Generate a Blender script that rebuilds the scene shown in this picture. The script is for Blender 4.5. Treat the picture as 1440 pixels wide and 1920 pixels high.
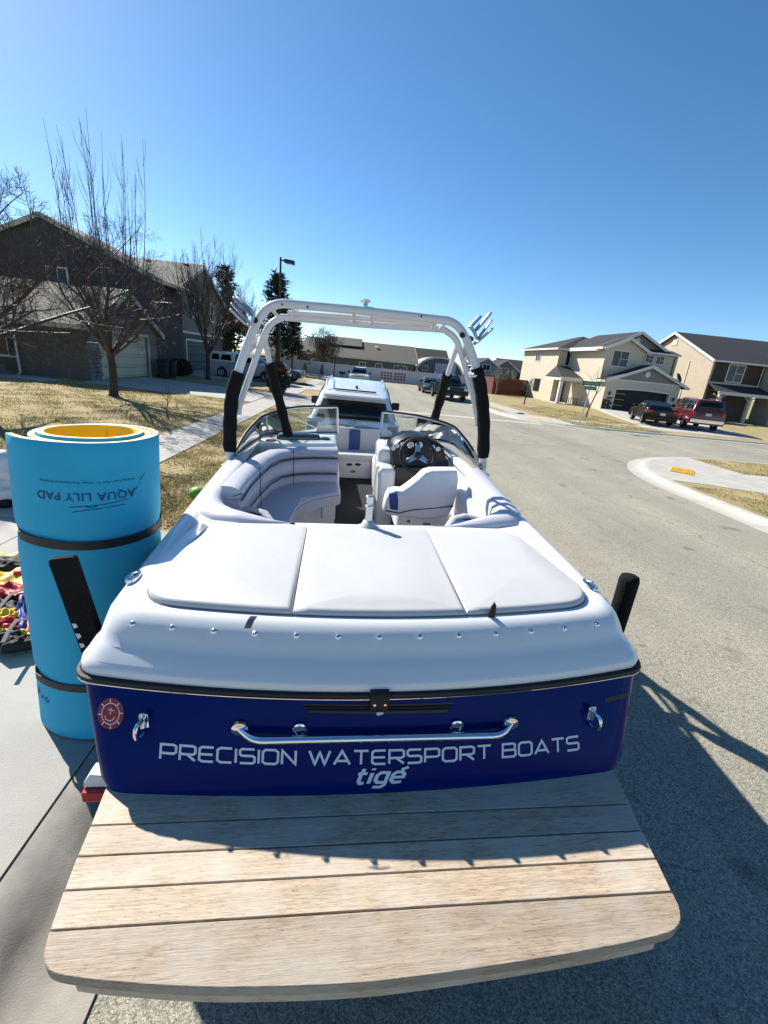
import bpy, bmesh, math, random
import numpy as np
from mathutils import Vector, Matrix
for o in list(bpy.data.objects): bpy.data.objects.remove(o)
S = bpy.context.scene
COL = S.collection
R_ = math.radians
rnd = random.Random(7)
# ------------------------------------------------------------------ camera
FPX, CAMH = 822.0, 2.42
def cam_basis(roll, vp):
    d = np.array([(vp[0]-720)/FPX, (vp[1]-960)/FPX, 1.]); F = d/np.linalg.norm(d)
    h = np.array([1, math.tan(R_(roll)), 0.]); N = np.cross(F, h); N /= np.linalg.norm(N)
    if N[1] > 0: N = -N
    Rt = np.cross(F, N); Rt /= np.linalg.norm(Rt)
    if Rt[0] < 0: Rt = -Rt
    return np.array([Rt, F, N])
MC = cam_basis(5.6, (680., 678.))
CC = np.array([0, 0, CAMH])
cam = bpy.data.cameras.new('camera'); camo = bpy.data.objects.new('camera', cam); COL.objects.link(camo)
cam.sensor_fit = 'HORIZONTAL'; cam.sensor_width = 36; cam.lens = FPX/1440*36
cam.clip_start = .05; cam.clip_end = 3000
cx, cy_, cz = MC@np.array([1, 0, 0]), MC@np.array([0, -1, 0]), MC@np.array([0, 0, -1])
camo.matrix_world = Matrix(((cx[0], cy_[0], cz[0], 0), (cx[1], cy_[1], cz[1], 0), (cx[2], cy_[2], cz[2], CAMH), (0, 0, 0, 1)))
S.camera = camo
S.render.resolution_x, S.render.resolution_y = 768, 1024
# ------------------------------------------------------------------ light
SUN_AZ, SUN_EL = -46.0, 37.0          # degrees from +Y (negative = left), elevation
W = bpy.data.worlds.new('World'); S.world = W; W.use_nodes = True
nt = W.node_tree; nt.nodes.clear()
sky = nt.nodes.new('ShaderNodeTexSky'); sky.sky_type = 'NISHITA'; sky.sun_disc = False
sky.sun_elevation = R_(SUN_EL); sky.sun_rotation = R_(SUN_AZ)
sky.altitude = 1800; sky.air_density = .9; sky.dust_density = .9; sky.ozone_density = 3.0
bg = nt.nodes.new('ShaderNodeBackground'); bg.inputs[1].default_value = .092
wo = nt.nodes.new('ShaderNodeOutputWorld')
hsv = nt.nodes.new('ShaderNodeHueSaturation'); hsv.inputs['Saturation'].default_value = 1.18; hsv.inputs['Hue'].default_value = .4945; nt.links.new(sky.outputs[0], hsv.inputs['Color']); nt.links.new(hsv.outputs[0], bg.inputs[0]); nt.links.new(bg.outputs[0], wo.inputs[0])
sun = bpy.data.lights.new('sun', 'SUN'); sun.energy = 5.0; sun.angle = R_(.53); sun.color = (1, .95, .87)
suno = bpy.data.objects.new('sun', sun); COL.objects.link(suno)
sd = Vector((math.sin(R_(SUN_AZ))*math.cos(R_(SUN_EL)), math.cos(R_(SUN_AZ))*math.cos(R_(SUN_EL)), math.sin(R_(SUN_EL))))
suno.rotation_euler = sd.to_track_quat('Z', 'Y').to_euler()
S.view_settings.view_transform = 'Standard'; S.view_settings.look = 'None'
S.view_settings.exposure = 0.9; S.view_settings.gamma = 1
# ------------------------------------------------------------------ pixel -> place
def ray(u, v):
    w = MC@np.array([(u-720)/FPX, (v-960)/FPX, 1.]); return w/np.linalg.norm(w)
def PZ(u, v, z): r = ray(u, v); return CC+r*((z-CAMH)/r[2])
def PY(u, v, y): r = ray(u, v); return CC+r*(y/r[1])
def PX(u, v, x): r = ray(u, v); return CC+r*(x/r[0])
def gz(x):
    if x > 4.6: return .1
    if x > -.9: return .1*(x+.9)/5.5
    if x > -1.45: return .11*(-.9-x)/.55
    if x > -4.96: return .11+.06*(-1.45-x)/3.51
    if x > -14: return .17+.28*(-4.96-x)/9.04
    return .45
def G(u, v):
    z = 0
    for i in range(40):
        p = PZ(u, v, z); z = .5*z+.5*gz(p[0])
    return p
# boat frame
MO = cam_basis(4.2, (678., 678.)); BTH = R_(3.3); BO = np.array([.1375, 1.4255, 0])
BR = np.array([[math.cos(BTH), -math.sin(BTH), 0], [math.sin(BTH), math.cos(BTH), 0], [0, 0, 1.]])
BQ = MC@MO.T
b_o = BR.T@(CC-BO)
def bray(u, v):
    w = MO@np.array([(u-720)/FPX, (v-960)/FPX, 1.]); return BR.T@w
def BZ(u, v, z): d = bray(u, v); return b_o+d*((z-b_o[2])/d[2])
def BY(u, v, y): d = bray(u, v); return b_o+d*((y-b_o[1])/d[1])
def BX(u, v, x): d = bray(u, v); return b_o+d*((x-b_o[0])/d[0])
brot = BQ@BR; bloc = BQ@(BO-CC)+CC
BOAT_M = Matrix([[*brot[i], bloc[i]] for i in range(3)]+[[0, 0, 0, 1]])
# ------------------------------------------------------------------ materials
MATS = {}
def mat(name, col, rough=.6, metal=0., var=.12, vs=6., bump=0., bs=60., coat=0., col2=None, spec=.5, detail=4., stretch=(1,1,1), isl=0., trans=0., alpha=1., ior=1.45, emit=0.):
    if name in MATS: return MATS[name]
    m = bpy.data.materials.new(name); m.use_nodes = True; MATS[name] = m
    t = m.node_tree; b = t.nodes['Principled BSDF']
    b.inputs['Roughness'].default_value = rough; b.inputs['Metallic'].default_value = metal
    b.inputs['Specular IOR Level'].default_value = spec; b.inputs['Coat Weight'].default_value = coat
    b.inputs['Coat Roughness'].default_value = .05
    b.inputs['Transmission Weight'].default_value = trans; b.inputs['IOR'].default_value = ior
    tc = t.nodes.new('ShaderNodeTexCoord'); mp = t.nodes.new('ShaderNodeMapping'); mp.inputs['Scale'].default_value = stretch
    t.links.new(tc.outputs['Object'], mp.inputs[0])
    c1 = tuple(col)+(1,); c2 = tuple(col2)+(1,) if col2 else tuple(max(0, x*(1-var*2)) for x in col)+(1,)
    n = t.nodes.new('ShaderNodeTexNoise'); n.inputs['Scale'].default_value = vs; n.inputs['Detail'].default_value = detail; n.inputs['Roughness'].default_value = .6
    t.links.new(mp.outputs[0], n.inputs['Vector'])
    r = t.nodes.new('ShaderNodeValToRGB'); r.color_ramp.elements[0].position = .32; r.color_ramp.elements[1].position = .68
    r.color_ramp.elements[0].color = c2; r.color_ramp.elements[1].color = c1
    t.links.new(n.outputs['Fac'], r.inputs[0]); out = r.outputs[0]
    if isl:
        g = t.nodes.new('ShaderNodeNewGeometry'); hs = t.nodes.new('ShaderNodeHueSaturation'); mr = t.nodes.new('ShaderNodeMapRange')
        mr.inputs['To Min'].default_value = 1-isl; mr.inputs['To Max'].default_value = 1+isl
        t.links.new(g.outputs['Random Per Island'], mr.inputs[0]); t.links.new(mr.outputs[0], hs.inputs['Value']); t.links.new(out, hs.inputs['Color']); out = hs.outputs[0]
    t.links.new(out, b.inputs['Base Color'])
    if bump:
        n2 = t.nodes.new('ShaderNodeTexNoise'); n2.inputs['Scale'].default_value = bs; n2.inputs['Detail'].default_value = 5
        t.links.new(mp.outputs[0], n2.inputs['Vector'])
        bp = t.nodes.new('ShaderNodeBump'); bp.inputs['Strength'].default_value = bump; bp.inputs['Distance'].default_value = .01
        t.links.new(n2.outputs['Fac'], bp.inputs['Height']); t.links.new(bp.outputs[0], b.inputs['Normal'])
    if emit:
        b.inputs['Emission Strength'].default_value = emit; b.inputs['Emission Color'].default_value = c1
    return m
def nodes(m): return m.node_tree, m.node_tree.nodes['Principled BSDF']
# ------------------------------------------------------------------ mesh builder
class MB:
    def __init__(s): s.v = []; s.f = []; s.mi = []
    def add(s, vs, fs, mi=0):
        o = len(s.v); s.v += [tuple(map(float, p)) for p in vs]; s.f += [tuple(i+o for i in f) for f in fs]; s.mi += [mi]*len(fs); return s
    def box(s, c, d, M=None, mi=0):
        hx, hy, hz = d[0]/2, d[1]/2, d[2]/2
        vs = [Vector((x, y, z)) for x in (-hx, hx) for y in (-hy, hy) for z in (-hz, hz)]
        if M is not None: vs = [M@q for q in vs]
        c = Vector(tuple(map(float, c)))
        return s.add([q+c for q in vs], [(0, 1, 3, 2), (4, 6, 7, 5), (0, 4, 5, 1), (2, 3, 7, 6), (0, 2, 6, 4), (1, 5, 7, 3)], mi)
    def b2(s, a, b, mi=0):
        return s.box([(a[i]+b[i])/2 for i in range(3)], [abs(b[i]-a[i]) for i in range(3)], None, mi)
    def loft(s, rings, closed=True, c0=False, c1=False, mi=0):
        n = len(rings[0]); vs = [p for r in rings for p in r]; fs = []
        for i in range(len(rings)-1):
            for j in range(n if closed else n-1):
                k = (j+1) % n; fs.append((i*n+j, i*n+k, (i+1)*n+k, (i+1)*n+j))
        if c0: fs.append(tuple(range(n-1, -1, -1)))
        if c1: fs.append(tuple((len(rings)-1)*n+j for j in range(n)))
        return s.add(vs, fs, mi)
    def tube(s, pts, r, n=8, mi=0, closed=False, caps=True, flat=1.):
        pts = [Vector(tuple(map(float, p))) for p in pts]; m = len(pts)
        rs = r if hasattr(r, '__len__') else [r]*m; rings = []; up = None
        for i, p in enumerate(pts):
            if closed: t = pts[(i+1) % m]-pts[i-1]
            else: t = pts[min(i+1, m-1)]-pts[max(i-1, 0)]
            if t.length < 1e-9: t = Vector((0, 0, 1))
            t.normalize()
            if up is None:
                a = Vector((0, 0, 1)) if abs(t.z) < .9 else Vector((1, 0, 0)); up = (a-t*a.dot(t)).normalized()
            else:
                up = up-t*up.dot(t); up.normalize()
            sd = t.cross(up)
            rings.append([p+(up*math.cos(6.2832*k/n)*flat+sd*math.sin(6.2832*k/n))*rs[i] for k in range(n)])
        if closed: rings.append(rings[0])
        return s.loft(rings, True, caps and not closed, caps and not closed, mi)
    def cyl(s, a, b, r, r2=None, n=16, mi=0): return s.tube([a, b], [r, r if r2 is None else r2], n, mi)
    def lathe(s, prof, c=(0, 0, 0), n=20, mi=0, M=None, c0=True, c1=True):
        rings = []
        for (r, z) in prof:
            ring = [Vector((r*math.cos(6.2832*k/n), r*math.sin(6.2832*k/n), z)) for k in range(n)]
            if M is not None: ring = [M@q for q in ring]
            rings.append([q+Vector(tuple(map(float, c))) for q in ring])
        return s.loft(rings, True, c0, c1, mi)
    def prism(s, poly, dirv, mi=0):
        n = len(poly); d = Vector(tuple(map(float, dirv))); a = [Vector(tuple(map(float, p))) for p in poly]
        return s.add(a+[p+d for p in a], [tuple(range(n-1, -1, -1)), tuple(range(n, 2*n))]+[(i, (i+1) % n, n+(i+1) % n, n+i) for i in range(n)], mi)
    def quad(s, a, b, c, d, mi=0): return s.add([a, b, c, d], [(0, 1, 2, 3)], mi)
    def build(s, name, mats, parent=None, smooth=35., bevel=0., seg=2, kind=None, label=None):
        me = bpy.data.meshes.new(name); me.from_pydata(s.v, [], s.f)
        mats = mats if isinstance(mats, (list, tuple)) else [mats]
        for m in mats: me.materials.append(m)
        if len(mats) > 1: me.polygons.foreach_set('material_index', s.mi)
        bm = bmesh.new(); bm.from_mesh(me); bmesh.ops.recalc_face_normals(bm, faces=bm.faces); bm.to_mesh(me); bm.free()
        if smooth:
            me.polygons.foreach_set('use_smooth', [True]*len(me.polygons)); me.set_sharp_from_angle(angle=R_(smooth))
        o = bpy.data.objects.new(name, me); COL.objects.link(o)
        if parent is not None: o.parent = parent
        if bevel:
            b = o.modifiers.new('bevel', 'BEVEL'); b.width = bevel; b.segments = seg; b.limit_method = 'ANGLE'; b.angle_limit = R_(40)
        if kind: o['kind'] = kind
        if label: o['label'] = label
        return o
def tag(o, label, cat, group=None, kind=None):
    o['label'] = label; o['category'] = cat
    if group: o['group'] = group
    if kind: o['kind'] = kind
    return o
def thing(name, label, cat, loc=(0, 0, 0), rz=0, group=None):
    o = bpy.data.objects.new(name, None); COL.objects.link(o); o.empty_display_size = .2
    o.location = tuple(map(float, loc)); o.rotation_euler = (0, 0, rz)
    return tag(o, label, cat, group)
def struct(o): o['kind'] = 'structure'; return o
def copy_tree(o, parent=None):
    c = o.copy(); COL.objects.link(c); c.parent = parent
    for ch in list(o.children): copy_tree(ch, c)
    return c
def inst(src, name, parent, loc, rz=0, sc=(1, 1, 1)):
    c = bpy.data.objects.new(name, src.data); COL.objects.link(c); c.parent = parent
    c.location = tuple(map(float, loc)); c.rotation_euler = (0, 0, rz); c.scale = sc
    return c
def bez(p0, p1, p2, n):
    p0, p1, p2 = map(lambda p: np.array(p, float), (p0, p1, p2))
    return [(1-t)**2*p0+2*t*(1-t)*p1+t*t*p2 for t in np.linspace(0, 1, n)]
def fillet(pts, r, n=6):
    """round the inner corners of a polyline"""
    pts = [np.array(p, float) for p in pts]; out = [pts[0]]
    for i in range(1, len(pts)-1):
        a, b, c = pts[i-1], pts[i], pts[i+1]; la, lc = np.linalg.norm(a-b), np.linalg.norm(c-b)
        q = min(r, la*.49, lc*.49)
        out += bez(b+(a-b)/la*q, b, b+(c-b)/lc*q, n)
    return out+[pts[-1]]
def inset(poly, d):
    """shrink a closed 2D polygon (counter-clockwise) by d"""
    P = [np.array(p[:2], float) for p in poly]; n = len(P); out = []
    for i in range(n):
        a, b, c = P[i-1], P[i], P[(i+1) % n]
        t1 = b-a; t2 = c-b; t1 = t1/(np.linalg.norm(t1)+1e-9); t2 = t2/(np.linalg.norm(t2)+1e-9)
        n1 = np.array([-t1[1], t1[0]]); n2 = np.array([-t2[1], t2[0]]); m = n1+n2; k = max(.35, m.dot(m)/2)
        out.append(b+m/k*d/1.0*.999 if k > 1e-6 else b+n1*d)
    return out
def rpoly(pts, r, n=5):
    """closed polygon with rounded corners"""
    P = [np.array(p, float) for p in pts]; out = []; N = len(P)
    for i in range(N):
        a, b, c = P[i-1], P[i], P[(i+1) % N]; la, lc = np.linalg.norm(a-b), np.linalg.norm(c-b)
        rr = r[i] if hasattr(r, '__len__') else r
        if rr < 2e-3: out.append(b); continue
        q = min(rr, la*.48, lc*.48)
        out += bez(b+(a-b)/la*q, b, b+(c-b)/lc*q, n)
    return out
def cushion(mb, poly, h, fr, r=.03, crown=0., mi=0, k=4):
    """padded slab: poly (2D, ccw), height h, fr(x,y,t)->3D; rounded top edge and crowned top"""
    rings = [[fr(p[0], p[1], 0) for p in poly]]
    for i in range(k+1):
        a = math.pi/2*i/k; ins = inset(poly, r*(1-math.cos(a))); rings.append([fr(p[0], p[1], h-r+r*math.sin(a)) for p in ins])
    c = np.mean([np.array(p[:2]) for p in poly], axis=0)
    last = inset(poly, r)
    for s in (.75, .45, .15):
        rings.append([fr(c[0]+(p[0]-c[0])*s, c[1]+(p[1]-c[1])*s, h+crown*(1-s*s)) for p in last])
    return mb.loft(rings, True, True, True, mi)
# ------------------------------------------------------------------ ground materials
def asphalt_mat():
    m = mat('asphalt', (.325, .302, .232), .9, 0, vs=.55, col2=(.268, .25, .197), bump=.4, bs=95, detail=6)
    t, b = nodes(m); L = t.links
    tc = t.nodes.new('ShaderNodeTexCoord')
    src = b.inputs['Base Color'].links[0].from_socket
    def noise(s, d=3):
        n = t.nodes.new('ShaderNodeTexNoise'); n.inputs['Scale'].default_value = s; n.inputs['Detail'].default_value = d; L.new(tc.outputs['Object'], n.inputs['Vector']); return n
    def ramp(sock, a, ca, bb, cb):
        r = t.nodes.new('ShaderNodeValToRGB'); e = r.color_ramp.elements; e[0].position = a; e[1].position = bb; e[0].color = (ca,)*3+(1,); e[1].color = (cb,)*3+(1,); L.new(sock, r.inputs[0]); return r.outputs[0]
    def mul(a, c, f=1.):
        x = t.nodes.new('ShaderNodeMix'); x.data_type = 'RGBA'; x.blend_type = 'MULTIPLY'; x.inputs[0].default_value = f; L.new(a, x.inputs[6]); L.new(c, x.inputs[7]); return x.outputs[2]
    v = t.nodes.new('ShaderNodeTexVoronoi'); v.inputs['Scale'].default_value = 120; L.new(tc.outputs['Object'], v.inputs['Vector'])
    sp = t.nodes.new('ShaderNodeSeparateColor'); L.new(v.outputs['Color'], sp.inputs[0])
    o = mul(src, ramp(sp.outputs[0], .05, .62, .95, 1.36))
    o = mul(o, ramp(noise(190, 2).outputs['Fac'], .38, .62, .62, 1.25))
    mpv = t.nodes.new('ShaderNodeMapping'); mpv.inputs['Scale'].default_value = (1.1, .10, 1); L.new(tc.outputs['Object'], mpv.inputs[0])
    nv = t.nodes.new('ShaderNodeTexNoise'); nv.inputs['Scale'].default_value = .8; nv.inputs['Detail'].default_value = 6; L.new(mpv.outputs[0], nv.inputs['Vector'])
    o = mul(o, ramp(nv.outputs['Fac'], .3, .84, .7, 1.12))
    o = mul(o, ramp(noise(6.5, 4).outputs['Fac'], .24, .62, .33, 1.))
    # old oil spots
    o = mul(o, ramp(noise(1.7, 3).outputs['Fac'], .27, .55, .36, 1.))
    # hairline cracks, broken up by a mask
    nd = noise(.9, 3); va = t.nodes.new('ShaderNodeVectorMath'); va.operation = 'ADD'; L.new(tc.outputs['Object'], va.inputs[0]); L.new(nd.outputs['Color'], va.inputs[1])
    vc = t.nodes.new('ShaderNodeTexVoronoi'); vc.feature = 'DISTANCE_TO_EDGE'; vc.inputs['Scale'].default_value = .33; L.new(va.outputs[0], vc.inputs['Vector'])
    ck = ramp(vc.outputs['Distance'], .001, .6, .0045, 1.); mk = ramp(noise(.6, 2).outputs['Fac'], .5, 0, .56, 1.)
    x = t.nodes.new('ShaderNodeMix'); x.data_type = 'RGBA'; x.blend_type = 'MULTIPLY'; L.new(mk, x.inputs[0]); L.new(o, x.inputs[6]); L.new(ck, x.inputs[7])
    L.new(x.outputs[2], b.inputs['Base Color'])
    return m
ASPH = asphalt_mat()
CONC = mat('concrete', (.41, .39, .35), .85, vs=1.3, col2=(.33, .315, .285), bump=.35, bs=160, detail=8)
CONCW = mat('concrete_worn', (.39, .365, .32), .9, vs=5, col2=(.26, .24, .21), bump=.22, bs=160, detail=10)
CONCG = mat('concrete_pale', (.46, .435, .38), .85, vs=2.2, col2=(.36, .34, .30), bump=.35, bs=140, detail=8)
LAWN = mat('dormant_lawn', (.37, .29, .135), .95, vs=1.6, col2=(.225, .185, .08), bump=1., bs=45, detail=10)
BLADE = mat('grass_blade', (.50, .40, .20), .8, vs=1.1, col2=(.27, .25, .10), isl=.4)
t_, b_ = nodes(BLADE); tr_ = t_.nodes.new('ShaderNodeBsdfTranslucent'); mx_ = t_.nodes.new('ShaderNodeMixShader'); mx_.inputs[0].default_value = .5
t_.links.new(b_.inputs['Base Color'].links[0].from_socket, tr_.inputs[0]); t_.links.new(b_.outputs[0], mx_.inputs[1]); t_.links.new(tr_.outputs[0], mx_.inputs[2]); t_.links.new(mx_.outputs[0], t_.nodes['Material Output'].inputs[0])
DIRT = mat('dirt', (.13, .105, .075), .95, vs=3, bump=.8, bs=30)
t_, b_ = nodes(CONCW); L_ = t_.links; tc_ = t_.nodes.new('ShaderNodeTexCoord'); sx_ = t_.nodes.new('ShaderNodeSeparateXYZ'); L_.new(tc_.outputs['Object'], sx_.inputs[0])
nz_ = t_.nodes.new('ShaderNodeTexNoise'); nz_.inputs['Scale'].default_value = 3; nz_.inputs['Detail'].default_value = 8; L_.new(tc_.outputs['Object'], nz_.inputs['Vector'])
ma_ = t_.nodes.new('ShaderNodeMath'); ma_.operation = 'MULTIPLY_ADD'; ma_.inputs[1].default_value = .3; L_.new(nz_.outputs['Fac'], ma_.inputs[0]); L_.new(sx_.outputs[0], ma_.inputs[2])
rp_ = t_.nodes.new('ShaderNodeValToRGB'); e_ = rp_.color_ramp.elements; mr_ = t_.nodes.new('ShaderNodeMapRange'); mr_.inputs['From Min'].default_value = -1.42; mr_.inputs['From Max'].default_value = -.7; L_.new(ma_.outputs[0], mr_.inputs[0]); L_.new(mr_.outputs[0], rp_.inputs[0])
e_[0].position = .28; e_[0].color = (1, 1, 1, 1); e_[1].position = .95; e_[1].color = (1, .97, .92, 1)
for p_, c_ in ((.42, (.86, .84, .80, 1)), (.50, (.58, .56, .53, 1)), (.60, (.84, .82, .78, 1)), (.74, (1, .97, .93, 1))): q_ = e_.new(p_); q_.color = c_
x_ = t_.nodes.new('ShaderNodeMix'); x_.data_type = 'RGBA'; x_.blend_type = 'MULTIPLY'; x_.inputs[0].default_value = 1; L_.new(b_.inputs['Base Color'].links[0].from_socket, x_.inputs[6]); L_.new(rp_.outputs[0], x_.inputs[7]); L_.new(x_.outputs[2], b_.inputs['Base Color'])
# ------------------------------------------------------------------ terrain and road
def strip_mesh(name, xs, ys, zf, m, parent=None):
    mb = MB(); vs = [(x, y, zf(x, y)) for y in ys for x in xs]; n = len(xs)
    fs = [(j*n+i, j*n+i+1, (j+1)*n+i+1, (j+1)*n+i) for j in range(len(ys)-1) for i in range(n-1)]
    mb.add(vs, fs); return mb.build(name, m, parent)
struct(strip_mesh('ground', [-900, -200, 200, 900], [-60, 150, 500, 1500], lambda x, y: -.25, LAWN))
struct(strip_mesh('road', [-1.0, -.6, 0, 1, 2, 3, 4, 4.6, 8, 20, 70], [-9, 0, 10, 20, 30, 45, 66], lambda x, y: gz(max(x, -.9))-(.0 if x > -.9 else .01), ASPH))
# gutter along the left, cast in segments
gut = struct(bpy.data.objects.new('gutter', None)); COL.objects.link(gut)
prof = [(-.855, .006), (-1.0, .0), (-1.1, .004), (-1.17, .018), (-1.23, .045), (-1.29, .08), (-1.35, .102), (-1.42, .11)]
def gutter_seg(L):
    mb = MB(); r0 = [(x, .006, z) for x, z in prof]+[(-1.42, .006, -.1), (-.855, .006, -.1)]
    mb.loft([r0, [(x, L-.006, z) for x, _, z in r0]], True, True, True); return mb
s0 = gutter_seg(3.0).build('gutter_segment', CONCW, gut, bevel=.006); s0.location = (0, -9 + .1, 0)
for k in range(1, 25): inst(s0, 'gutter_segment', gut, (0, -8.9+3*k, 0))
# home driveway: slabs left of the gutter for y < 5.35
dw = struct(bpy.data.objects.new('home_driveway', None)); COL.objects.link(dw)
def slab(parent, x0, x1, y0, y1, m, zf=None, t=.12, gap=.006, up=.012, name='slab', nx=4, ny=4):
    zf = zf or (lambda x, y: gz(x)); mb = MB(); x0 += gap; x1 -= gap; y0 += gap; y1 -= gap
    xs = [x0+(x1-x0)*i/nx for i in range(nx+1)]; ys = [y0+(y1-y0)*i/ny for i in range(ny+1)]
    top = [(x, y, zf(x, y)+up) for y in ys for x in xs]; n = nx+1
    mb.add(top, [(j*n+i, j*n+i+1, (j+1)*n+i+1, (j+1)*n+i) for j in range(ny) for i in range(nx)])
    P = [(x, ys[0]) for x in xs]+[(xs[-1], y) for y in ys[1:]]+[(x, ys[-1]) for x in xs[::-1][1:]]+[(xs[0], y) for y in ys[::-1][1:-1]]
    mb.loft([[(x, y, zf(x, y)+up) for x, y in P], [(x, y, zf(x, y)+up-t) for x, y in P]])
    bm_o = mb.build(name, m, parent, smooth=30); return bm_o
for (a, b) in ((-3.8, -1.424), (-4.98, -3.8), (-8.2, -4.98), (-12, -8.2)):
    for (c, d) in ((-9, -3.9), (-3.9, .6), (.6, 5.35)):
        slab(dw, a, b, c, d, CONC)
# left verge and lawn with a gentle uneven surface
def bumpy(x, y): return .012*math.sin(x*2.3+1.7*math.sin(y*.9))+.012*math.sin(y*1.9+x)+.008*math.sin(x*5.1-y*4.3)
vx = [-1.42, -1.6, -2, -2.5, -3, -3.4, -3.86]; ly = [5.36+i*.5 for i in range(120)]
struct(strip_mesh('verge', vx, ly, lambda x, y: gz(x)-.008+(bumpy(x, y) if -3.8 < x < -1.5 else 0), LAWN))
lx = [-4.95-i*.55 for i in range(22)]+[-18, -22, -30, -60]
struct(strip_mesh('front_lawn', lx, [5.36+i*.6 for i in range(100)]+[66], lambda x, y: gz(x)-.006+(bumpy(x, y)*1.5 if x < -5 else 0), LAWN))
struct(strip_mesh('home_lawn', [-60, -12.2], [-9, 5.36], lambda x, y: gz(x)-.01, LAWN))
sw = struct(bpy.data.objects.new('pavement', None)); COL.objects.link(sw)
for k in range(40): slab(sw, -4.96, -3.85, 5.37+1.45*k, 5.37+1.45*(k+1), CONC, nx=1, ny=1)
# neighbours' driveways on the left
nd1 = struct(bpy.data.objects.new('neighbour_driveway', None)); COL.objects.link(nd1)
for (a, b) in ((-3.84, -1.43),): slab(nd1, a, b, 20.9, 27.0, CONC, up=.016)
for (a, b) in ((-8.7, -4.97), (-12.45, -8.7)):
    for (c, d) in ((21.0, 24), (24, 27)): slab(nd1, a, b, c, d, CONC, up=.03)
nd2 = struct(bpy.data.objects.new('far_driveway', None)); COL.objects.link(nd2)
slab(nd2, -3.84, -1.43, 33, 39.5, CONC, up=.016); slab(nd2, -9, -4.97, 33, 39.5, CONC, up=.03); slab(nd2, -13.6, -9, 33, 39.5, CONC, up=.03)
nw = struct(bpy.data.objects.new('house_walk', None)); COL.objects.link(nw)
for k in range(7): slab(nw, -13.0-.95*(k+1), -13.0-.95*k, 20.0, 20.95, CONC, up=.02, nx=1, ny=1)
# ------------------------------------------------------------------ right: corner with kerb, walk and tactile pad
def corner_line(d, cx0, cy0, r, x_end, y0, n=14, flip=False):
    """kerb line at inset d: up the main road, round the corner, off to the right"""
    pts = [(cx0-r+d, y0)]+[(cx0-(r-d)*math.cos(a), cy0+(r-d)*math.sin(a)) for a in np.linspace(0, math.pi/2, n)]+[(x_end, cy0+r-d)]
    return pts
def kerb_segments(parent, fn, m, z0=.1, zt=.205, seglen=1.55):
    prof = [(0, z0+.006), (.30, z0+.002), (.36, z0+.03), (.40, zt-.02), (.44, zt), (.58, zt+.002)]
    lines = []
    for d, z in prof:
        P = [np.array(p) for p in fn(d)]; lines.append((P, z))
    # resample every line by the same parameter (fraction along the outer line)
    def resample(P, ts):
        seg = np.r_[0, np.cumsum([np.linalg.norm(P[i+1]-P[i]) for i in range(len(P)-1)])]
        return seg[-1], seg
    P0 = lines[0][0]; _, s0_ = resample(P0, None); tot = s0_[-1]; n = int(tot/seglen)
    def at(P, idxf):
        i = min(int(idxf), len(P)-2); f = idxf-i; return P[i]*(1-f)+P[i+1]*f
    def idx_of(s):
        i = int(np.searchsorted(s0_, s, 'right')-1); i = max(0, min(i, len(P0)-2)); return i+(s-s0_[i])/(s0_[i+1]-s0_[i])
    for k in range(n):
        rings = []
        for s in np.linspace(k*tot/n+.005, (k+1)*tot/n-.005, 4):
            fi = idx_of(s); ring = [(*at(P, fi), z) for P, z in lines]; a, b = ring[-1], ring[0]
            rings.append(ring+[(a[0], a[1], z0-.05), (b[0], b[1], z0-.05)])
        mb = MB(); mb.loft(rings, True, True, True); mb.build('kerb_segment', m, parent, smooth=30)
fnA = lambda d: corner_line(d, 13.4, 10.3, 5.67, 30, -8)
kA = struct(bpy.data.objects.new('corner_kerb', None)); COL.objects.link(kA); kerb_segments(kA, fnA, CONCG)
def flat_poly(name, poly, z, m, t=.15, parent=None):
    mb = MB(); mb.prism([(x, y, z-t) for x, y in poly], (0, 0, t)); return mb.build(name, m, parent)
inA = corner_line(.575, 13.4, 10.3, 5.67, 30, -8)
cw = struct(bpy.data.objects.new('corner_pavement', None)); COL.objects.link(cw)
# concrete corner apron, main-road walk and side-road walk as separate slabs
ap = [p for p in inA if p[1] > 10.1 and p[0] < 12.1]; ap = ap+[(12.05, 15.3), (12.05, 12.75), (11.8, 11.2), (11.8, 10.35), (10.35, 10.2), (9.4, 10.7), (8.45, 10.95)]
ap = [p for i, p in enumerate(ap) if i == 0 or abs(p[0]-ap[i-1][0])+abs(p[1]-ap[i-1][1]) > .02]
flat_poly('slab', ap, .206, CONCG, parent=cw)
for k in range(10): slab(cw, 10.36, 11.8, 8.9-1.45*k, 10.34-1.45*k, CONCG, zf=lambda x, y: .19, nx=1, ny=1, up=.014)
for k in range(10): slab(cw, 12.07+1.45*k, 13.5+1.45*k, 11.25, 12.75, CONCG, zf=lambda x, y: .19, nx=1, ny=1, up=.014)
vg2_ = [p for p in inA if p[1] < 10.9]; vg2_ = vg2_+[(8.43, 10.92), (9.4, 10.68), (10.33, 10.18), (10.33, -8)]
struct(flat_poly('corner_verge', vg2_, .2, LAWN))
v1 = [p for p in inA if p[0] > 12.1]; v1 = [(12.07, 12.77), (12.07, 15.3)]+v1+[(30, 12.77)]
struct(flat_poly('side_verge', v1, .2, LAWN))
struct(flat_poly('corner_lawn', [(11.82, -8), (11.82, 11.2), (40, 11.2), (40, -8)], .196, LAWN))
TACT = mat('tactile_yellow', (.82, .52, .05), .7, var=.15, vs=9)
tp = MB(); tang = R_(51); Mt = Matrix.Rotation(tang, 3, 'Z')
tc0 = Vector((9.76, 12.40, .208)); tp.box(tc0+Vector((0, 0, .004)), (.94, .62, .012), Mt)
tpo = tag(tp.build('tactile_pad', TACT), 'yellow ribbed tactile pad set in the concrete at the rounded kerb corner', 'tactile pad')
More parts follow.
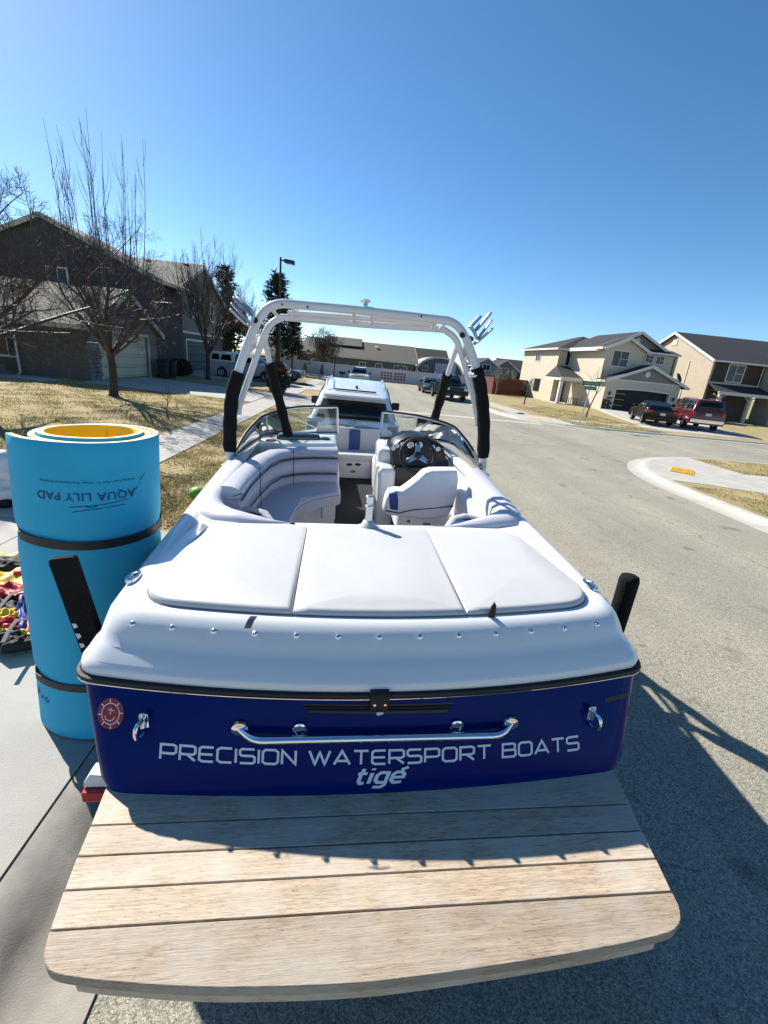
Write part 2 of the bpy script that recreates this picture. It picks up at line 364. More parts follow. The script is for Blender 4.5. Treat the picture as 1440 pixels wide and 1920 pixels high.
rib = MB(); rib.box((0, 0, 0), (.04, .56, .016)); r0 = None
for i in range(11):
    q = tc0+Mt@Vector((-.42+.084*i, 0, 0))+Vector((0, 0, .016))
    if r0 is None: r0 = rib.build('rib', TACT, tpo); r0.location = q; r0.rotation_euler = (0, 0, tang)
    else: inst(r0, 'rib', tpo, q, tang)
# far right block: kerb round the corner, verge, walk, lawn, driveway
def cornerB(d, n=12):
    cx0, cy0, r = 13.0, 27.7, 4.6
    return [(60, cy0-r+d)]+[(cx0-(r-d)*math.sin(a), cy0-(r-d)*math.cos(a)) for a in np.linspace(0, math.pi/2, n)]+[(cx0-r+d, 62)]
kB = struct(bpy.data.objects.new('far_kerb', None)); COL.objects.link(kB); kerb_segments(kB, lambda d: cornerB(d)[::-1], CONCG, seglen=3)
inB = cornerB(.575)
struct(flat_poly('far_lawn', inB+[(60, 62)], .196, LAWN))
wB = struct(bpy.data.objects.new('far_pavement', None)); COL.objects.link(wB)
apB = [p for p in inB if p[0] < 12.2 and p[1] < 28.4]+[(8.98, 28.3), (10.6, 28.3), (11.9, 27.3), (12.3, 25.8), (11.9, 23.75)]
flat_poly('slab', apB, .203, CONCG, parent=wB)
for k in range(18): slab(wB, 9.7, 11.1, 28.4+1.5*k, 29.9+1.5*k, CONCG, zf=lambda x, y: .19, nx=1, ny=1, up=.016)
for k in range(4): slab(wB, 11.95+1.5*k, 13.45+1.5*k, 25.85, 27.2, CONCG, zf=lambda x, y: .19, nx=1, ny=1, up=.016)
tB = MB(); tB.box((10.6, 25.9, .206), (1.3, .6, .012), Matrix.Rotation(R_(-38), 3, 'Z')); tag(tB.build('tactile_pad', TACT), 'faded yellow tactile pad on the corner ramp across the side road', 'tactile pad')
drv = struct(bpy.data.objects.new('side_driveway', None)); COL.objects.link(drv)
def driz(x, y): return .2+max(0, min(1, (y-27)/11))*.12
quads = [[(16.6, 23.1), (25.2, 23.1), (25.0, 25.9), (17.6, 25.9)], [(17.62, 25.92), (25.0, 25.92), (25.6, 30), (18.7, 30)], [(18.72, 30.02), (25.6, 30.02), (29.0, 35), (20.2, 35)], [(20.22, 35.02), (29.0, 35.02), (30.6, 41), (22.2, 41)]]
for q in quads:
    mb = MB(); top = [(x, y, driz(x, y)+.012-(.1 if y < 23.5 else 0)) for x, y in q]; mb.add(top+[(x, y, z-.15) for x, y, z in top], [(0, 1, 2, 3), (7, 6, 5, 4)]+[(i, (i+1) % 4, 4+(i+1) % 4, 4+i) for i in range(4)]); mb.build('slab', CONCG, drv)
# concrete cross gutter over the main road
cg = struct(bpy.data.objects.new('cross_gutter', None)); COL.objects.link(cg)
for k in range(4): slab(cg, -.85+2.7*k, -.85+2.7*(k+1), 23.5-.25*k/3, 24.4-.25*k/3, CONCG, zf=lambda x, y: gz(x), t=.1, up=.008, nx=4, ny=1)
# ------------------------------------------------------------------ grass blades: uncountable, one object per lawn
def blades(name, n, region, zf, seed, hmin=.02, hmax=.055, dens=None):
    g = np.random.default_rng(seed); x = g.uniform(region[0], region[1], n*2); y = region[2]+(region[3]-region[2])*g.random(n*2)**1.6
    cl = np.sin(x*3.1+np.sin(y*2.2))*np.sin(y*2.7+np.sin(x*1.3)); keep = g.random(n*2) < .35+.4*cl; x, y = x[keep][:n], y[keep][:n]
    m = len(x); a = g.uniform(0, 6.28, m); h = g.uniform(hmin, hmax, m); ln = g.uniform(.3, 1.6, m)*h; w = g.uniform(.004, .009, m)*(1+y/14)
    z = np.array([zf(a_, b_) for a_, b_ in zip(x, y)])-.004
    dx, dy = np.cos(a), np.sin(a); v = np.empty((m, 3, 3))
    v[:, 0] = np.c_[x-dy*w, y+dx*w, z]; v[:, 1] = np.c_[x+dy*w, y-dx*w, z]; v[:, 2] = np.c_[x+dx*ln, y+dy*ln, z+h]
    me = bpy.data.meshes.new(name); me.vertices.add(m*3); me.vertices.foreach_set('co', v.ravel()); me.loops.add(m*3); me.loops.foreach_set('vertex_index', np.arange(m*3, dtype=np.int32))
    me.polygons.add(m); me.polygons.foreach_set('loop_start', np.arange(0, m*3, 3, dtype=np.int32)); me.update(); me.materials.append(BLADE)
    o = bpy.data.objects.new(name, me); COL.objects.link(o); return o
tag(blades('grass', 60000, (-3.86, -1.44, 5.37, 22), lambda x, y: gz(x)-.008+bumpy(x, y), 1), 'dry tan and green grass growing on the verge beside the boat', 'grass', kind='stuff')
tag(blades('grass', 90000, (-13, -4.97, 5.6, 21), lambda x, y: gz(x)-.006+bumpy(x, y)*1.5, 2), 'dry straw coloured grass around the bare tree on the front lawn', 'grass', kind='stuff')
tag(blades('grass', 16000, (8.5, 10.3, 3, 10.3), lambda x, y: .2, 3), 'dry grass on the strip inside the rounded kerb corner', 'grass', kind='stuff')
tag(blades('grass', 9000, (12.1, 22, 12.8, 15.3), lambda x, y: .2, 4), 'dry grass on the narrow strip along the side road kerb', 'grass', kind='stuff')
tag(blades('grass', 16000, (12.0, 17.5, 23.8, 36), lambda x, y: .196, 5, .03, .07), 'dry grass around the small trees by the beige corner house', 'grass', kind='stuff')
# ------------------------------------------------------------------ boat materials
GEL = mat('white_gelcoat', (.73, .725, .71), .22, vs=2, var=.015, coat=.5)
NAVY = mat('navy_gelcoat', (.0005, .013, .12), .15, vs=3, var=.05, coat=.0, spec=.07)
VINW = mat('white_vinyl', (.515, .51, .50), .42, vs=3, var=.025, bump=.22, bs=7)
VING = mat('grey_vinyl', (.54, .535, .58), .45, vs=4, var=.03, bump=.12, bs=260)
VINS = mat('seat_vinyl', (.66, .66, .68), .45, vs=4, var=.03, bump=.12, bs=260)
VINB = mat('blue_vinyl', (.015, .05, .22), .42, vs=5, var=.05, bump=.1, bs=260)
PIPE = mat('dark_piping', (.02, .022, .05), .5)
BLK = mat('black_rubber', (.012, .012, .013), .55, vs=9, var=.1, bump=.1, bs=200)
FOAM = mat('black_foam_sleeve', (.010, .010, .011), .9, vs=14, var=.15, bump=.5, bs=60, spec=.2)
ALU = mat('brushed_aluminium', (.62, .64, .68), .28, metal=1., vs=30, var=.03)
CHR = mat('chrome', (.78, .79, .80), .08, metal=1., var=0)
WPC = mat('white_powder_coat', (.62, .62, .63), .35, vs=5, var=.015, coat=.2)
DASH = mat('black_dash', (.012, .013, .016), .35, vs=8, var=.05)
CARP = mat('dark_carpet', (.018, .019, .021), .95, vs=40, var=.2, bump=.8, bs=300)
GAUGE = mat('gauge_face', (.72, .72, .70), .3, var=.02)
DECAL = mat('pale_decal', (.66, .70, .76), .45, vs=60, var=.02)
REDD = mat('red_decal', (.36, .012, .018), .4, vs=25, var=.1)
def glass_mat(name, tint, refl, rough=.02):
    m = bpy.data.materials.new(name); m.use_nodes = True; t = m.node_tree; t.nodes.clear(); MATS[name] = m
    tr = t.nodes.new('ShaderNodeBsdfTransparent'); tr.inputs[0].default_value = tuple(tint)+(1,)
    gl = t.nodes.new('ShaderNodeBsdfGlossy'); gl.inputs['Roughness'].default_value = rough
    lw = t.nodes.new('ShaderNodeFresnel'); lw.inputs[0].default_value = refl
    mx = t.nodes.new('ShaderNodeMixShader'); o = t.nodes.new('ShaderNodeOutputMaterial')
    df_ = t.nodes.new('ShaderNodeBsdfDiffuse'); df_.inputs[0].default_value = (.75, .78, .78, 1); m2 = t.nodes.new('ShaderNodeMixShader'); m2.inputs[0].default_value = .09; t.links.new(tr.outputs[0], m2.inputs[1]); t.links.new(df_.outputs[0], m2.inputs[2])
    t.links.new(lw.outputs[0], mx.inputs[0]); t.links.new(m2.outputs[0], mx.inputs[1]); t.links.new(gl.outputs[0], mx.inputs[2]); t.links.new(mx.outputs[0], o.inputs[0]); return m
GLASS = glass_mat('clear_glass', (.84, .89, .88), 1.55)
TGLASS = mat('tinted_glass', (.008, .009, .010), .04, var=0, spec=.6)
def wood_mat():
    m = mat('teak', (.53, .425, .305), .62, vs=2.2, col2=(.395, .312, .225), bump=.2, bs=9, stretch=(1.2, 30, 30), detail=8)
    t, b = nodes(m); L = t.links; src = b.inputs['Base Color'].links[0].from_socket
    tc = t.nodes.new('ShaderNodeTexCoord'); oi = t.nodes.new('ShaderNodeObjectInfo')
    va = t.nodes.new('ShaderNodeVectorMath'); va.operation = 'MULTIPLY_ADD'; L.new(oi.outputs['Random'], va.inputs[0]); va.inputs[1].default_value = (9, 9, 9); L.new(tc.outputs['Object'], va.inputs[2])
    mp = t.nodes.new('ShaderNodeMapping'); mp.inputs['Scale'].default_value = (5, 60, 60); L.new(va.outputs[0], mp.inputs[0])
    n = t.nodes.new('ShaderNodeTexNoise'); n.inputs['Scale'].default_value = 2.5; n.inputs['Detail'].default_value = 5; n.inputs['Distortion'].default_value = .6; L.new(mp.outputs[0], n.inputs['Vector'])
    r = t.nodes.new('ShaderNodeValToRGB'); r.color_ramp.elements[0].position = .3; r.color_ramp.elements[1].position = .62; r.color_ramp.elements[0].color = (.78, .74, .69, 1); r.color_ramp.elements[1].color = (1.05, 1.05, 1.05, 1); L.new(n.outputs['Fac'], r.inputs[0])
    x = t.nodes.new('ShaderNodeMix'); x.data_type = 'RGBA'; x.blend_type = 'MULTIPLY'; x.inputs[0].default_value = 1; L.new(src, x.inputs[6]); L.new(r.outputs[0], x.inputs[7])
    mp2 = t.nodes.new('ShaderNodeMapping'); mp2.inputs['Scale'].default_value = (14, 190, 190); L.new(va.outputs[0], mp2.inputs[0])
    n3 = t.nodes.new('ShaderNodeTexNoise'); n3.inputs['Scale'].default_value = 2.2; n3.inputs['Detail'].default_value = 3; n3.inputs['Distortion'].default_value = .9; L.new(mp2.outputs[0], n3.inputs['Vector'])
    r3 = t.nodes.new('ShaderNodeValToRGB'); r3.color_ramp.elements[0].position = .33; r3.color_ramp.elements[1].position = .46; r3.color_ramp.elements[0].color = (.36, .31, .26, 1); r3.color_ramp.elements[1].color = (1, 1, 1, 1); L.new(n3.outputs['Fac'], r3.inputs[0])
    x3 = t.nodes.new('ShaderNodeMix'); x3.data_type = 'RGBA'; x3.blend_type = 'MULTIPLY'; x3.inputs[0].default_value = .8; L.new(x.outputs[2], x3.inputs[6]); L.new(r3.outputs[0], x3.inputs[7]); x = x3
    # weathered pale blotches
    n2 = t.nodes.new('ShaderNodeTexNoise'); n2.inputs['Scale'].default_value = 5; n2.inputs['Detail'].default_value = 7; L.new(va.outputs[0], n2.inputs['Vector'])
    r2 = t.nodes.new('ShaderNodeValToRGB'); r2.color_ramp.elements[0].position = .42; r2.color_ramp.elements[1].position = .7; r2.color_ramp.elements[0].color = (0, 0, 0, 1); r2.color_ramp.elements[1].color = (.75, .75, .75, 1); L.new(n2.outputs['Fac'], r2.inputs[0])
    y = t.nodes.new('ShaderNodeMix'); y.data_type = 'RGBA'; L.new(r2.outputs[0], y.inputs[0]); L.new(x.outputs[2], y.inputs[6]); y.inputs[7].default_value = (.51, .46, .385, 1)
    hs = t.nodes.new('ShaderNodeHueSaturation'); mr = t.nodes.new('ShaderNodeMapRange'); mr.inputs['To Min'].default_value = .74; mr.inputs['To Max'].default_value = 1.1; L.new(oi.outputs['Random'], mr.inputs[0]); L.new(mr.outputs[0], hs.inputs['Value']); L.new(y.outputs[2], hs.inputs['Color'])
    L.new(hs.outputs[0], b.inputs['Base Color']); return m
TEAK = wood_mat()
# ------------------------------------------------------------------ hull and deck
boat = thing('ski_boat', 'white and navy ski boat with wake tower on a trailer behind the white SUV', 'boat')
boat.matrix_world = BOAT_M
def xside(y, hwt, hwm, yb):
    if y < 2.6: return hwt+(hwm-hwt)*math.sin(math.pi/2*max(0, y)/2.6)
    t = min(1, (y-2.6)/(yb-2.6)); return hwm*max(0, 1-t**2.3)**.7
def outl(hwt, hwm, ys, bulge, rc, yb, zf):
    yst = lambda x: ys-bulge*(1-(x/hwt)**2)
    side = [yb-(yb-ys-rc)*(1-math.cos(math.pi/2*i/23)) for i in range(24)]
    sb = [(xside(y, hwt, hwm, yb), y) for y in side]
    x0 = sb[-1][0]; cor = bez((x0, ys+rc), (x0, yst(x0-rc*.35)), (x0-rc, yst(x0-rc)), 7)[1:]
    st = [(x, yst(x)) for x in np.linspace(x0-rc, -(x0-rc), 27)][1:-1]
    half = sb+[tuple(c) for c in cor]
    P = half+st+[(-x, y) for x, y in half[::-1]]
    return [(x, y, zf(x, y)) for x, y in P]
shr = lambda y: float(np.interp(y, [0, .3, 1.3, 2.4, 3.4, 4.2, 5.0, 6.3], [0, 0, .03, .075, .10, .04, -.09, -.15]))
rail = lambda x, y: 1.28+.6*shr(y)
up = lambda d: (lambda x, y: 1.28+d+.6*shr(y))
sh = lambda z: (lambda x, y: z+shr(y))
yb_c = BZ(690, 1489, .95)[1]; YS = yb_c+.054; print('transom foot', yb_c)
h = MB()
HR = [outl(1.115, 1.19, 0, .125, .10, 6.35, rail), outl(1.075, 1.16, YS*.36, .10, .10, 6.15, lambda x, y: 1.16+.03*max(0, y)), outl(1.035, 1.12, YS*.725, .075, .10, 5.9, lambda x, y: 1.04+.025*max(0, y)), outl(1.012, 1.09, YS*.915, .062, .10, 5.8, lambda x, y: .975+.02*max(0, y)),
      outl(.99, 1.05, YS, .054, .11, 5.6, lambda x, y: .945+.02*max(0, y)), outl(.95, 1.0, YS+.012, .045, .12, 5.5, lambda x, y: .925+.02*max(0, y)), outl(.90, .95, -.12, .03, .1, 5.3, lambda x, y: .86), outl(.6, .6, .0, .0, .1, 5.0, lambda x, y: .68), outl(.06, .06, .0, 0, .02, 4.8, lambda x, y: .56)]
h.loft(HR, False); hull = h.build('hull', NAVY, boat, smooth=50)
d = MB()
DR = [outl(1.117, 1.19, 0, .128, .10, 6.36, up(.008)), outl(1.119, 1.19, 0, .130, .10, 6.36, up(.022)), outl(1.115, 1.187, .004, .129, .10, 6.35, up(.042)), outl(1.104, 1.18, .018, .128, .10, 6.34, up(.053)),
      outl(1.084, 1.16, .034, .127, .11, 6.3, up(.085)), outl(1.072, 1.15, .050, .124, .12, 6.28, up(.095)), outl(1.062, 1.14, .068, .12, .13, 6.26, sh(1.415)), outl(1.054, 1.125, .090, .115, .15, 6.24, sh(1.450)),
      outl(1.040, 1.10, .108, .112, .17, 6.22, sh(1.474)), outl(1.016, 1.075, .135, .110, .18, 6.2, sh(1.487)), outl(.985, 1.05, .165, .11, .19, 6.1, sh(1.490)), outl(.965, .985, 1.035, .0, .30, 5.6, sh(1.478)), outl(.955, .97, 1.05, .0, .30, 5.58, sh(1.45))]
d.loft(DR, False); deck = d.build('deck', GEL, boat, smooth=60)
li = MB(); li.loft([outl(.955, .97, 1.052, .0, .30, 5.58, sh(1.44)), outl(.93, .95, 1.10, 0, .28, 5.4, lambda x, y: .85)], False); li.build('cockpit_liner', GEL, boat, smooth=60)
fl = MB(); fl.prism([(p[0], p[1], .84) for p in outl(.95, .96, 1.08, 0, .2, 5.4, lambda x, y: .85)], (0, 0, .012)); fl.build('cockpit_floor', CARP, boat)
rr = MB(); path = [(x*1.006, y-.008 if y < .05 else y, z-.004) for x, y, z in HR[0]]; rr.tube(path, .013, 8); rro = rr.build('rub_rail', BLK, boat)
ri = MB(); ri.tube([(x*1.012, y-.011 if y < .05 else y, z-.0155) for x, y, z in HR[0]], .0045, 6); ri.build('rail_insert', CHR, rro)
bt = MB(); bt.tube([(x, y-.004, z) for x, y, z in HR[5] if y < .1], .006, 6); bt.build('keel_trim', GEL, hull)
# ------------------------------------------------------------------ sun pad
def pad_y(x): return .148-.10*(1-(x/.95)**2)
def fpad(x, y, t): return (x, y, 1.475+.014*(y-.1)+t)
for (xa, xb, fa, fb, k_) in ((-.95, -.352, -.89, -.345, -1), (-.350, .333, -.343, .344, 0), (.335, .95, .346, .89, 1)):
    R1, R2 = .17, .16
    if k_ == -1: pp = [tuple(q) for q in bez((xa+.01, pad_y(xa)+R1), (xa, pad_y(xa)-.005), (xa+R1, pad_y(xa+R1)), 9)]+[(x, pad_y(x)) for x in np.linspace(xa+R1, xb, 8)[1:]]+[(fb, .93)]+[tuple(q) for q in bez((fa+R2, .93), (fa, .93), (fa-.005, .93-R2), 8)]
    elif k_ == 0: pp = [(x, pad_y(x)) for x in np.linspace(xa, xb, 12)]+[(fb, .93), (fa, .93)]
    else: pp = [(x, pad_y(x)) for x in np.linspace(xa, xb-R1, 8)[:-1]]+[tuple(q) for q in bez((xb-R1, pad_y(xb-R1)), (xb, pad_y(xb)-.005), (xb-.01, pad_y(xb)+R1), 9)]+[tuple(q) for q in bez((fb+.005, .93-R2), (fb, .93), (fb-R2, .93), 8)]+[(fa, .93)]
    m = MB(); cushion(m, pp, .042, fpad, r=.024, crown=.018, k=6); pc_ = m.build('sunpad_cushion', VINW, boat, smooth=70)
    m = MB(); m.tube([fpad(p[0], p[1], .016) for p in inset(pp, -.002)], .003, 6, closed=True); m.build('piping', mat('grey_piping', (.16, .16, .17), .6), pc_)
# ------------------------------------------------------------------ coaming bolster
oL = [(440, 862), (421, 884), (403, 904), (385, 922), (374, 935), (368.5, 946), (370, 954), (377, 959), (398, 967), (445, 972), (500, 974), (559, 974.5)]
iL = [(462, 872), (452, 888), (440, 902), (428, 914), (420, 922), (417, 929), (419, 935), (424, 940), (438, 946.5), (467, 954.5), (512, 963), (559, 969)]
oR = [(904, 884), (924, 906), (943.5, 925), (960, 941), (972, 953), (978, 961), (980, 970), (970, 979), (930, 983), (877, 982), (840, 980), (811, 978)]
iR = [(872, 894), (886, 910), (900, 925), (911, 938), (918, 946), (920, 951), (919, 956), (914, 960), (893, 965), (864, 970), (838, 973), (811, 973.5)]
def bol(os_, is_):
    rings = []
    for k, (a, b) in enumerate(zip(os_, is_)):
        o = BZ(*a, 1.525); i = BZ(*b, 1.545); w = np.linalg.norm((o-i)[:2]); hgt = min(.05, w*.35)
        n = (i-o); n[2] = 0; n = n/np.linalg.norm(n)
        f = lambda t, z: tuple((o+(i-o)*t)[:2])+(z,)
        zo = 1.475+.03*max(0, o[1]-1); q = [f(0, zo-.03), f(-.02, zo+.02), f(.12, zo+.02+hgt*.6), f(.4, zo+.02+hgt), f(.7, zo+.02+hgt*.95), f(.93, zo+.02+hgt*.55), f(1.0, zo), f(1.02, zo-.10), f(.98, zo-.16)]
        rings.append(q)
    return rings
rL = bol(oL, iL); rR = bol(oR, iR)
m = MB(); m.loft(rL, False); bo1 = m.build('coaming_bolster', VING, boat, smooth=60)
m = MB(); m.loft(rR, False); bo2 = m.build('coaming_bolster', VING, boat, smooth=60)
m = MB(); m.loft([rL[-1], rR[-1]], False); bo3 = m.build('coaming_bolster', VING, boat, smooth=60)
for rg, b_ in ((rL, bo1), (rR, bo2)):
    m = MB(); m.tube([(r[1][0], r[1][1]-.006, r[1][2]-.012) for r in rg], .007, 6); m.build('piping', PIPE, b_)
# ------------------------------------------------------------------ port lounge
pth = [(-.93, 1.45), (-.93, 1.8), (-.91, 2.1), (-.87, 2.45), (-.79, 2.72), (-.66, 2.88), (-.5, 2.96), (-.33, 3.0), (-.17, 3.02)]
def wallpad(name, z0, z1, th, mtl, off=0., pts=pth, parent=boat):
    rings = []; P = [np.array(p) for p in pts]
    for i, p in enumerate(P):
        t = P[min(i+1, len(P)-1)]-P[max(i-1, 0)]; t = t/np.linalg.norm(t); n = np.array([t[1], -t[0]])
        sect = [(0, z0), (.6*th, z0), (.9*th, z0+.02), (th, z0+.05), (th*1.04, (z0+z1)/2), (th, z1-.05), (.85*th, z1-.02), (.5*th, z1), (0, z1+.004)]
        rings.append([(*(p+n*(off+a)), z) for a, z in sect])
    m = MB(); m.loft(rings, False, False, False); n_ = len(rings[0])
    m.add(rings[-1], [tuple(range(n_))]); m.add(rings[0], [tuple(range(n_-1, -1, -1))])
    return m.build(name, mtl, parent, smooth=60)
wallpad('backrest', 1.495, 1.585, .13, VING); lb = wallpad('backrest', 1.335, 1.49, .12, VING); wallpad('backrest', 1.2, 1.33, .10, VING)
m = MB()
for zz, oo in ((1.492, .125), (1.332, .118)):
    P = [np.array(p) for p in pth]; q = []
    for i, p in enumerate(P):
        t = P[min(i+1, len(P)-1)]-P[max(i-1, 0)]; t = t/np.linalg.norm(t); q.append((*(p+np.array([t[1], -t[0]])*oo), zz))
    m.tube(q, .006, 6)
m.build('piping', PIPE, lb, kind='stuff')
for (i_, zz0, zz1) in ((5, 1.21, 1.575), (2, 1.21, 1.575)):
    P = [np.array(p) for p in pth]; t = P[i_+1]-P[i_-1]; t = t/np.linalg.norm(t); nn = np.array([t[1], -t[0]]); m = MB(); m.tube([(*(P[i_]+nn*(.128+.004*math.sin(z*40))), z) for z in np.linspace(zz0, zz1, 8)], .0032, 6); m.build('seam', PIPE, lb)
sp = rpoly([(-.13, 2.95), (-.60, 2.95), (-.85, 2.7), (-.88, 1.45), (-.52, 1.45), (-.5, 2.15), (-.42, 2.36), (-.25, 2.52), (-.12, 2.60)][::1], [.03, .1, .1, .03, .05, .15, .15, .15, .06], 5)
if sum((sp[i][0]-sp[i-1][0])*(sp[i][1]+sp[i-1][1]) for i in range(len(sp))) > 0: sp = sp[::-1]
m = MB(); cushion(m, sp, .13, lambda x, y, t: (x, y, 1.11+t), r=.04, crown=.008); so = m.build('seat', VING, boat, smooth=60)
m = MB(); ins = inset(sp, .006); m.tube([(p[0], p[1], 1.205) for p in ins], .006, 6, closed=True); m.build('piping', PIPE, so)
m = MB(); m.loft([[(p[0], p[1], .85) for p in inset(sp, .05)], [(p[0], p[1], 1.115) for p in inset(sp, .05)]]); sb_ = m.build('seat_base', GEL, boat, smooth=40)
m = MB(); m.tube([(-.3, 2.50, 1.13), (-.29, 2.47, 1.10), (-.29, 2.46, 1.02)], .012, 8, flat=2.2); m.build('pull_strap', VING, sb_)
for sx in (-1, 1):   # navy rear corner cushions
    pl = rpoly([(sx*.55, 1.2), (sx*.9, 1.2), (sx*.9, 1.55), (sx*.62, 1.5)], .07, 5)
    if sx < 0: pl = pl[::-1]
    m = MB(); cushion(m, pl, .16, lambda x, y, t: (x, y, 1.24+t), r=.06, crown=.01); bc = m.build('corner_cushion', VINB, boat, smooth=60)
    m = MB(); m.tube([(sx*.88, 1.5, 1.395), (sx*.75, 1.49, 1.418), (sx*.66, 1.46, 1.405), (sx*.6, 1.38, 1.36)], .03, 10, flat=.6); m.build('trim_band', VINW, bc)
# ------------------------------------------------------------------ consoles, dash, wheel
m = MB(); cushion(m, rpoly([(-.17, 3.03), (-.17, 3.60), (-.95, 3.45), (-.98, 3.1), (-.66, 2.9)][::-1], .04, 4)[::-1], .74, lambda x, y, t: (x, y, .88+t), r=.04); m.build('port_console', GEL, boat, smooth=50)
m = MB(); pl = rpoly([(-.78, 3.08), (-.34, 3.20), (-.36, 3.36), (-.78, 3.30)], .05, 5); cushion(m, pl, .045, lambda x, y, t: (x, y, 1.622+t), r=.03, crown=.012); m.build('glove_box_lid', mat('smoked_plastic', (.03, .05, .055), .12, var=.05, coat=.4), boat, smooth=60)
for (u, v) in ((508, 826), (610, 822)):
    p = BZ(u, v, 1.63); m = MB(); m.lathe([(.05, -.004), (.052, .004), (.04, .006), (.038, -.001)], p, 16); m.build('cup_holder', BLK, boat)
stb = [(.245, 3.0), (.98, 2.9), (1.0, 3.35), (.28, 3.62)]
m = MB(); cushion(m, rpoly(stb, .05, 4), .72, lambda x, y, t: (x, y, .88+t), r=.05); stc = m.build('helm_console', GEL, boat, smooth=50)
m = MB(); m.b2((.40, 2.84, .90), (.97, 2.99, 1.46)); m.build('under_dash', DASH, boat, bevel=.02)
m = MB(); cushion(m, rpoly([(.235, 2.72), (.41, 2.72), (.41, 3.05), (.235, 3.05)], .05, 5), .60, lambda x, y, t: (x, y, .86+t), r=.05); m.build('console_side', GEL, boat, smooth=50)
dpx = [(735, 878), (733, 842), (739, 833), (748, 826), (764, 819), (785, 818), (804, 822), (818, 828), (832, 837), (845, 851), (853, 862), (852, 873), (838, 879)]
df = [BY(u, v, 2.86+.0*v) for u, v in dpx]; dc = np.mean(df, axis=0)
rings = [[(p[0], 2.86, p[2]) for p in df], [(p[0], 2.85, p[2]) for p in df], [(dc[0]+(p[0]-dc[0])*.95, 2.845, dc[2]+(p[2]-dc[2])*.93) for p in df]]
rings = [[(p[0], 3.25, p[2]) for p in df], [(p[0], 2.90, p[2]) for p in df]]+[[(dc[0]+(p[0]-dc[0])*.96, 2.875, dc[2]+(p[2]-dc[2])*.94) for p in df], [(dc[0]+(p[0]-dc[0])*.9, 2.885, dc[2]+(p[2]-dc[2])*.86) for p in df]]
m = MB(); m.loft(rings, True, True, True); dsh = m.build('dashboard', DASH, boat, smooth=50)
for (u, v, r) in ((737.6, 840.3, .020), (744.8, 835.5, .020), (753.7, 832.1, .020), (769.3, 833.7, .030), (785.4, 834, .032), (810.8, 838, .022), (821.3, 841.6, .022)):
    p = BY(u, v, 2.87); M = Matrix.Rotation(R_(90), 3, 'X'); g = MB(); g.lathe([(r*1.15, -.004), (r*1.15, .006), (r, .008)], p, 18, M=M); go = g.build('gauge', CHR, dsh)
    g = MB(); g.lathe([(r*.95, .0), (r*.95, .0095)], p, 18, M=M); g.build('gauge_face', GAUGE, go)
    g = MB(); g.box(p+np.array([r*.2, -.0105, r*.15]), (r*.9, .001, r*.09), Matrix.Rotation(R_(-40), 3, 'Y')); g.build('needle', BLK, go)
sw_ = [BY(u, v, 2.85) for u, v in ((831.5, 840.5), (845, 853), (851.5, 864), (851, 871), (845, 872), (836, 859))]
m = MB(); m.prism([(p[0], p[1]+.03, p[2]) for p in sw_], (0, -.035, 0)); swp = m.build('switch_panel', ALU, dsh, bevel=.004)
for t in np.linspace(.12, .85, 7):
    q = (sw_[0]*.5+sw_[5]*.5)*(1-t)+(sw_[2]*.5+sw_[4]*.5)*t; m = MB(); m.lathe([(.008, 0), (.008, .012)], (q[0], q[1]-.005, q[2]), 10, M=Matrix.Rotation(R_(90), 3, 'X')); m.build('switch', BLK, swp)
wc = Vector(tuple(BY(783, 854, 2.70))); WM = Matrix.Rotation(R_(68), 3, 'X')
def wp(r, a, z=0): return wc+WM@Vector((r*math.cos(a), r*math.sin(a), z))
m = MB(); m.tube([wp(.165, 6.2832*k/32) for k in range(32)], .016, 8, closed=True); wh = m.build('steering_wheel', BLK, boat)
m = MB()
for a in (90, 210, 330):
    m.prism([wp(.034, R_(a-55), .0), wp(.118, R_(a-9), .0), wp(.118, R_(a+9), .0), wp(.034, R_(a+55), .0)], WM@Vector((0, 0, .008)))
m.build('spoke', ALU, wh, bevel=.002)
m = MB()
for a in (90, 210, 330): m.tube([wp(.1, R_(a)), wp(.165, R_(a))], .014, 6)
m.build('spoke_end', BLK, wh, kind='stuff')
m = MB(); m.lathe([(.036, -.03), (.036, .022), (.024, .03)], wc, 16, M=WM); m.tube([wc, wc+WM@Vector((0, 0, -.2))], .025, 10); m.build('wheel_hub', BLK, wh)
# ------------------------------------------------------------------ helm seat
spx = [(731, 922), (745, 919.5), (754, 920.5), (767, 911), (783, 898), (796, 885), (809, 881), (840, 880.5), (856, 881), (859.5, 898), (857, 925), (851, 951), (841, 971), (798, 976), (724, 967), (719, 959), (724, 935)]
sq = [BY(u, v, 2.02) for u, v in spx]; sq2 = [(p[0], p[2]) for p in sq][::-1]
m = MB(); cushion(m, sq2, .14, lambda x, z, t: (x, 2.16-t+(z-1.3)*-.10, z), r=.03, crown=.02); hs = m.build('helm_seat_back', VINS, boat, smooth=60)
bq = [BY(u, v, 2.0) for u, v in ((729, 926), (744, 921.5), (747, 940), (746, 958), (732, 955))]; m = MB(); cushion(m, [(p[0], p[2]) for p in bq][::-1], .05, lambda x, z, t: (x, 2.05-t+(z-1.3)*-.10, z), r=.012, crown=.006); m.build('seat_patch', VINB, hs, smooth=60)
pq = [BY(u, v, 2.02) for u, v in ((722, 957), (748, 962), (775, 955), (815, 952), (850, 948))]; m = MB(); m.tube([(p[0], 2.012+(p[2]-1.3)*-.10-.003, p[2]) for p in pq], .005, 6); m.build('seam', PIPE, hs)
m = MB(); cushion(m, rpoly([(.36, 2.14), (.86, 2.14), (.86, 2.62), (.36, 2.62)], .08, 5), .16, lambda x, y, t: (x, y, 1.05+t), r=.05, crown=.01); m.build('helm_seat', VINS, boat, smooth=60)
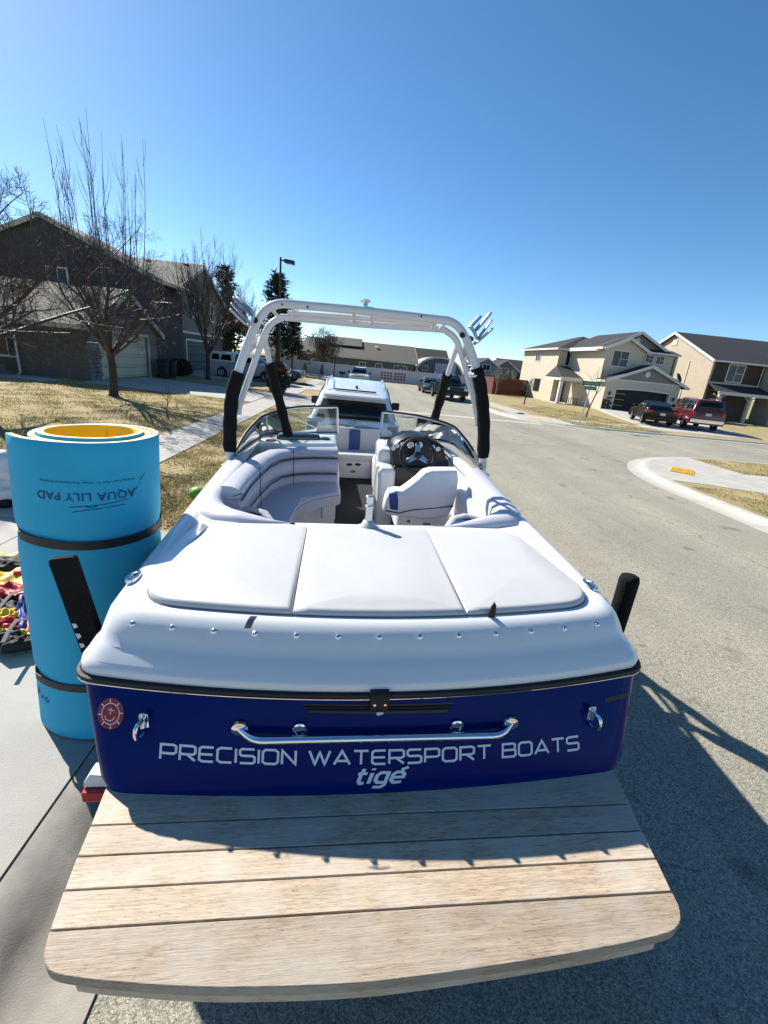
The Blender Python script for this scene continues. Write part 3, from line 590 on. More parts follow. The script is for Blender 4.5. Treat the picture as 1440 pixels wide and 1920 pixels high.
m = MB(); m.lathe([(.16, .85), (.15, .88), (.05, .9), (.05, 1.06)], (.6, 2.38, 0), 16); m.build('seat_pedestal', ALU, boat)
m = MB(); cushion(m, rpoly([(1.25, 1.12), (1.75, 1.12), (2.75, 1.2), (2.75, 1.48), (1.25, 1.43)], .05, 4), .10, lambda y, z, t: (.955-t, y, z), r=.03); m.build('side_pad', VINS, boat, smooth=60)
# ------------------------------------------------------------------ bow
m = MB(); cushion(m, rpoly([(-.42, 1.17), (.62, 1.17), (.62, 1.46), (-.42, 1.46)], .05, 4)[::-1], .14, lambda x, z, t: (x, 5.14-t, z), r=.04, crown=.01); bwb = m.build('bow_backrest', VINW, boat, smooth=60)
m = MB(); cushion(m, rpoly([(.045, 1.15), (.165, 1.15), (.165, 1.465), (.045, 1.465)], .015, 4)[::-1], .16, lambda x, z, t: (x, 5.14-t, z), r=.02); m.build('stripe', VINB, bwb, smooth=60)
m = MB(); cushion(m, rpoly([(-.4, 4.6), (.6, 4.6), (.5, 5.02), (-.35, 5.02)], .04, 4), .09, lambda x, y, t: (x, y, 1.10+t), r=.03, crown=.01); m.build('bow_seat', VINW, boat, smooth=60)
for sx, c0 in ((-1, .1), (1, .1)):
    m = MB(); pl = rpoly([(c0+sx*.22, 3.62), (c0+sx*.72, 3.62), (c0+sx*.55, 4.62), (c0+sx*.24, 4.62)], .05, 4)
    if sx < 0: pl = pl[::-1]
    cushion(m, pl, .34, lambda x, y, t: (x, y, .86+t), r=.05, crown=.01); m.build('bow_bench', VINW, boat, smooth=60)
m = MB(); m.b2((-.36, 4.62, .85), (.56, 4.68, 1.105)); bst = m.build('bow_step', GEL, boat, bevel=.01)
for u in (655, 671):
    p = BY(u, 871, 4.62); m = MB(); m.lathe([(.034, 0), (.03, .006)], (p[0], 4.62, p[2]), 14, M=Matrix.Diagonal((1.3, 1, .6)).to_3x3()@Matrix.Rotation(R_(90), 3, 'X')); m.build('vent', BLK, bst)
p = BY(662, 884, 4.62); m = MB(); m.lathe([(.03, 0), (.026, .004)], (p[0], 4.62, p[2]), 14, M=Matrix.Diagonal((1.3, 1, .7)).to_3x3()@Matrix.Rotation(R_(90), 3, 'X')); m.build('badge', mat('gold_badge', (.5, .36, .12), .3, metal=.8), bst)
# ------------------------------------------------------------------ windshield
def wsh(side):
    if side < 0:
        base = [BZ(440, 857, 1.575), BZ(458, 842, 1.59), BZ(480, 826, 1.61), BZ(503, 815, 1.635), BZ(560, 812, 1.65), BZ(633, 811.5, 1.66)]
        top = [BZ(440, 852, 1.59), BY(459, 817, 2.75), BY(479, 794, 2.95), BY(499, 780, 3.08), BY(555, 765.5, 3.22), BY(632, 764, 3.3)]
    else:
        base = [BZ(900, 880, 1.575), BZ(885, 862, 1.59), BZ(866, 845, 1.61), BZ(842, 829, 1.635), BZ(785, 823, 1.65), BZ(712, 822, 1.66)]
        top = [BZ(900, 875, 1.59), BY(885, 843, 2.75), BY(867, 819, 2.95), BY(845, 799, 3.08), BY(786, 782, 3.22), BY(718, 773, 3.3)]
    def dens(P, n=5):
        out = []
        for i in range(len(P)-1):
            for k in range(n):
                t = k/n; p0, p1, p2, p3 = P[max(i-1, 0)], P[i], P[i+1], P[min(i+2, len(P)-1)]
                out.append(.5*((2*p1)+(-p0+p2)*t+(2*p0-5*p1+4*p2-p3)*t*t+(-p0+3*p1-3*p2+p3)*t**3))
        return out+[P[-1]]
    B, T = dens(base), dens(top)
    m = MB(); m.tube(T, .013, 8); m.tube([b-np.array([0, 0, .004]) for b in B], .014, 8); w = m.build('windshield', ALU, boat)
    m = MB(); m.tube([t+np.array([0, 0, .012]) for t in T], .012, 8); m.build('top_trim', BLK, w)
    m = MB(); m.tube([b+np.array([0, -.012, .008]) for b in B], .007, 8); m.build('gasket', BLK, w)
    m = MB(); m.tube([B[15], T[15]], .011, 8); m.build('post', ALU, w); m = MB(); m.tube([B[-1], T[-1]], .013, 8); m.build('post', ALU, w)
    for (a, b) in ((1, 15), (15, len(B)-1)):
        th = np.array([0, .004, .003]); n = b-a+1
        v = [B[i] for i in range(a, b+1)]+[T[i] for i in range(a, b+1)]; v2 = [q+th for q in v]
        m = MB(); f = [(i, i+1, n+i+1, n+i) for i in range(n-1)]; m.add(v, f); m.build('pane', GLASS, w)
    m = MB(); mid = T[22]*.25+B[22]*.75; m.tube([T[18]+np.array([0, .0, -.02]), mid+np.array([0, .25, -.05])], .006, 6); m.build('brace', ALU, w)
wsh(-1); wsh(1)
# ------------------------------------------------------------------ tower
def pt(l, y): return [BY(u, v, y) for u, v in l]
tw = MB()
main = [(430, 866), (430, 850), (431, 790), (435, 735), (447, 695), (468, 640)]
def spl(P, n=6):
    P = [np.array(p) for p in P]; out = []
    for i in range(len(P)-1):
        for k in range(n):
            t = k/n; p0, p1, p2, p3 = P[max(i-1, 0)], P[i], P[i+1], P[min(i+2, len(P)-1)]
            out.append(.5*((2*p1)+(-p0+p2)*t+(2*p0-5*p1+4*p2-p3)*t*t+(-p0+3*p1-3*p2+p3)*t**3))
    return out+[P[-1]]
mainP = spl(pt([(431, 862), (431, 800), (435, 745), (447, 697), (463, 650), (481, 606), (496, 583), (512, 573), (528, 569.5), (548, 570.5), (685, 583), (815, 598), (838, 601), (856, 610), (869, 626), (880, 650), (893, 690), (903, 740), (907, 800), (905, 878)], 2.42))
tw.tube(mainP, .034, 12)
h2 = spl(pt([(447, 777), (450, 757), (470, 700), (487, 652), (499, 621), (511, 605), (527, 597), (545, 596), (690, 609), (818, 617), (838, 622), (854, 636), (864, 660), (877, 705), (890, 755), (896, 790), (896, 799)], 2.60))
tw.tube(h2, .027, 12)
mid = pt([(540, 587), (685, 597), (818, 607)], 2.52); tw.tube(mid, .020, 10)
tower = tw.build('tower', WPC, boat, smooth=50)
for (a, b) in (((452, 664), (474, 668)), ((505, 576), (524, 596)), ((548, 570), (552, 596)), ((663, 581), (663, 607)), ((697, 584), (697, 610)), ((815, 599), (812, 617)), ((838, 602), (822, 620)), ((884, 664), (868, 676)), ((888, 690), (876, 698))):
    m = MB(); m.tube([BY(*a, 2.43), BY(*b, 2.59)], .014, 8); m.build('strut', WPC, tower)
for (a, b, c_) in (((455, 676), (486, 620), (480, 652)), ((889, 690), (868, 640), (871, 668))):
    m = MB(); P = [BY(*a, 2.44), BY(*b, 2.58), BY(*c_, 2.58)]; m.prism(P, (0, .012, 0)); m.build('gusset', WPC, tower)
for (l, y0, y1) in (((497, 638), 2.62, 2.75), ((857, 648), 2.62, 2.75)): pass
for (tp_, md, ft) in (((496, 636), (506, 682), (542, 822)), ((858, 646), (838, 706), (804, 822))):
    a = BY(*tp_, 2.62); b = BY(*md, 2.74); f_ = BZ(*ft, 1.62)
    m = MB(); m.tube([a, b], .024, 10); m.build('front_leg', WPC, tower)
    m = MB(); n = 12; P = [b+(f_-b)*t for t in np.linspace(-.02, 1, n)]; m.tube(P, [.05*(.9+.1*math.sin(k*2.1)) for k in range(n)], 12); m.build('foam_sleeve', FOAM, tower, smooth=60)
i0 = next(i for i, p in enumerate(mainP) if p[2] > 2.24); sl = mainP[2:i0+1]
for S_ in (mainP[2:i0+1], mainP[-i0-1:-2]):
    P = S_ if S_[0][2] < S_[-1][2] else S_[::-1]; n = len(P)
    m = MB(); m.tube(P, [.048 if k in (0, n-1) else .056*(1+.05*math.sin(k*1.7)) for k in range(n)], 14); m.build('foam_sleeve', FOAM, tower, smooth=60)
for (u, v, sx) in ((430, 866, -1), (905, 884, 1)):
    p = BY(u, v, 2.42); m = MB(); m.box(p+np.array([0, 0, -.02]), (.10, .14, .018)); m.tube([p+np.array([0, 0, -.03]), p+np.array([0, 0, .09])], .028, 10); m.build('foot', ALU, tower, bevel=.004)
for (a, b) in (((447, 770), (437, 765)), ((896, 792), (905, 788))):
    m = MB(); m.tube([BY(*a, 2.60), BY(*b, 2.46)], .013, 8); m.build('clamp', ALU, tower)
# light on top, bolts
p = BY(685, 578, 2.42); m = MB(); m.lathe([(.018, -.01), (.02, .02), (.016, .035), (.038, .045), (.04, .055), (.03, .062)], p, 16); m.build('anchor_light', ALU, tower)
for (u, v) in ((529, 571), (577, 576), (790, 593)):
    p = BY(u, v, 2.385); m = MB(); m.lathe([(.008, 0), (.008, .006)], p, 10, M=Matrix.Rotation(R_(90), 3, 'X')); m.build('bolt', BLK, tower)
# board racks: a palm with four tines each
RACK = mat('satin_aluminium', (.42, .47, .54), .45, metal=.6, var=.05)
def rack(base, tips, y):
    o = [BY(u, v, y) for u, v in base]; m = MB()
    m.tube(o, .02, 8, flat=.7); ro = m.build('board_rack', RACK, tower, smooth=50)
    for (s, e, dy) in tips:
        a, b = BY(*s, y), BY(*e, y+dy); P = [a+(b-a)*t for t in (0, .12, .5, .88, .97, 1)]; m = MB(); m.tube(P, [.016, .026, .026, .025, .018, .007], 8, flat=.45); m.build('tine', RACK, ro, smooth=50)
rack([(464, 611), (472, 605), (476, 590), (470, 580)], [((463, 610), (431, 579), -.05), ((468, 606), (433, 568), -.02), ((474, 594), (438, 556), .05), ((470, 582), (445, 557), .1)], 2.36)
rack([(889, 646), (895, 637), (889, 622), (882, 612)], [((891, 645), (925, 615), -.05), ((895, 636), (923, 599), -.02), ((890, 622), (921, 585), .05), ((880, 614), (901, 592), .1)], 2.36)
for (a, b) in (((478, 600), (490, 612)), ((866, 628), (884, 636))):
    m = MB(); m.tube([BY(*a, 2.38), BY(*b, 2.56)], .022, 10); m.build('rack_bracket', BLK, tower)
# ------------------------------------------------------------------ pylon, deck fittings
p0 = BZ(690, 991, 1.512); m = MB()
m.lathe([(.040, -.005), (.034, .01), (.027, .03), (.022, .06), (.021, .125), (.026, .13), (.026, .14), (.013, .145), (.013, .155), (.022, .158), (.023, .195), (.018, .2)], p0, 16); m.build('ski_pylon', ALU, boat)
m = MB(); n = 20; rings = []
for r, z in ((.085, .0), (.06, .012), (.042, .03), (.026, .06)):
    rings.append([(p0[0]+(r+(.012*math.sin(k*1.885*2) if r > .05 else 0))*math.cos(6.2832*k/n), p0[1]+(r+(.012*math.sin(k*1.885*2) if r > .05 else 0))*math.sin(6.2832*k/n), p0[2]+z-.006) for k in range(n)])
m.loft(rings, True, False, True); m.build('pylon_boot', VINW, boat, smooth=70)
stud = MB(); stud.lathe([(.0105, 0), (.0105, .003), (.007, .006), (.0075, .010), (.004, .012)], (0, 0, 0), 12); st0 = None
for (u, v) in ((245, 1175), (320, 1182), (400, 1186), (478, 1189), (556, 1191.5), (634, 1194), (711, 1195.5), (787, 1196), (861, 1194.5), (931, 1192), (1000, 1190.5), (1066, 1188), (1127, 1180)):
    p = BZ(u, v, 1.45); x = p[0]; y = .090-.115*(1-(x/1.054)**2)
    if st0 is None: st0 = stud.build('snap_stud', CHR, boat); o = st0
    else: o = inst(st0, 'snap_stud', boat, (0, 0, 0))
    o.location = (x, y-.001, 1.4502); o.rotation_euler = (R_(48), 0, 0)
def onpad(u, v, dz=0): return BZ(u, v, 1.512+dz)
a, b = BZ(476, 1155, 1.507), BZ(464, 1177, 1.475)
m = MB(); w = np.array([.012, 0, 0]); q = [a-w, a+w, (a+b)/2+w+[0, 0, .006], (a+b)/2-w+[0, 0, .006], b+w, b-w]; m.add(q+[x-np.array([0, 0, .003]) for x in q], [(0, 1, 2, 3), (3, 2, 4, 5), (7, 6, 9, 8), (8, 9, 11, 10), (0, 3, 9, 6), (3, 5, 11, 9), (1, 7, 8, 2), (2, 8, 10, 4), (5, 4, 10, 11)]); m.build('pull_strap', mat('grey_webbing', (.16, .16, .18), .8, vs=80, var=.2), boat)
p = BZ(921, 1158, 1.485); m = MB(); m.add([(p[0]+dx, p[1]+dy, p[2]+dz) for dy in (-.004, .004) for dx, dz in ((-.016, -.01), (.014, -.01), (.013, .055), (.003, .072), (-.008, .05))], [(0, 1, 2, 3, 4), (9, 8, 7, 6, 5)]+[(i, (i+1) % 5, 5+(i+1) % 5, 5+i) for i in range(5)]); m.build('latch_strap', BLK, boat, bevel=.002)
for (u, v, sx, sy) in ((548, 982, .03, .014), (766, 977, .022, .02), (800, 983, .05, .016)):
    p = BZ(u, v, 1.50); m = MB(); m.box(p, (sx, sy, .016), Matrix.Rotation(R_(-15), 3, 'Z')); m.build('hatch_latch', BLK, boat, bevel=.004)
for (u, v) in ((993, 988),):
    p = BZ(u, v, 1.487); m = MB(); m.lathe([(.032, 0), (.032, .004), (.022, .005), (.018, .001)], p, 18); m.build('deck_fill_cap', ALU, boat)
for (u, v, sx) in ((250, 1081, -1), (1106, 1096, 1)):   # pull-up cleats with oval plates
    p = BZ(u, v, 1.497); m = MB(); M = Matrix.Diagonal((.55, 1.25, 1)).to_3x3(); m.lathe([(.045, -.003), (.043, .005), (.034, .006), (.03, .002)], p, 20, M=M); co = m.build('deck_cleat', CHR, boat)
    m = MB(); m.tube([p+np.array([0, -.03, .006]), p+np.array([.008*sx, 0, .012]), p+np.array([0, .03, .006])], .006, 8); m.build('horn', CHR, co)
hgp = [BZ(u, v, 1.482) for u, v in ((1033, 1024), (1058, 1053), (1084, 1083), (1104, 1107))]; m = MB(); m.tube([q+np.array([.004, 0, -.006]) for q in hgp], .006, 6); hg = m.build('hinge', BLK, boat)
for k in range(12):
    t = (k+.5)/12*(len(hgp)-1); i = int(t); q = hgp[i]*(1-t+i)+hgp[i+1]*(t-i); m = MB(); m.lathe([(.005, 0), (.005, .008)], q+np.array([.012, 0, -.008]), 8); m.build('screw', CHR, hg)
gl_ = [BZ(u, v, 1.475) for u, v in ((300, 1040), (330, 1000), (352, 985))]; m = MB(); m.tube(gl_, .005, 6); m.build('pad_edge_seal', BLK, boat)
# ------------------------------------------------------------------ transom fittings
def tsy(x, z):
    zz = [.945, .975, 1.04, 1.16, 1.28]; f = lambda v: float(np.interp(z, zz, v))
    return f([YS, YS*.915, YS*.725, YS*.36, 0])-f([.054, .062, .075, .10, .125])*(1-(x/f([.99, 1.012, 1.035, 1.075, 1.115]))**2)
def T3(x, z, off=.0): return np.array([x, tsy(x, z)-off, z])
def TP(u, v, off=0.):
    p = BY(u, v, -.1)
    for _ in range(6): p = BY(u, v, tsy(p[0], p[2])-off)
    return p
a, b = TP(450, 1367), TP(957, 1357)
m = MB(); P = fillet([a, a+np.array([.055, -.055, .002]), b+np.array([-.055, -.055, .002]), b], .05, 6); m.tube(P, .0135, 12); gr = m.build('grab_rail', CHR, boat)
for q in (a, b):
    m = MB(); m.lathe([(.032, -.004), (.030, .006), (.02, .01)], q, 18, M=Matrix.Rotation(R_(90), 3, 'X')); m.build('flange', CHR, gr)
for (u, v) in ((562, 1366), (856, 1360)):
    q = TP(u, v); m = MB(); m.lathe([(.026, -.003), (.026, .006), (.02, .009), (.018, .004)], q, 18, M=Matrix.Rotation(R_(90), 3, 'X')); m.build('exhaust_fitting', CHR, boat)
for (u, v, sx) in ((272, 1358, -1), (1106, 1343, 1)):
    q = TP(u, v); m = MB(); pl = rpoly([(-.016, -.052), (.016, -.052), (.016, .052), (-.016, .052)], .015, 4); m.prism([(q[0]+x, q[1]+.004, q[2]+z) for x, z in pl], (0, -.010, 0)); tb = m.build('tie_down_eye', CHR, boat, bevel=.002)
    m = MB(); m.tube(fillet([q+np.array([0, 0, -.03]), q+np.array([sx*.012, -.05, -.03]), q+np.array([sx*.012, -.05, .03]), q+np.array([0, 0, .03])], .028, 6), .0075, 10); m.build('eye_loop', CHR, tb)
    for dz in (-.036, .036):
        m = MB(); m.lathe([(.008, 0), (.007, .006)], q+np.array([0, -.006, dz]), 10, M=Matrix.Rotation(R_(90), 3, 'X')); m.build('nut', CHR, tb)
vt = [TP(568, 1319, .001), TP(580, 1336, .001), TP(838, 1335, .001), TP(850, 1316, .001)]
m = MB(); n = 16; top = [T3(x, z, .002) for x, z in zip(np.linspace(vt[0][0], vt[3][0], n), np.linspace(vt[0][2], vt[3][2], n))]; bot = [T3(x, z, .002) for x, z in zip(np.linspace(vt[1][0], vt[2][0], n), np.linspace(vt[1][2], vt[2][2], n))]
m.loft([top, bot], False); m.build('vent_panel', mat('vent_black', (.004, .004, .005), .35), boat)
for k in (.3, .6):
    m = MB(); m.tube([t*(1-k)+q*k+np.array([0, -.003, 0]) for t, q in zip(top, bot)], .003, 6); m.build('vent_slat', BLK, boat)
q = TP(711, 1310); m = MB(); m.box(q+np.array([0, -.020, .0]), (.070, .012, .075)); m.box(q+np.array([0, -.004, .035]), (.070, .05, .012)); br_ = m.build('latch_bracket', BLK, boat, bevel=.004)
for dx in (-.019, .019):
    m = MB(); m.lathe([(.006, 0), (.005, .005)], q+np.array([dx, -.026, -.002]), 10, M=Matrix.Rotation(R_(90), 3, 'X')); m.build('screw', CHR, br_)
# stroke lettering
GLY = {'P': (1.12, [[(0, 0), (0, 1), (.95, 1), (1.12, .9), (1.12, .5), (.95, .4), (.08, .4)]]), 'R': (1.12, [[(0, 0), (0, 1), (.95, 1), (1.12, .9), (1.12, .52), (.95, .42), (.08, .42)], [(.55, .40), (1.12, 0)]]),
       'E': (1.02, [[(1.02, 1), (.2, 1), (0, .88), (0, .12), (.2, 0), (1.02, 0)], [(.07, .5), (.98, .5)]]), 'C': (1.05, [[(1.05, 1), (.22, 1), (0, .86), (0, .14), (.22, 0), (1.05, 0)]]),
       'I': (0, [[(0, 0), (0, 1)]]), 'S': (1.08, [[(1.06, 1), (.15, 1), (0, .9), (0, .62), (.15, .52), (.93, .52), (1.08, .42), (1.08, .1), (.93, 0), (.02, 0)]]),
       'O': (1.12, [[(.5, 1), (.2, 1), (0, .86), (0, .14), (.2, 0), (.92, 0), (1.12, .14), (1.12, .86), (.92, 1), (.47, 1)]]), 'N': (1.0, [[(0, 0), (0, 1), (1.0, 0), (1.0, 1)]]),
       'W': (1.55, [[(0, 1), (.42, 0), (.78, .92), (1.14, 0), (1.55, 1)]]), 'A': (1.2, [[(0, 0), (.6, 1), (1.2, 0)], [(.22, .27), (.98, .27)]]), 'T': (1.1, [[(0, 1), (1.1, 1)], [(.55, .93), (.55, 0)]]),
       'B': (1.1, [[(0, .52), (0, 0), (.95, 0), (1.1, .1), (1.1, .42), (.95, .52), (.08, .52)], [(0, .52), (0, 1), (.9, 1), (1.05, .9), (1.05, .62), (.92, .53)]])}
def ribbon(mb, P, hw, f3, lift):
    P = [np.array(p, float) for p in P]; D = []
    for i in range(len(P)-1):
        n = max(1, int(np.linalg.norm(P[i+1]-P[i])/.2)); D += [P[i]+(P[i+1]-P[i])*k/n for k in range(n)]
    D.append(P[-1]); L, Rr = [], []
    for i, p in enumerate(D):
        t1 = D[i]-D[i-1] if i else D[1]-D[0]; t2 = D[i+1]-D[i] if i < len(D)-1 else t1
        t1 = t1/np.linalg.norm(t1); t2 = t2/np.linalg.norm(t2); n1 = np.array([-t1[1], t1[0]]); n2 = np.array([-t2[1], t2[0]]); m_ = n1+n2; m_ = m_/max(.45, m_.dot(m_)/2)*1.0
        L.append(p+m_*hw*.5*2/2); Rr.append(p-m_*hw*.5*2/2)
    mb.loft([[f3(*q, lift) for q in L], [f3(*q, lift) for q in Rr]], False)
TXT = 'PRECISION WATERSPORT BOATS'; gap, spc = .30, .72
tot = sum((GLY[c][0]+gap if c != ' ' else spc) for c in TXT)-gap
xa, za = TP(301, 1420)[[0, 2]]; xb, zb = TP(1084, 1403)[[0, 2]]; Ht = np.linalg.norm(TP(302, 1395)-TP(301, 1420))*.97; sc = (xb-xa)/tot
lt = None; cur = 0
for c in TXT:
    if c == ' ': cur += spc; continue
    m = MB()
    def f3(x, y, lift, cur=cur):
        X = xa+(cur+x)*sc; Z = za+(zb-za)*((cur+x)/tot)+y*Ht; return T3(X, Z, .0035+lift)
    for k, st in enumerate(GLY[c][1]): ribbon(m, st, .175, f3, k*.0004)
    m.build('letter', DECAL, hull, smooth=0); cur += GLY[c][0]+gap
def text2d(s, size=1., shear=0., offset=0., spacing=1.):
    cu = bpy.data.curves.new('tmp', 'FONT'); cu.body = s; cu.size = size; cu.shear = shear; cu.offset = offset; cu.space_character = spacing; cu.resolution_u = 4
    o = bpy.data.objects.new('tmp', cu); COL.objects.link(o); dg = bpy.context.evaluated_depsgraph_get(); e = o.evaluated_get(dg); me = e.to_mesh()
    v = np.array([tuple(p.co) for p in me.vertices]); f = [tuple(p.vertices) for p in me.polygons]; e.to_mesh_clear(); bpy.data.objects.remove(o); bpy.data.curves.remove(cu)
    return v, f
TG = [(0, [[(.32, 1.42), (.22, .95), (.22, .25), (.36, .03), (.62, .06)], [(-.02, .98), (.62, .98)]]), (.86, [[(.1, 1.0), (.1, .0)], [(.1, 1.28), (.1, 1.45)]]), (1.32, [[(.78, 1.0), (.25, 1.0), (.05, .78), (.05, .28), (.25, .06), (.72, .06)], [(.78, 1.1), (.78, -.16), (.60, -.36), (.02, -.36)]]), (2.42, [[(.08, .5), (.82, .5), (.82, .78), (.62, 1.0), (.25, 1.0), (.05, .78), (.05, .25), (.25, .02), (.80, .04)], [(.50, 1.22), (.92, 1.45)]])]
pL, pR = TP(664, 1468), TP(766, 1433); Wt = 3.35; zs_ = (pR[2]-pL[2])/(1.45); zb0 = TP(700, 1464)[2]
for xo, sts in TG:
    m = MB()
    for k, st in enumerate(sts):
        def f3(x, y, lift, xo=xo): return T3(pL[0]+(xo+x+.28*y)/(Wt+.4)*(pR[0]-pL[0]), zb0-.005+y*zs_*.92, .0035+lift)
        ribbon(m, st, .27, f3, k*.0005)
    m.build('maker_letter', DECAL, hull, smooth=0)
v3, f3_ = text2d('tige', 1., .42, .03, .92); q = TP(711, 1325); m = MB(); s_ = .019; wc_ = (v3[:, 0].min()+v3[:, 0].max())/2
m.add([(q[0]+(x-wc_)*s_, q[1]-.0275, q[2]-.010+y*s_) for x, y, _ in v3], f3_); m.build('maker_name', DECAL, br_, smooth=0)
# red sticker with a ship's wheel and anchor
q = TP(208, 1337); rs = .047
def disc(mb, r, lift, n=28, r0=None, cx=0, cz=0):
    A = [T3(q[0]+cx+r*math.cos(6.2832*k/n), q[2]+cz+r*math.sin(6.2832*k/n), lift) for k in range(n)]
    if r0 is None: mb.add(A, [tuple(range(n))])
    else: mb.loft([A, [T3(q[0]+cx+r0*math.cos(6.2832*k/n), q[2]+cz+r0*math.sin(6.2832*k/n), lift) for k in range(n)]])
m = MB(); disc(m, rs, .002); stk = m.build('round_sticker', REDD, hull, smooth=0)
m = MB(); disc(m, rs*.70, .0032, r0=rs*.63)
for k in range(8):
    a_ = 6.2832*k/8+.12; m.add([T3(q[0]+r*math.cos(a_+s), q[2]+r*math.sin(a_+s), .0036) for r, s in ((rs*.66, -.05), (rs*.94, -.06), (rs*.94, .06), (rs*.66, .05))], [(0, 1, 2, 3)])
ribbon(m, [(.02, .38), (-.02, -.05)], .08, lambda x, y, l: T3(q[0]+x*rs, q[2]+y*rs, .0034+l), 0); ribbon(m, [(-.22, .26), (.28, .22)], .07, lambda x, y, l: T3(q[0]+x*rs, q[2]+y*rs, .0038+l), 0)
ribbon(m, [(-.40, -.16), (-.34, -.36), (-.06, -.46), (.24, -.36), (.32, -.16)], .07, lambda x, y, l: T3(q[0]+x*rs, q[2]+y*rs, .0034+l), 0)
m.build('sticker_print', mat('sticker_white', (.72, .66, .66), .5), stk, smooth=0)
q2 = TP(1155, 1308); m = MB(); m.add([T3(q2[0]+dx, q2[2]+dz, .002) for dx, dz in ((-.055, -.010), (.055, -.004), (.055, .012), (-.055, .006))], [(0, 1, 2, 3)]); m.build('dark_label', BLK, hull, smooth=0)
# ------------------------------------------------------------------ swim platform
ZP = .95
joints = [-.17]+[BZ(690, v, ZP)[1] for v in (1528, 1582, 1641, 1709)]
le = [BZ(*q, ZP) for q in ((195, 1482), (170, 1548), (145, 1606), (120, 1670), (93, 1745))]; re_ = [BZ(*q, ZP) for q in ((1155, 1447), (1180, 1507), (1203, 1557), (1230, 1610), (1260, 1672))]
hwp = [(r[0]-l[0])/2 for l, r in zip(le, re_)]; cxp = [(r[0]+l[0])/2 for l, r in zip(le, re_)]
rear = [BZ(*q, ZP) for q in ((81, 1790), (84, 1806), (97, 1823), (141, 1833), (204, 1840), (340, 1850), (486, 1851), (700, 1841), (947, 1808), (1142, 1775), (1245, 1752), (1270, 1738), (1277, 1720), (1273, 1697))]
rear = spl([np.array(p) for p in rear], 3)
print('platform', joints, hwp, cxp, [tuple(np.round(p[:2], 2)) for p in rear[::6]])
m = MB()
for x in (-.55, 0, .55): m.b2((x-.05, -.60, ZP-.12), (x+.05, -.12, ZP-.0725))
plat = m.build('swim_platform', TEAK, boat, bevel=.006)
m = MB(); rb = [(p[0]*.985, p[1]+.002) for p in rear[8:-9]]; m.prism([(x, y, ZP-.072) for x, y in rb]+[(rb[-1][0], rb[-1][1]+.09, ZP-.072), (rb[0][0], rb[0][1]+.09, ZP-.072)], (0, 0, .033)); m.build('edge_board', TEAK, plat, bevel=.004)
jm = []
for k in range(5): jm.append(((cxp[k]-hwp[k], le[k][1] if k else joints[0]), (cxp[k]+hwp[k], re_[k][1] if k else joints[0])))
for k in range(5):
    (l0, r0_) = jm[k]; e = .0022
    if k < 4:
        (l1, r1) = jm[k+1]; poly = [(l1[0], l1[1]+e), (r1[0], r1[1]+e), (r0_[0], r0_[1]-e), (l0[0], l0[1]-e)]
    else: poly = [(p[0], p[1]) for p in rear]+[(r0_[0], r0_[1]-e), (l0[0], l0[1]-e)]
    m = MB(); m.prism([(x, y, ZP-.036) for x, y in poly], (0, 0, .036)); m.build('plank', TEAK, plat, bevel=.0025, seg=2)
# ------------------------------------------------------------------ trailer
trl = thing('boat_trailer', 'black boat trailer with padded guide posts carrying the navy and white boat', 'trailer'); trl.matrix_world = BOAT_M
TRB = mat('trailer_black', (.012, .013, .016), .4, vs=5, var=.1); TYRE = mat('tyre', (.014, .014, .014), .85, vs=30, var=.2, bump=.3, bs=80); WHP = mat('white_plastic', (.68, .69, .70), .4, var=.03)
REDL = mat('red_lens', (.42, .012, .012), .15, var=.1, vs=30, coat=.5); GALV = mat('galvanised', (.5, .5, .5), .45, metal=.9, var=.1, vs=20)
GZ = .0
m = MB()
for sx in (-1, 1): m.tube(fillet([(sx*.55, .3, .52), (sx*.55, 5.0, .5), (sx*.05, 6.9, .46)], .4), .045, 8)
m.tube([(0, 6.8, .46), (0, 7.75, .44)], .05, 8); m.build('frame', TRB, trl)
for y in (.5, 2.6, 4.6):
    m = MB(); m.b2((-.98 if y < 4 else -.56, y-.04, .46), (.98 if y < 4 else .56, y+.04, .54)); m.build('cross_member', TRB, trl)
for sx in (-1, 1):
    m = MB(); m.b2((sx*.42-.07, .35, .575), (sx*.42+.07, 4.4, .64)); m.build('bunk', CARP, trl, bevel=.01)
    for y in (2.25, 3.05):
        c = (sx*.92, y, .345+GZ); M = Matrix.Rotation(R_(90), 3, 'Y')
        m = MB(); m.lathe([(.2, -.1), (.31, -.1), (.335, -.07), (.335, .07), (.31, .1), (.2, .1)], c, 24, M=M, c0=False, c1=False); ty = m.build('wheel', TYRE, trl)
        m = MB(); m.lathe([(.2, -.09), (.19, 0), (.09, .03*sx), (.05, .05*sx)], c, 20, M=M); m.build('rim', ALU, ty)
    m = MB(); rings = []
    for x in (sx*.79, sx*1.06): rings.append([(x, yy, zz) for yy, zz in ((1.78, .42), (1.85, .62), (2.1, .74), (3.2, .74), (3.45, .62), (3.52, .42))])
    m.loft(rings, False); f_ = m.build('fender', TRB, trl); sol = f_.modifiers.new('s', 'SOLIDIFY'); sol.thickness = .015
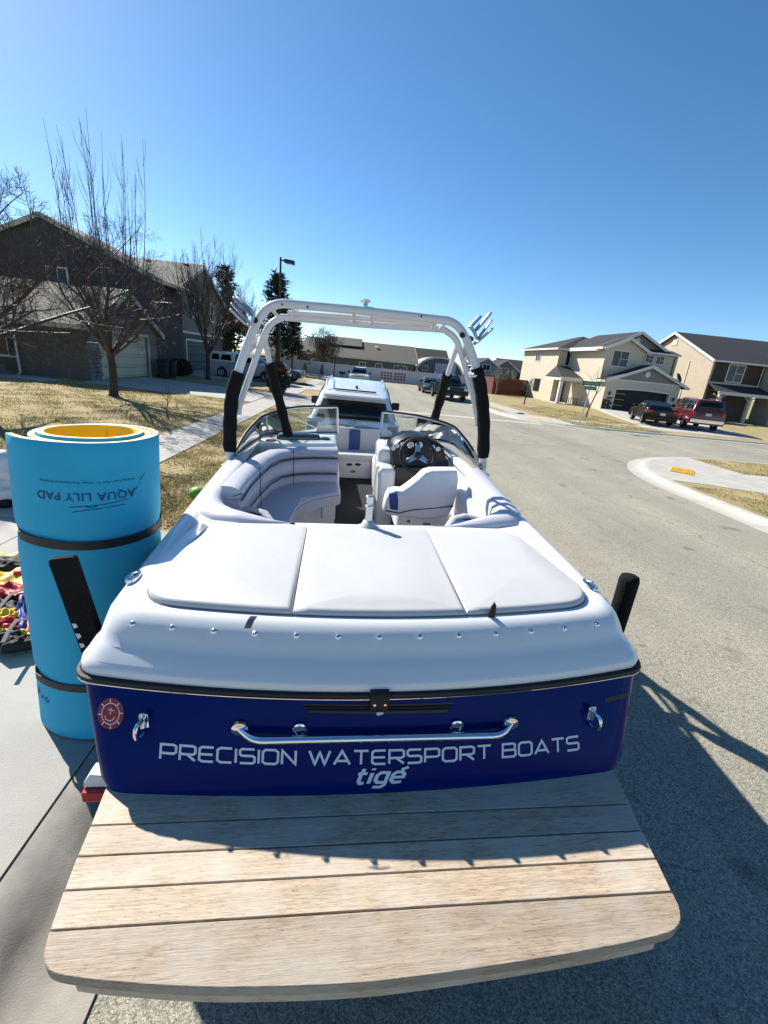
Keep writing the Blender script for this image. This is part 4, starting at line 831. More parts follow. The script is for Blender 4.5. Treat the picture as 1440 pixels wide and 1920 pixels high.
# left guide: flat black padded board; right guide: round black padded post
gt, gb = BY(117, 1044, .35), BY(172, 1200, .35); ax = (gb-gt)/np.linalg.norm(gb-gt); base = gt+ax*1.0
side = np.cross(ax, [0, 1, 0]); side /= np.linalg.norm(side)
m = MB(); pl = rpoly([(-.05, 0), (.05, -.0), (.05, .62), (-.05, .62)], [.018, .018, .01, .01], 4)
m.prism([tuple(gt+side*x+ax*y+np.array([0, -.02, 0])) for x, y in pl], (0, .04, 0)); g1 = m.build('guide_board', FOAM, trl, bevel=.006)
for k in range(4):
    m = MB(); q = gt+side*(-.03)+ax*(.30+.05*k)+np.array([0, -.0215, 0]); m.add([tuple(q+side*a+ax*b) for a, b in ((-.012, 0), (.006, .004), (.008, .02), (-.010, .026+.004*(k % 2)))], [(0, 1, 2, 3)]); m.build('print_mark', DECAL, g1, smooth=0)
m = MB(); q = gt+ax*.5; m.tube([q, q+ax*.45, np.array([-.98, .5, .5])], .022, 10); m.build('guide_post', GALV, trl)
rt, rbm = BY(1183, 1078, .5), BY(1158, 1160, .5); ax2 = (rbm-rt)/np.linalg.norm(rbm-rt)
m = MB(); m.tube([rt-ax2*.0, rt+ax2*.008, rt+ax2*.03, rt+ax2*.22, rt+ax2*.38, rt+ax2*.40], [.028, .044, .050, .049, .048, .03], 16); m.build('guide_pad', FOAM, trl, smooth=60)
m = MB(); m.tube([rt+ax2*.38, rt+ax2*.7, np.array([.98, .5, .5])], .022, 10); m.build('guide_post', GALV, trl)
q = BY(183, 1470, .0)
m = MB(); m.prism([(q[0]+dx, q[1]+.05, q[2]+dz) for dx, dz in ((-.05, -.005), (.05, -.008), (.05, .045), (-.02, .06), (-.045, .02))], (0, -.06, 0)); m.b2((q[0], q[1]+.05, q[2]-.03), (q[0]+.3, q[1]+.09, q[2]+.01)); m.build('lamp_bracket', WHP, trl, bevel=.004)
m = MB(); m.box(q+np.array([.0, -.005, -.032]), (.098, .06, .046)); m.build('tail_lamp', REDL, trl, bevel=.006)
q = BX(1150, 1460, .95)
m = MB(); m.box(q+np.array([0, .1, -.10]), (.098, .06, .046)); m.build('tail_lamp', REDL, trl, bevel=.006)
# ------------------------------------------------------------------ rolled foam pad
BLUEF = mat('blue_foam', (.024, .41, .61), .75, vs=5, col2=(.020, .37, .57), bump=.12, bs=150)
YELF = mat('yellow_foam', (.90, .60, .02), .75, vs=5, col2=(.86, .55, .02), bump=.12, bs=150)
WHF = mat('white_foam', (.72, .74, .68), .8, vs=20, var=.05, bump=.2, bs=200)
PRINT = mat('blue_print', (.012, .075, .20), .7, vs=60, var=.2)
roll = thing('rolled_foam_pad', 'tall blue and yellow foam water mat rolled up and strapped beside the boat', 'foam mat')
RB, RT, ZB, ZT = np.array([-1.50, 2.45]), np.array([-1.45, 2.52]), .135, 1.92
def rc_(z): t = (z-ZB)/(ZT-ZB); return RB+(RT-RB)*t
TH0, TURN = R_(100), R_(970)
def rad(s):          # s: 0..1 along the spiral
    r = .198+.0385*(s*TURN/6.2832); pe = max(0, (s-.945)/.055); return r+.05*pe*pe
def spt(s, dr, z): a = TH0-s*TURN; c = rc_(z); r = rad(s)+dr+.003*math.sin(3*a+z*2)+.0025*math.sin(5*a-z*4+1)-(.010*sum(math.exp(-((z-q_)/.05)**2) for q_ in (1.385, .50)) if s > .6 else 0); return (c[0]+r*math.cos(a), c[1]+r*math.sin(a), z)
N = 150; T_ = .034
rings = []
for i in range(N+1):
    s = i/N; zt = ZT+.006*math.sin(s*9)-.012*s
    rings.append([spt(s, T_, z) for z in np.linspace(ZB, zt-.004, 29)]+[spt(s, T_-.003, zt), spt(s, T_*.62, zt), spt(s, T_*.30, zt), spt(s, .003, zt)]+[spt(s, 0, z) for z in np.linspace(zt-.004, ZB, 7)])
m = MB(); n = len(rings[0])
m.loft(rings, True, True, True)
mi = []
for i in range(N):
    for j in range(n): mi.append(0 if j < 29 else 2 if j < 30 else 2 if j < 31 else 1)
m.mi = mi+[2, 2]; m.build('mat', [BLUEF, YELF, WHF], roll, smooth=50)
for zc in (1.385, .50):
    ring = []
    for k in range(60):
        a = R_(-128)+6.2832*k/60; s = None
        kk = (TH0-a)/TURN
        while kk+6.2832/TURN <= 1: kk += 6.2832/TURN
        r = rad(min(kk, 1))+T_-.002; ring.append((r, a))
    rr_ = [r for r, a in ring]; rr_ = [max(rr_[k-1], rr_[k], rr_[(k+1) % 60]) for k in range(60)]
    m = MB()
    R4 = []
    for dz, dr in ((-.024, 0), (.024, 0), (.024, .003), (-.024, .003)):
        c = rc_(zc); R4.append([(c[0]+(rr_[k]+dr)*math.cos(ring[k][1]), c[1]+(rr_[k]+dr)*math.sin(ring[k][1]), zc+dz-.03*math.cos(ring[k][1]+R_(60))*.4) for k in range(60)])
    m.loft(R4+[R4[0]], True); m.build('strap', BLK, roll, smooth=40)
def wrap_text(txt, a_start, a_end, zc, flip, size_scale=1., mtl=PRINT, off=.0, h=None, name='print'):
    v, f = text2d(txt, 1., 0, .012 if size_scale == 1 else 0, 1.08); x0, x1 = v[:, 0].min(), v[:, 0].max(); y0 = v[:, 1].min()
    arc = abs(a_end-a_start)*.32; sc_ = arc/(x1-x0); m = MB(); out = []
    for x, y, _ in v:
        t = (x-x0)/(x1-x0); a = a_start+(a_end-a_start)*t; z = zc-(y)*sc_ if flip else zc+y*sc_
        kk = (TH0-a)/TURN
        while kk+6.2832/TURN <= 1: kk += 6.2832/TURN
        out.append(spt(kk, T_+.0025, z))
    m.add(out, f); return m.build(name, mtl, roll, smooth=0, kind='stuff' if len(txt) > 1 else None)
wrap_text('AQUA LILY PAD', R_(-30), R_(-112), 1.66, True)
wrap_text('Floating Foam Pad for Water Recreation & Relaxing', R_(-30), R_(-108), 1.72, True, .3)
for k_, ch_ in enumerate('PAD'): wrap_text(ch_, R_(-146+8*k_), R_(-140.2+8*k_), .345, False)
# a line drawing of a swimmer on the mat under the name (print is upside down)
for st in ([(-38, 1.61), (-50, 1.601), (-62, 1.595), (-74, 1.591), (-84, 1.585)], [(-40, 1.583), (-52, 1.58), (-63, 1.575), (-72, 1.57), (-82, 1.56)], [(-62, 1.595), (-66, 1.583), (-72, 1.591)], [(-18, 1.73), (-24, 1.70), (-27, 1.665), (-32, 1.645), (-36, 1.635)]):
    m = MB(); P = []
    for a, z in st:
        kk = (TH0-R_(a))/TURN
        while kk+6.2832/TURN <= 1: kk += 6.2832/TURN
        P.append(np.array(spt(kk, T_+.002, z)))
    for dz in (.0025,): m.loft([[p+np.array([0, 0, dz]) for p in P], [p-np.array([0, 0, dz]) for p in P]], False)
    m.build('print', PRINT, roll, smooth=0)
# ------------------------------------------------------------------ deflated towable tube on the driveway
FY = mat('yellow_nylon', (.72, .50, .03), .5, vs=7, var=.12, bump=.4, bs=18); FR = mat('red_nylon', (.48, .018, .022), .5, vs=7, var=.15, bump=.4, bs=18)
FK = mat('black_nylon', (.006, .006, .007), .7, vs=9, var=.2, bump=.4, bs=18); FB = mat('blue_nylon', (.02, .06, .32), .5, vs=7, var=.15, bump=.4, bs=18)
tube = thing('towable_tube', 'deflated red, yellow and black nylon towable tube crumpled on the concrete driveway', 'towable tube')
def panel(px, m_, z0, amp, seed, n1=26, n2=18):
    g = random.Random(seed); ph = [g.uniform(0, 6.28) for _ in range(8)]; C_ = [PZ(u, v, .135+z0) for u, v in px]
    def f(i, j):
        a, b = i/n1, j/n2; p = (C_[0]*(1-a)+C_[1]*a)*(1-b)+(C_[3]*(1-a)+C_[2]*a)*b
        w = (1-2*abs(math.sin(a*5+ph[0]+1.6*math.sin(b*4+ph[1]))))*.55+(1-2*abs(math.sin(b*6+ph[2]+2*math.sin(a*5+ph[3]))))*.4+math.sin((a-b)*19+ph[4])*.15
        e = min(a, 1-a, b, 1-b); ed = min(1, e/.12); wob = .03*math.sin(b*9+ph[5])*(1-ed); return (p[0]+wob+.02*math.sin(b*14+ph[6])*(1-ed), p[1]+wob, .137+z0+(.012+amp*(.6+w))*ed if ed > 0 else .137+z0*.5)
    m = MB(); v = [f(i, j) for j in range(n2+1) for i in range(n1+1)]; k = n1+1
    v = [(x, y, max(z, .137)) for x, y, z in v]
    m.add(v, [(j*k+i, j*k+i+1, (j+1)*k+i+1, (j+1)*k+i) for j in range(n2) for i in range(n1)]); o = m.build('panel', m_, tube, smooth=75)
    sol = o.modifiers.new('s', 'SOLIDIFY'); sol.thickness = .006; sol.offset = 1; return o
panel([(-40, 1225), (70, 1205), (98, 1052), (-30, 1040)], FK, .0, .02, 3)
panel([(-30, 1080), (95, 1085), (85, 1040), (-20, 1036)], FY, .03, .035, 4)
panel([(-30, 1066), (40, 1064), (60, 1046), (-20, 1046)], FK, .07, .025, 5)
panel([(-30, 1115), (95, 1105), (90, 1065), (-30, 1078)], FY, .06, .04, 6)
panel([(28, 1078), (85, 1082), (90, 1052), (50, 1058)], FR, .11, .03, 7)
panel([(-30, 1128), (100, 1116), (95, 1092), (-30, 1102)], FR, .09, .04, 8)
panel([(48, 1195), (110, 1180), (95, 1098), (46, 1110)], FR, .08, .03, 9)
panel([(34, 1190), (50, 1186), (48, 1110), (34, 1116)], FB, .10, .02, 10, 6, 10)
panel([(-30, 1170), (36, 1162), (34, 1128), (-30, 1126)], FK, .07, .03, 11)
panel([(-30, 1168), (40, 1160), (34, 1142), (-30, 1146)], FY, .10, .03, 12)
panel([(-30, 1188), (42, 1180), (40, 1162), (-30, 1164)], FR, .09, .03, 13)
panel([(-40, 1218), (86, 1196), (76, 1178), (-30, 1184)], FY, .05, .04, 14)
panel([(-30, 1206), (20, 1200), (42, 1186), (0, 1188)], FK, .10, .02, 15)
panel([(10, 1212), (70, 1203), (66, 1192), (16, 1200)], FK, .10, .012, 16)
for poly in ([(57, 1130), (64, 1128), (60, 1136), (66, 1136), (56, 1150), (59, 1140), (54, 1141)], [(50, 1112), (54, 1110), (55, 1114), (51, 1116)], [(58, 1112), (63, 1110), (64, 1115), (58, 1116)], [(53, 1119), (58, 1117), (58, 1122), (54, 1123)]):
    P = [PZ(u, v, .31) for u, v in poly]; m = MB(); m.prism(P, (0, 0, .004)); m.build('print', mat('white_print', (.7, .7, .7), .6), tube, smooth=0)
for st_ in ([(-10, 1150), (20, 1120), (45, 1100), (60, 1075)], [(5, 1205), (30, 1170), (60, 1160), (80, 1175)]):
    P = [PZ(u, v, .33)+np.array([0, 0, .02*math.sin(k*2)]) for k, (u, v) in enumerate(st_)]; m = MB(); m.tube(spl(P, 5), .016, 6, flat=.3); m.build('webbing', mat('grey_strap', (.10, .10, .11), .8, vs=60, var=.2), tube)
# white bundle and a green bag
def lump(name, mtl, parent, c, r, seed, sq=(1, 1, 1), amp=.25):
    g = random.Random(seed); bm = bmesh.new(); bmesh.ops.create_icosphere(bm, subdivisions=4, radius=1)
    K = [(Vector((g.gauss(0, 1), g.gauss(0, 1), g.gauss(0, 1)))*2.4, g.uniform(0, 6.28)) for _ in range(9)]
    for v in bm.verts:
        n = sum(abs(math.sin(v.co.dot(k)+p)) for k, p in K)/9-.5; q = v.co*(1+amp*2.2*n); v.co = Vector((q.x*r*sq[0], q.y*r*sq[1], max(q.z*sq[2], -.6)*r))
    me = bpy.data.meshes.new(name); bm.to_mesh(me); bm.free(); me.materials.append(mtl); me.polygons.foreach_set('use_smooth', [True]*len(me.polygons)); me.set_sharp_from_angle(angle=R_(35))
    o = bpy.data.objects.new(name, me); COL.objects.link(o); o.location = tuple(map(float, c)); o.parent = parent; return o
SILV = mat('white_sheet', (.70, .71, .73), .35, vs=4, var=.05, bump=.3, bs=14)
p = PZ(20, 940, .18); wb = thing('white_bundle', 'crumpled white plastic sheet bundle lying by the pavement edge', 'bundle', p)
lump('sheet', SILV, wb, (-.05, .1, .42), .27, 21, (1.1, 1, 1)); lump('sheet', SILV, wb, (-.12, -.06, .16), .26, 22, (1.2, 1, .9)); lump('strap', FK, wb, (.16, .0, .10), .16, 23, (1.2, 1, .8)); lump('strap', FK, wb, (-.1, -.14, .05), .2, 24, (1.5, .8, .5)); lump('sheet', SILV, wb, (.16, .08, .34), .15, 25)
p = PZ(362, 936, .17); gb_ = lump('green_bag', mat('lime_vinyl', (.16, .42, .03), .5, vs=6), None, p+np.array([.05, .1, .06]), .125, 31, (1.1, 1, .9), .08); tag(gb_, 'lime green bag on the grass half hidden by the boat side', 'bag')
# ------------------------------------------------------------------ vehicles
RIMM = mat('alloy_rim', (.55, .55, .56), .3, metal=.9, var=.05); CHROMEV = CHR; PLASTB = mat('black_trim', (.015, .015, .016), .5)
WGL = mat('window_glass', (.008, .009, .010), .05, var=0, spec=.45); HLAMP = mat('headlamp', (.6, .62, .64), .1, var=.1, vs=20, coat=.5)
PLATE = mat('plate_white', (.6, .6, .58), .4)
_wheel = {}
def wheel_mesh(r, w):
    k = (round(r, 2), round(w, 2))
    if k not in _wheel:
        M = Matrix.Rotation(R_(90), 3, 'Y')
        a = MB(); a.lathe([(r*.62, -w/2), (r*.92, -w/2), (r, -w*.36), (r, w*.36), (r*.92, w/2), (r*.62, w/2)], (0, 0, 0), 24, M=M, c0=False, c1=False)
        b = MB(); b.lathe([(r*.63, -w*.42), (r*.60, -w*.2)], (0, 0, 0), 20, M=M, c0=False)
        b.lathe([(r*.66, w*.46), (r*.60, w*.40), (r*.57, w*.25), (r*.2, w*.38), (r*.08, w*.42)], (0, 0, 0), 20, M=M, c0=False)
        sp = MB()
        for i in range(5):
            an = 6.2832*i/5; b.box((w*.40, r*.38*math.cos(an), r*.38*math.sin(an)), (w*.1, r*.16, r*.5), Matrix.Rotation(an-math.pi/2, 3, 'X'))
        _wheel[k] = (a, b)
    return _wheel[k]
def vehicle(name, label, cat, loc, head, c, group=None):
    """c: dict with L W H, body outline top line, cabin, colours. Local +y is forward."""
    rz = math.atan2(-head[0], head[1]); v = thing(name, label, cat, loc, rz, group)
    L, Wd, wr = c['L'], c['W'], c['wr']; paint = c['paint']; yf, yr = L/2, -L/2; wy = c['wb']/2; wo = c.get('wo', 0)
    # side outline: top line from rear to front then bottom with wheel arches
    top = c['top']; bot = []
    def arch(y0):
        ra = wr*1.17; return [(y0+ra*math.cos(a), max(c['gc'], wr+ra*math.sin(a))) for a in np.linspace(0, math.pi, 9)]
    bot = [(yf*.985, c['gc']+.05)]+arch(wy+wo)+arch(-wy+wo)+[(yr*.985, c['gc']+.08)]
    out = top+bot; ctr = np.mean(np.array(out), axis=0)
    rings = []
    for x, k, dz in ((-Wd/2+.035, .965, 0), (-Wd/2, .985, 0), (-Wd/2+.012, .992, .0), (-Wd/2+.09, 1., 0), (0, 1.012, 0), (Wd/2-.09, 1., 0), (Wd/2-.012, .992, 0), (Wd/2, .985, 0), (Wd/2-.035, .965, 0)):
        rings.append([(x*(1 if z < c['belt']-.25 else .965), (y-ctr[0])*(k if abs(y) > L*.3 else 1)+ctr[0], z if z < .6 else z-(1-k)*.8) for y, z in out])
    m = MB(); m.loft(rings, True, True, True); body = m.build('body', paint, v, smooth=40)
    # cabin: belt ring to roof ring
    b = c['cabin']; wb_, wt = Wd/2-.09, Wd/2-b['tumble']
    def ring(y0, y1, w, z, rr):
        return [(p[0], p[1], z) for p in rpoly([(-w, y0), (w, y0), (w, y1), (-w, y1)], rr, 4)]
    zb, zt = c['belt']-.03, c['H']; zr = b.get('zr', zt)
    def zz(y, z): return z
    R0 = ring(b['rb'], b['fb'], wb_, zb, .10); R1 = ring(b['rt'], b['ft'], wt, zt-.05, .16); R2 = ring(b['rt']+.06, b['ft']-.10, wt-.07, zt-.012, .2); R3 = ring(b['rt']+.35, b['ft']-.45, wt-.35, zt, .2)
    drop = b.get('drop', 0)
    def dr(R): return [(x, y, z-drop*max(0, min(1, (b['rt']+1.6-y)/1.6))**1.4) for x, y, z in R]
    m = MB(); m.loft([R0, dr(R1), dr(R2), dr(R3)], True, False, True); cab = m.build('cabin', c.get('roofpaint', paint), v, smooth=50)
    def P(side, t, s):
        """point on cabin face: side in l r f b; t along, s up"""
        zt_ = zt-.05
        def d1(p): return (p[0], p[1], p[2]-drop*max(0, min(1, (b['rt']+1.6-p[1])/1.6))**1.4)
        if side in 'lr':
            x = -1 if side == 'l' else 1; a0 = np.array((x*wb_, b['rb']+(b['fb']-b['rb'])*t, zb)); a1 = np.array(d1((x*wt, b['rt']+(b['ft']-b['rt'])*t, zt_))); n = np.array((x, 0, .25))
        else:
            y0, y1 = (b['fb'], b['ft']) if side == 'f' else (b['rb'], b['rt']); a0 = np.array((-wb_+2*wb_*t, y0, zb)); a1 = np.array(d1((-wt+2*wt*t, y1, zt_))); n = np.array((0, 1 if side == 'f' else -1, .4))
        p = a0*(1-s)+a1*s; return p+n/np.linalg.norm(n)*.012
    def pane(nm, side, t0, t1, s0, s1, mt=WGL):
        q = [P(side, t0, s0), P(side, t1, s0), P(side, t1-(.0), s1), P(side, t0, s1)]
        m = MB(); N_ = 6; rows = []
        for j in range(3):
            s = j/2; rows.append([tuple((q[0]*(1-s)+q[3]*s)*(1-i/N_)+(q[1]*(1-s)+q[2]*s)*(i/N_)) for i in range(N_+1)])
        m.loft(rows, False); o = m.build(nm, mt, v); so = o.modifiers.new('s', 'SOLIDIFY'); so.thickness = .02; so.offset = 0
        return o
    for sd_ in 'lr':
        for (t0, t1) in b['wins']: pane('side_window', sd_, t0, t1, .12, .88)
    pane('windshield', 'f', .06, .94, .10, .93); pane('rear_window', 'b', .07, .93, b.get('rw0', .12), b.get('rw1', .90), WGL)
    # wheels
    wa, wbm = wheel_mesh(wr, .23); first = None
    for sx in (-1, 1):
        for y in (wy+wo, -wy+wo):
            o = wa.build('wheel', TYRE, v) ; o.location = (sx*(Wd/2-.125), y, wr); o.rotation_euler = (0, 0, 0 if sx > 0 else math.pi)
            wbm.build('rim', c.get('rim', RIMM), o)
    # lamps, bumpers, mirrors, plate, grille
    for sx in (-1, 1):
        z, dz, w = c['hl']; m = MB(); m.box((sx*(Wd/2-.10-w/2), yf-.03, z), (w, .14, dz)); m.build('headlight', HLAMP, v, bevel=.02)
        z, dz, w = c['tl']; m = MB(); m.box((sx*(Wd/2-.07-w/2), yr+.045, z), (w, .12, dz)); m.build('tail_light', c.get('tlm', REDL), v, bevel=.02)
        mz = c['belt']+.08; m = MB(); m.box((sx*(Wd/2+.11), b['fb']-.45, mz), (.22, .12, .20)); m.box((sx*(Wd/2-.01), b['fb']-.45, mz-.05), (.14, .06, .05)); m.build('mirror', c.get('mirror', PLASTB), v, bevel=.03)
        for k_, hy in enumerate(c.get('handles', [])):
            m = MB(); m.box((sx*(Wd/2+.004), hy, c['belt']-.13), (.03, .16, .03)); m.build('door_handle', c.get('bump', paint), v, bevel=.008)
    bm_ = c.get('bump', paint)
    m = MB(); m.box((0, yf+.005, c['bz']), (Wd-.12, .16, c['bh'])); m.build('bumper', bm_, v, bevel=.04)
    m = MB(); m.box((0, yr-.005, c['bz']), (Wd-.12, .16, c['bh'])); m.build('bumper', bm_, v, bevel=.04)
    gzc, gh, gw = c['grille']; m = MB(); m.box((0, yf+.005, gzc), (gw, .09, gh)); gr_ = m.build('grille', PLASTB, v, bevel=.02)
    for k_ in range(c.get('bars', 0)):
        m = MB(); m.box((0, yf+.045, gzc-gh/2+gh*(k_+.5)/c['bars']), (gw, .04, gh/c['bars']*.5)); m.build('grille_bar', CHR, gr_, bevel=.008)
    m = MB(); m.box((0, yr-.03-c.get('plo', 0), c['plz']), (.32, .02, .16)); m.build('licence_plate', PLATE, v)
    if 'rails' in c:
        for sx in (-1, 1):
            m = MB(); m.tube([(sx*(wt-.10), b['rt']+.35, zt-.06-drop*.3), (sx*(wt-.10), b['rt']+.55, zt+.035-drop*.1), (sx*(wt-.10), b['ft']-.7, zt+.04), (sx*(wt-.10), b['ft']-.5, zt-.03)], .018, 8); m.build('roof_rail', ALU, v)
    return v
def paintm(n, col, rough=.25, metal=.0): return mat('paint_'+n, col, rough, metal, vs=2, var=.02, coat=.7)
WHITEP = paintm('white', (.72, .72, .72)); BLACKP = mat('paint_black', (.004, .004, .005), .12, vs=2, var=.02, spec=.4); REDP = paintm('maroon', (.10, .008, .014)); SILP = paintm('silver', (.42, .46, .50), .3, .3); GREYP = paintm('graphite', (.03, .034, .04))
SUVT = lambda L, hood, belt: [(-L/2, .62), (-L/2+.02, belt-.15), (-L/2+.06, belt), (L*.20, belt), (L*.27, belt-.03), (L*.33, hood+.02), (L*.46, hood-.06), (L*.49, hood-.16), (L*.50, .6)]
suv = dict(L=5.2, W=2.0, H=1.96, wr=.39, wb=3.1, gc=.3, belt=1.22, top=SUVT(5.2, 1.15, 1.22), paint=WHITEP, hl=(.92, .2, .34), tl=(1.02, .30, .20), bz=.58, bh=.26, grille=(.88, .3, .8), plz=1.0, bars=3,
           cabin=dict(rb=-2.52, fb=1.25, rt=-2.22, ft=.55, tumble=.27, wins=((.05, .27), (.30, .55), (.58, .86)), drop=.24, rw0=.12, rw1=.86), rails=1, bump=WHITEP, handles=(-.9, .2), tlm=mat('pale_lens', (.40, .34, .34), .15))
SUVX, SUVY = -.11, 11.75
tow = vehicle('tow_vehicle', 'white SUV hitched to the boat trailer on the road', 'suv', (SUVX, SUVY, gz(SUVX)), (0, 1), suv)
# hatch trim: pressed panel, oval badge, chrome strip, roof aerial
yb = -2.62
m = MB(); m.tube([(-.62, yb+.0, 1.10), (-.3, yb-.02, 1.125), (0, yb-.025, 1.13), (.3, yb-.02, 1.125), (.62, yb, 1.10)], .028, 8); m.build('hatch_trim', CHR, tow)
m = MB(); m.tube([(.09*math.cos(6.2832*k/20), yb-.01, 1.225+.042*math.sin(6.2832*k/20)) for k in range(20)], .009, 6, closed=True); bdg = m.build('badge', CHR, tow)
m = MB(); m.tube([(-.045, yb-.01, 1.19), (-.02, yb-.01, 1.245)], .008, 6); m.tube([(.045, yb-.01, 1.19), (.02, yb-.01, 1.245)], .008, 6); m.build('badge_bars', CHR, bdg)
m = MB(); m.box((0, -2.30, 1.70), (1.3, .20, .05)); m.build('spoiler', WHITEP, tow, bevel=.02)
m = MB(); m.box((.02, -1.55, 1.86), (.06, .12, .05)); m.build('aerial', PLASTB, tow, bevel=.015)
m = MB(); m.box((0, -1.93, 1.80), (.9, .02, .03)); m.build('high_stop_lamp', PLASTB, tow)
pick = dict(L=5.7, W=2.0, H=1.86, wr=.39, wb=3.5, gc=.38, belt=1.2, paint=WHITEP, hl=(.95, .2, .32), tl=(1.0, .38, .16), bz=.6, bh=.24, grille=(.95, .3, 1.1), plz=.62, bars=2, plo=.06,
            top=[(-2.85, .66), (-2.84, 1.16), (-.65, 1.18), (1.1, 1.2), (1.25, 1.16), (2.1, 1.13), (2.7, 1.08), (2.83, .98), (2.85, .6)],
            cabin=dict(rb=-.72, fb=1.2, rt=-.55, ft=.45, tumble=.24, wins=((.06, .42), (.46, .84))), bump=CHR)
p = PZ(673, 716, .02); vehicle('parked_pickup', 'white pickup facing the camera by the vinyl fence at the road end', 'pickup truck', (p[0]+.0, 49.5, .01), (.02, -1), pick)
canp = dict(pick); canp.update(paint=SILP, H=1.9, L=5.9, bars=3, grille=(.98, .42, 1.2), wo=0, hl=(1.0, .28, .28))
A_, B_ = np.array([-11.5, 36.3]), np.array([-5.65, 35.0]); cen = (A_+B_)/2; hd = (B_-A_)/np.linalg.norm(B_-A_)
ct = vehicle('canopy_pickup', 'silver pickup with a white canopy over its bed parked on a shaded driveway', 'pickup truck', (cen[0], cen[1], .30), hd, canp)
m = MB(); R0 = [(p[0], p[1], 1.17) for p in rpoly([(-.86, -2.85), (.86, -2.85), (.86, -.75), (-.86, -.75)], .1, 4)]; R1 = [(p[0]*.86, p[1]*.99+.0, 1.80) for p in rpoly([(-.86, -2.78), (.86, -2.78), (.86, -.75), (-.86, -.75)], .15, 4)]; R2 = [(p[0]*.7, p[1], 1.88) for p in rpoly([(-.86, -2.6), (.86, -2.6), (.86, -.9), (-.86, -.9)], .15, 4)]
m.loft([R0, R1, R2], True, False, True); cn = m.build('canopy', WHITEP, ct, smooth=40)
for sx in (-1, 1):
    for (y0, y1) in ((-2.6, -1.95), (-1.85, -1.0)):
        m = MB(); a = [(sx*.865, y0, 1.28), (sx*.865, y1, 1.28), (sx*.79, y1-.05, 1.68), (sx*.79, y0+.08, 1.68)]; m.prism(a, (sx*.012, 0, .002)); m.build('canopy_window', WGL, cn, bevel=.01)
vehicle('parked_wagon', 'dark wagon parked beyond the silver canopy pickup', 'car', (-7.2, 38.4, .27), (1, -.1), dict(suv, tlm=REDL, L=4.7, W=1.85, H=1.65, paint=GREYP, wb=2.8, belt=1.05, top=SUVT(4.7, .98, 1.05), cabin=dict(rb=-2.2, fb=1.15, rt=-1.8, ft=.4, tumble=.27, wins=((.05, .3), (.33, .58), (.61, .88))), bump=GREYP, handles=()))
sedT = [(-2.42, .6), (-2.40, .95), (-2.30, 1.04), (-1.75, 1.05), (-1.2, 1.0), (.8, .98), (1.1, .94), (1.9, .84), (2.3, .74), (2.41, .62), (2.42, .5)]
sed = dict(L=4.85, W=1.86, H=1.46, wr=.335, wb=2.85, gc=.22, belt=.99, top=sedT, paint=BLACKP, hl=(.68, .14, .36), tl=(.88, .16, .26), bz=.48, bh=.26, grille=(.58, .16, .7), plz=.74, bars=1, plo=.03,
           cabin=dict(rb=-1.78, fb=.98, rt=-.95, ft=.22, tumble=.30, wins=((.10, .46), (.50, .90)), rw1=.92), handles=(-.55, .45))
hdR = np.array([.33, .944]); rgt = np.array([hdR[1], -hdR[0]])
rl = PZ(1203, 793, .27)[:2]; cs = rl+rgt*(.93-.12)+hdR*1.42
black_sedan = vehicle('black_sedan', 'black sedan parked nose in on the corner house driveway', 'sedan', (cs[0], cs[1], .262), hdR, sed)
rl = PZ(1279, 801, .27)[:2]; cs = rl+rgt*(1.0-.12)+hdR*1.5
rsuv = dict(suv, tlm=REDL, L=5.2, W=2.0, H=1.92, paint=REDP, wb=3.02, belt=1.18, top=SUVT(5.2, 1.12, 1.18), cabin=dict(rb=-2.55, fb=1.2, rt=-2.38, ft=.5, tumble=.25, wins=((.04, .27), (.30, .55), (.58, .86)), drop=.03), bump=CHR, rails=1)
vehicle('maroon_suv', 'maroon SUV with chrome bumper parked beside the black sedan', 'suv', (cs[0], cs[1], .262), hdR, rsuv)
bp = dict(pick, paint=BLACKP, H=1.95, wr=.42, gc=.45, bump=PLASTB, bars=0)
vehicle('black_pickup', 'black pickup parked facing the camera along the far kerb', 'pickup truck', (7.35, 38.2, .1), (.06, -1), bp)
vehicle('grey_sedan', 'dark grey sedan parked behind the black pickup', 'sedan', (6.9, 45.6, .1), (0, -1), dict(sed, paint=GREYP))
# ------------------------------------------------------------------ building kit
def siding(name, col, pitch=.16, vert=False, dark=.72):
    m = mat(name, col, .8, vs=1.5, var=.04); t, b = nodes(m); L = t.links
    tc = t.nodes.new('ShaderNodeTexCoord'); sx = t.nodes.new('ShaderNodeSeparateXYZ'); L.new(tc.outputs['Object'], sx.inputs[0])
    if vert:
        ad = t.nodes.new('ShaderNodeMath'); ad.operation = 'ADD'; L.new(sx.outputs[0], ad.inputs[0]); L.new(sx.outputs[1], ad.inputs[1]); src = ad.outputs[0]
    else: src = sx.outputs[2]
    di = t.nodes.new('ShaderNodeMath'); di.operation = 'DIVIDE'; L.new(src, di.inputs[0]); di.inputs[1].default_value = pitch
    fr = t.nodes.new('ShaderNodeMath'); fr.operation = 'FRACT'; L.new(di.outputs[0], fr.inputs[0])
    r = t.nodes.new('ShaderNodeValToRGB'); e = r.color_ramp.elements; e[0].position = .0; e[0].color = (dark,)*3+(1,); e[1].position = .14; e[1].color = (1, 1, 1, 1); L.new(fr.outputs[0], r.inputs[0])
    x = t.nodes.new('ShaderNodeMix'); x.data_type = 'RGBA'; x.blend_type = 'MULTIPLY'; x.inputs[0].default_value = 1; L.new(b.inputs['Base Color'].links[0].from_socket, x.inputs[6]); L.new(r.outputs[0], x.inputs[7]); L.new(x.outputs[2], b.inputs['Base Color'])
    bp = t.nodes.new('ShaderNodeBump'); bp.inputs['Strength'].default_value = .6; bp.inputs['Distance'].default_value = .02; L.new(fr.outputs[0], bp.inputs['Height']); L.new(bp.outputs[0], b.inputs['Normal'])
    return m
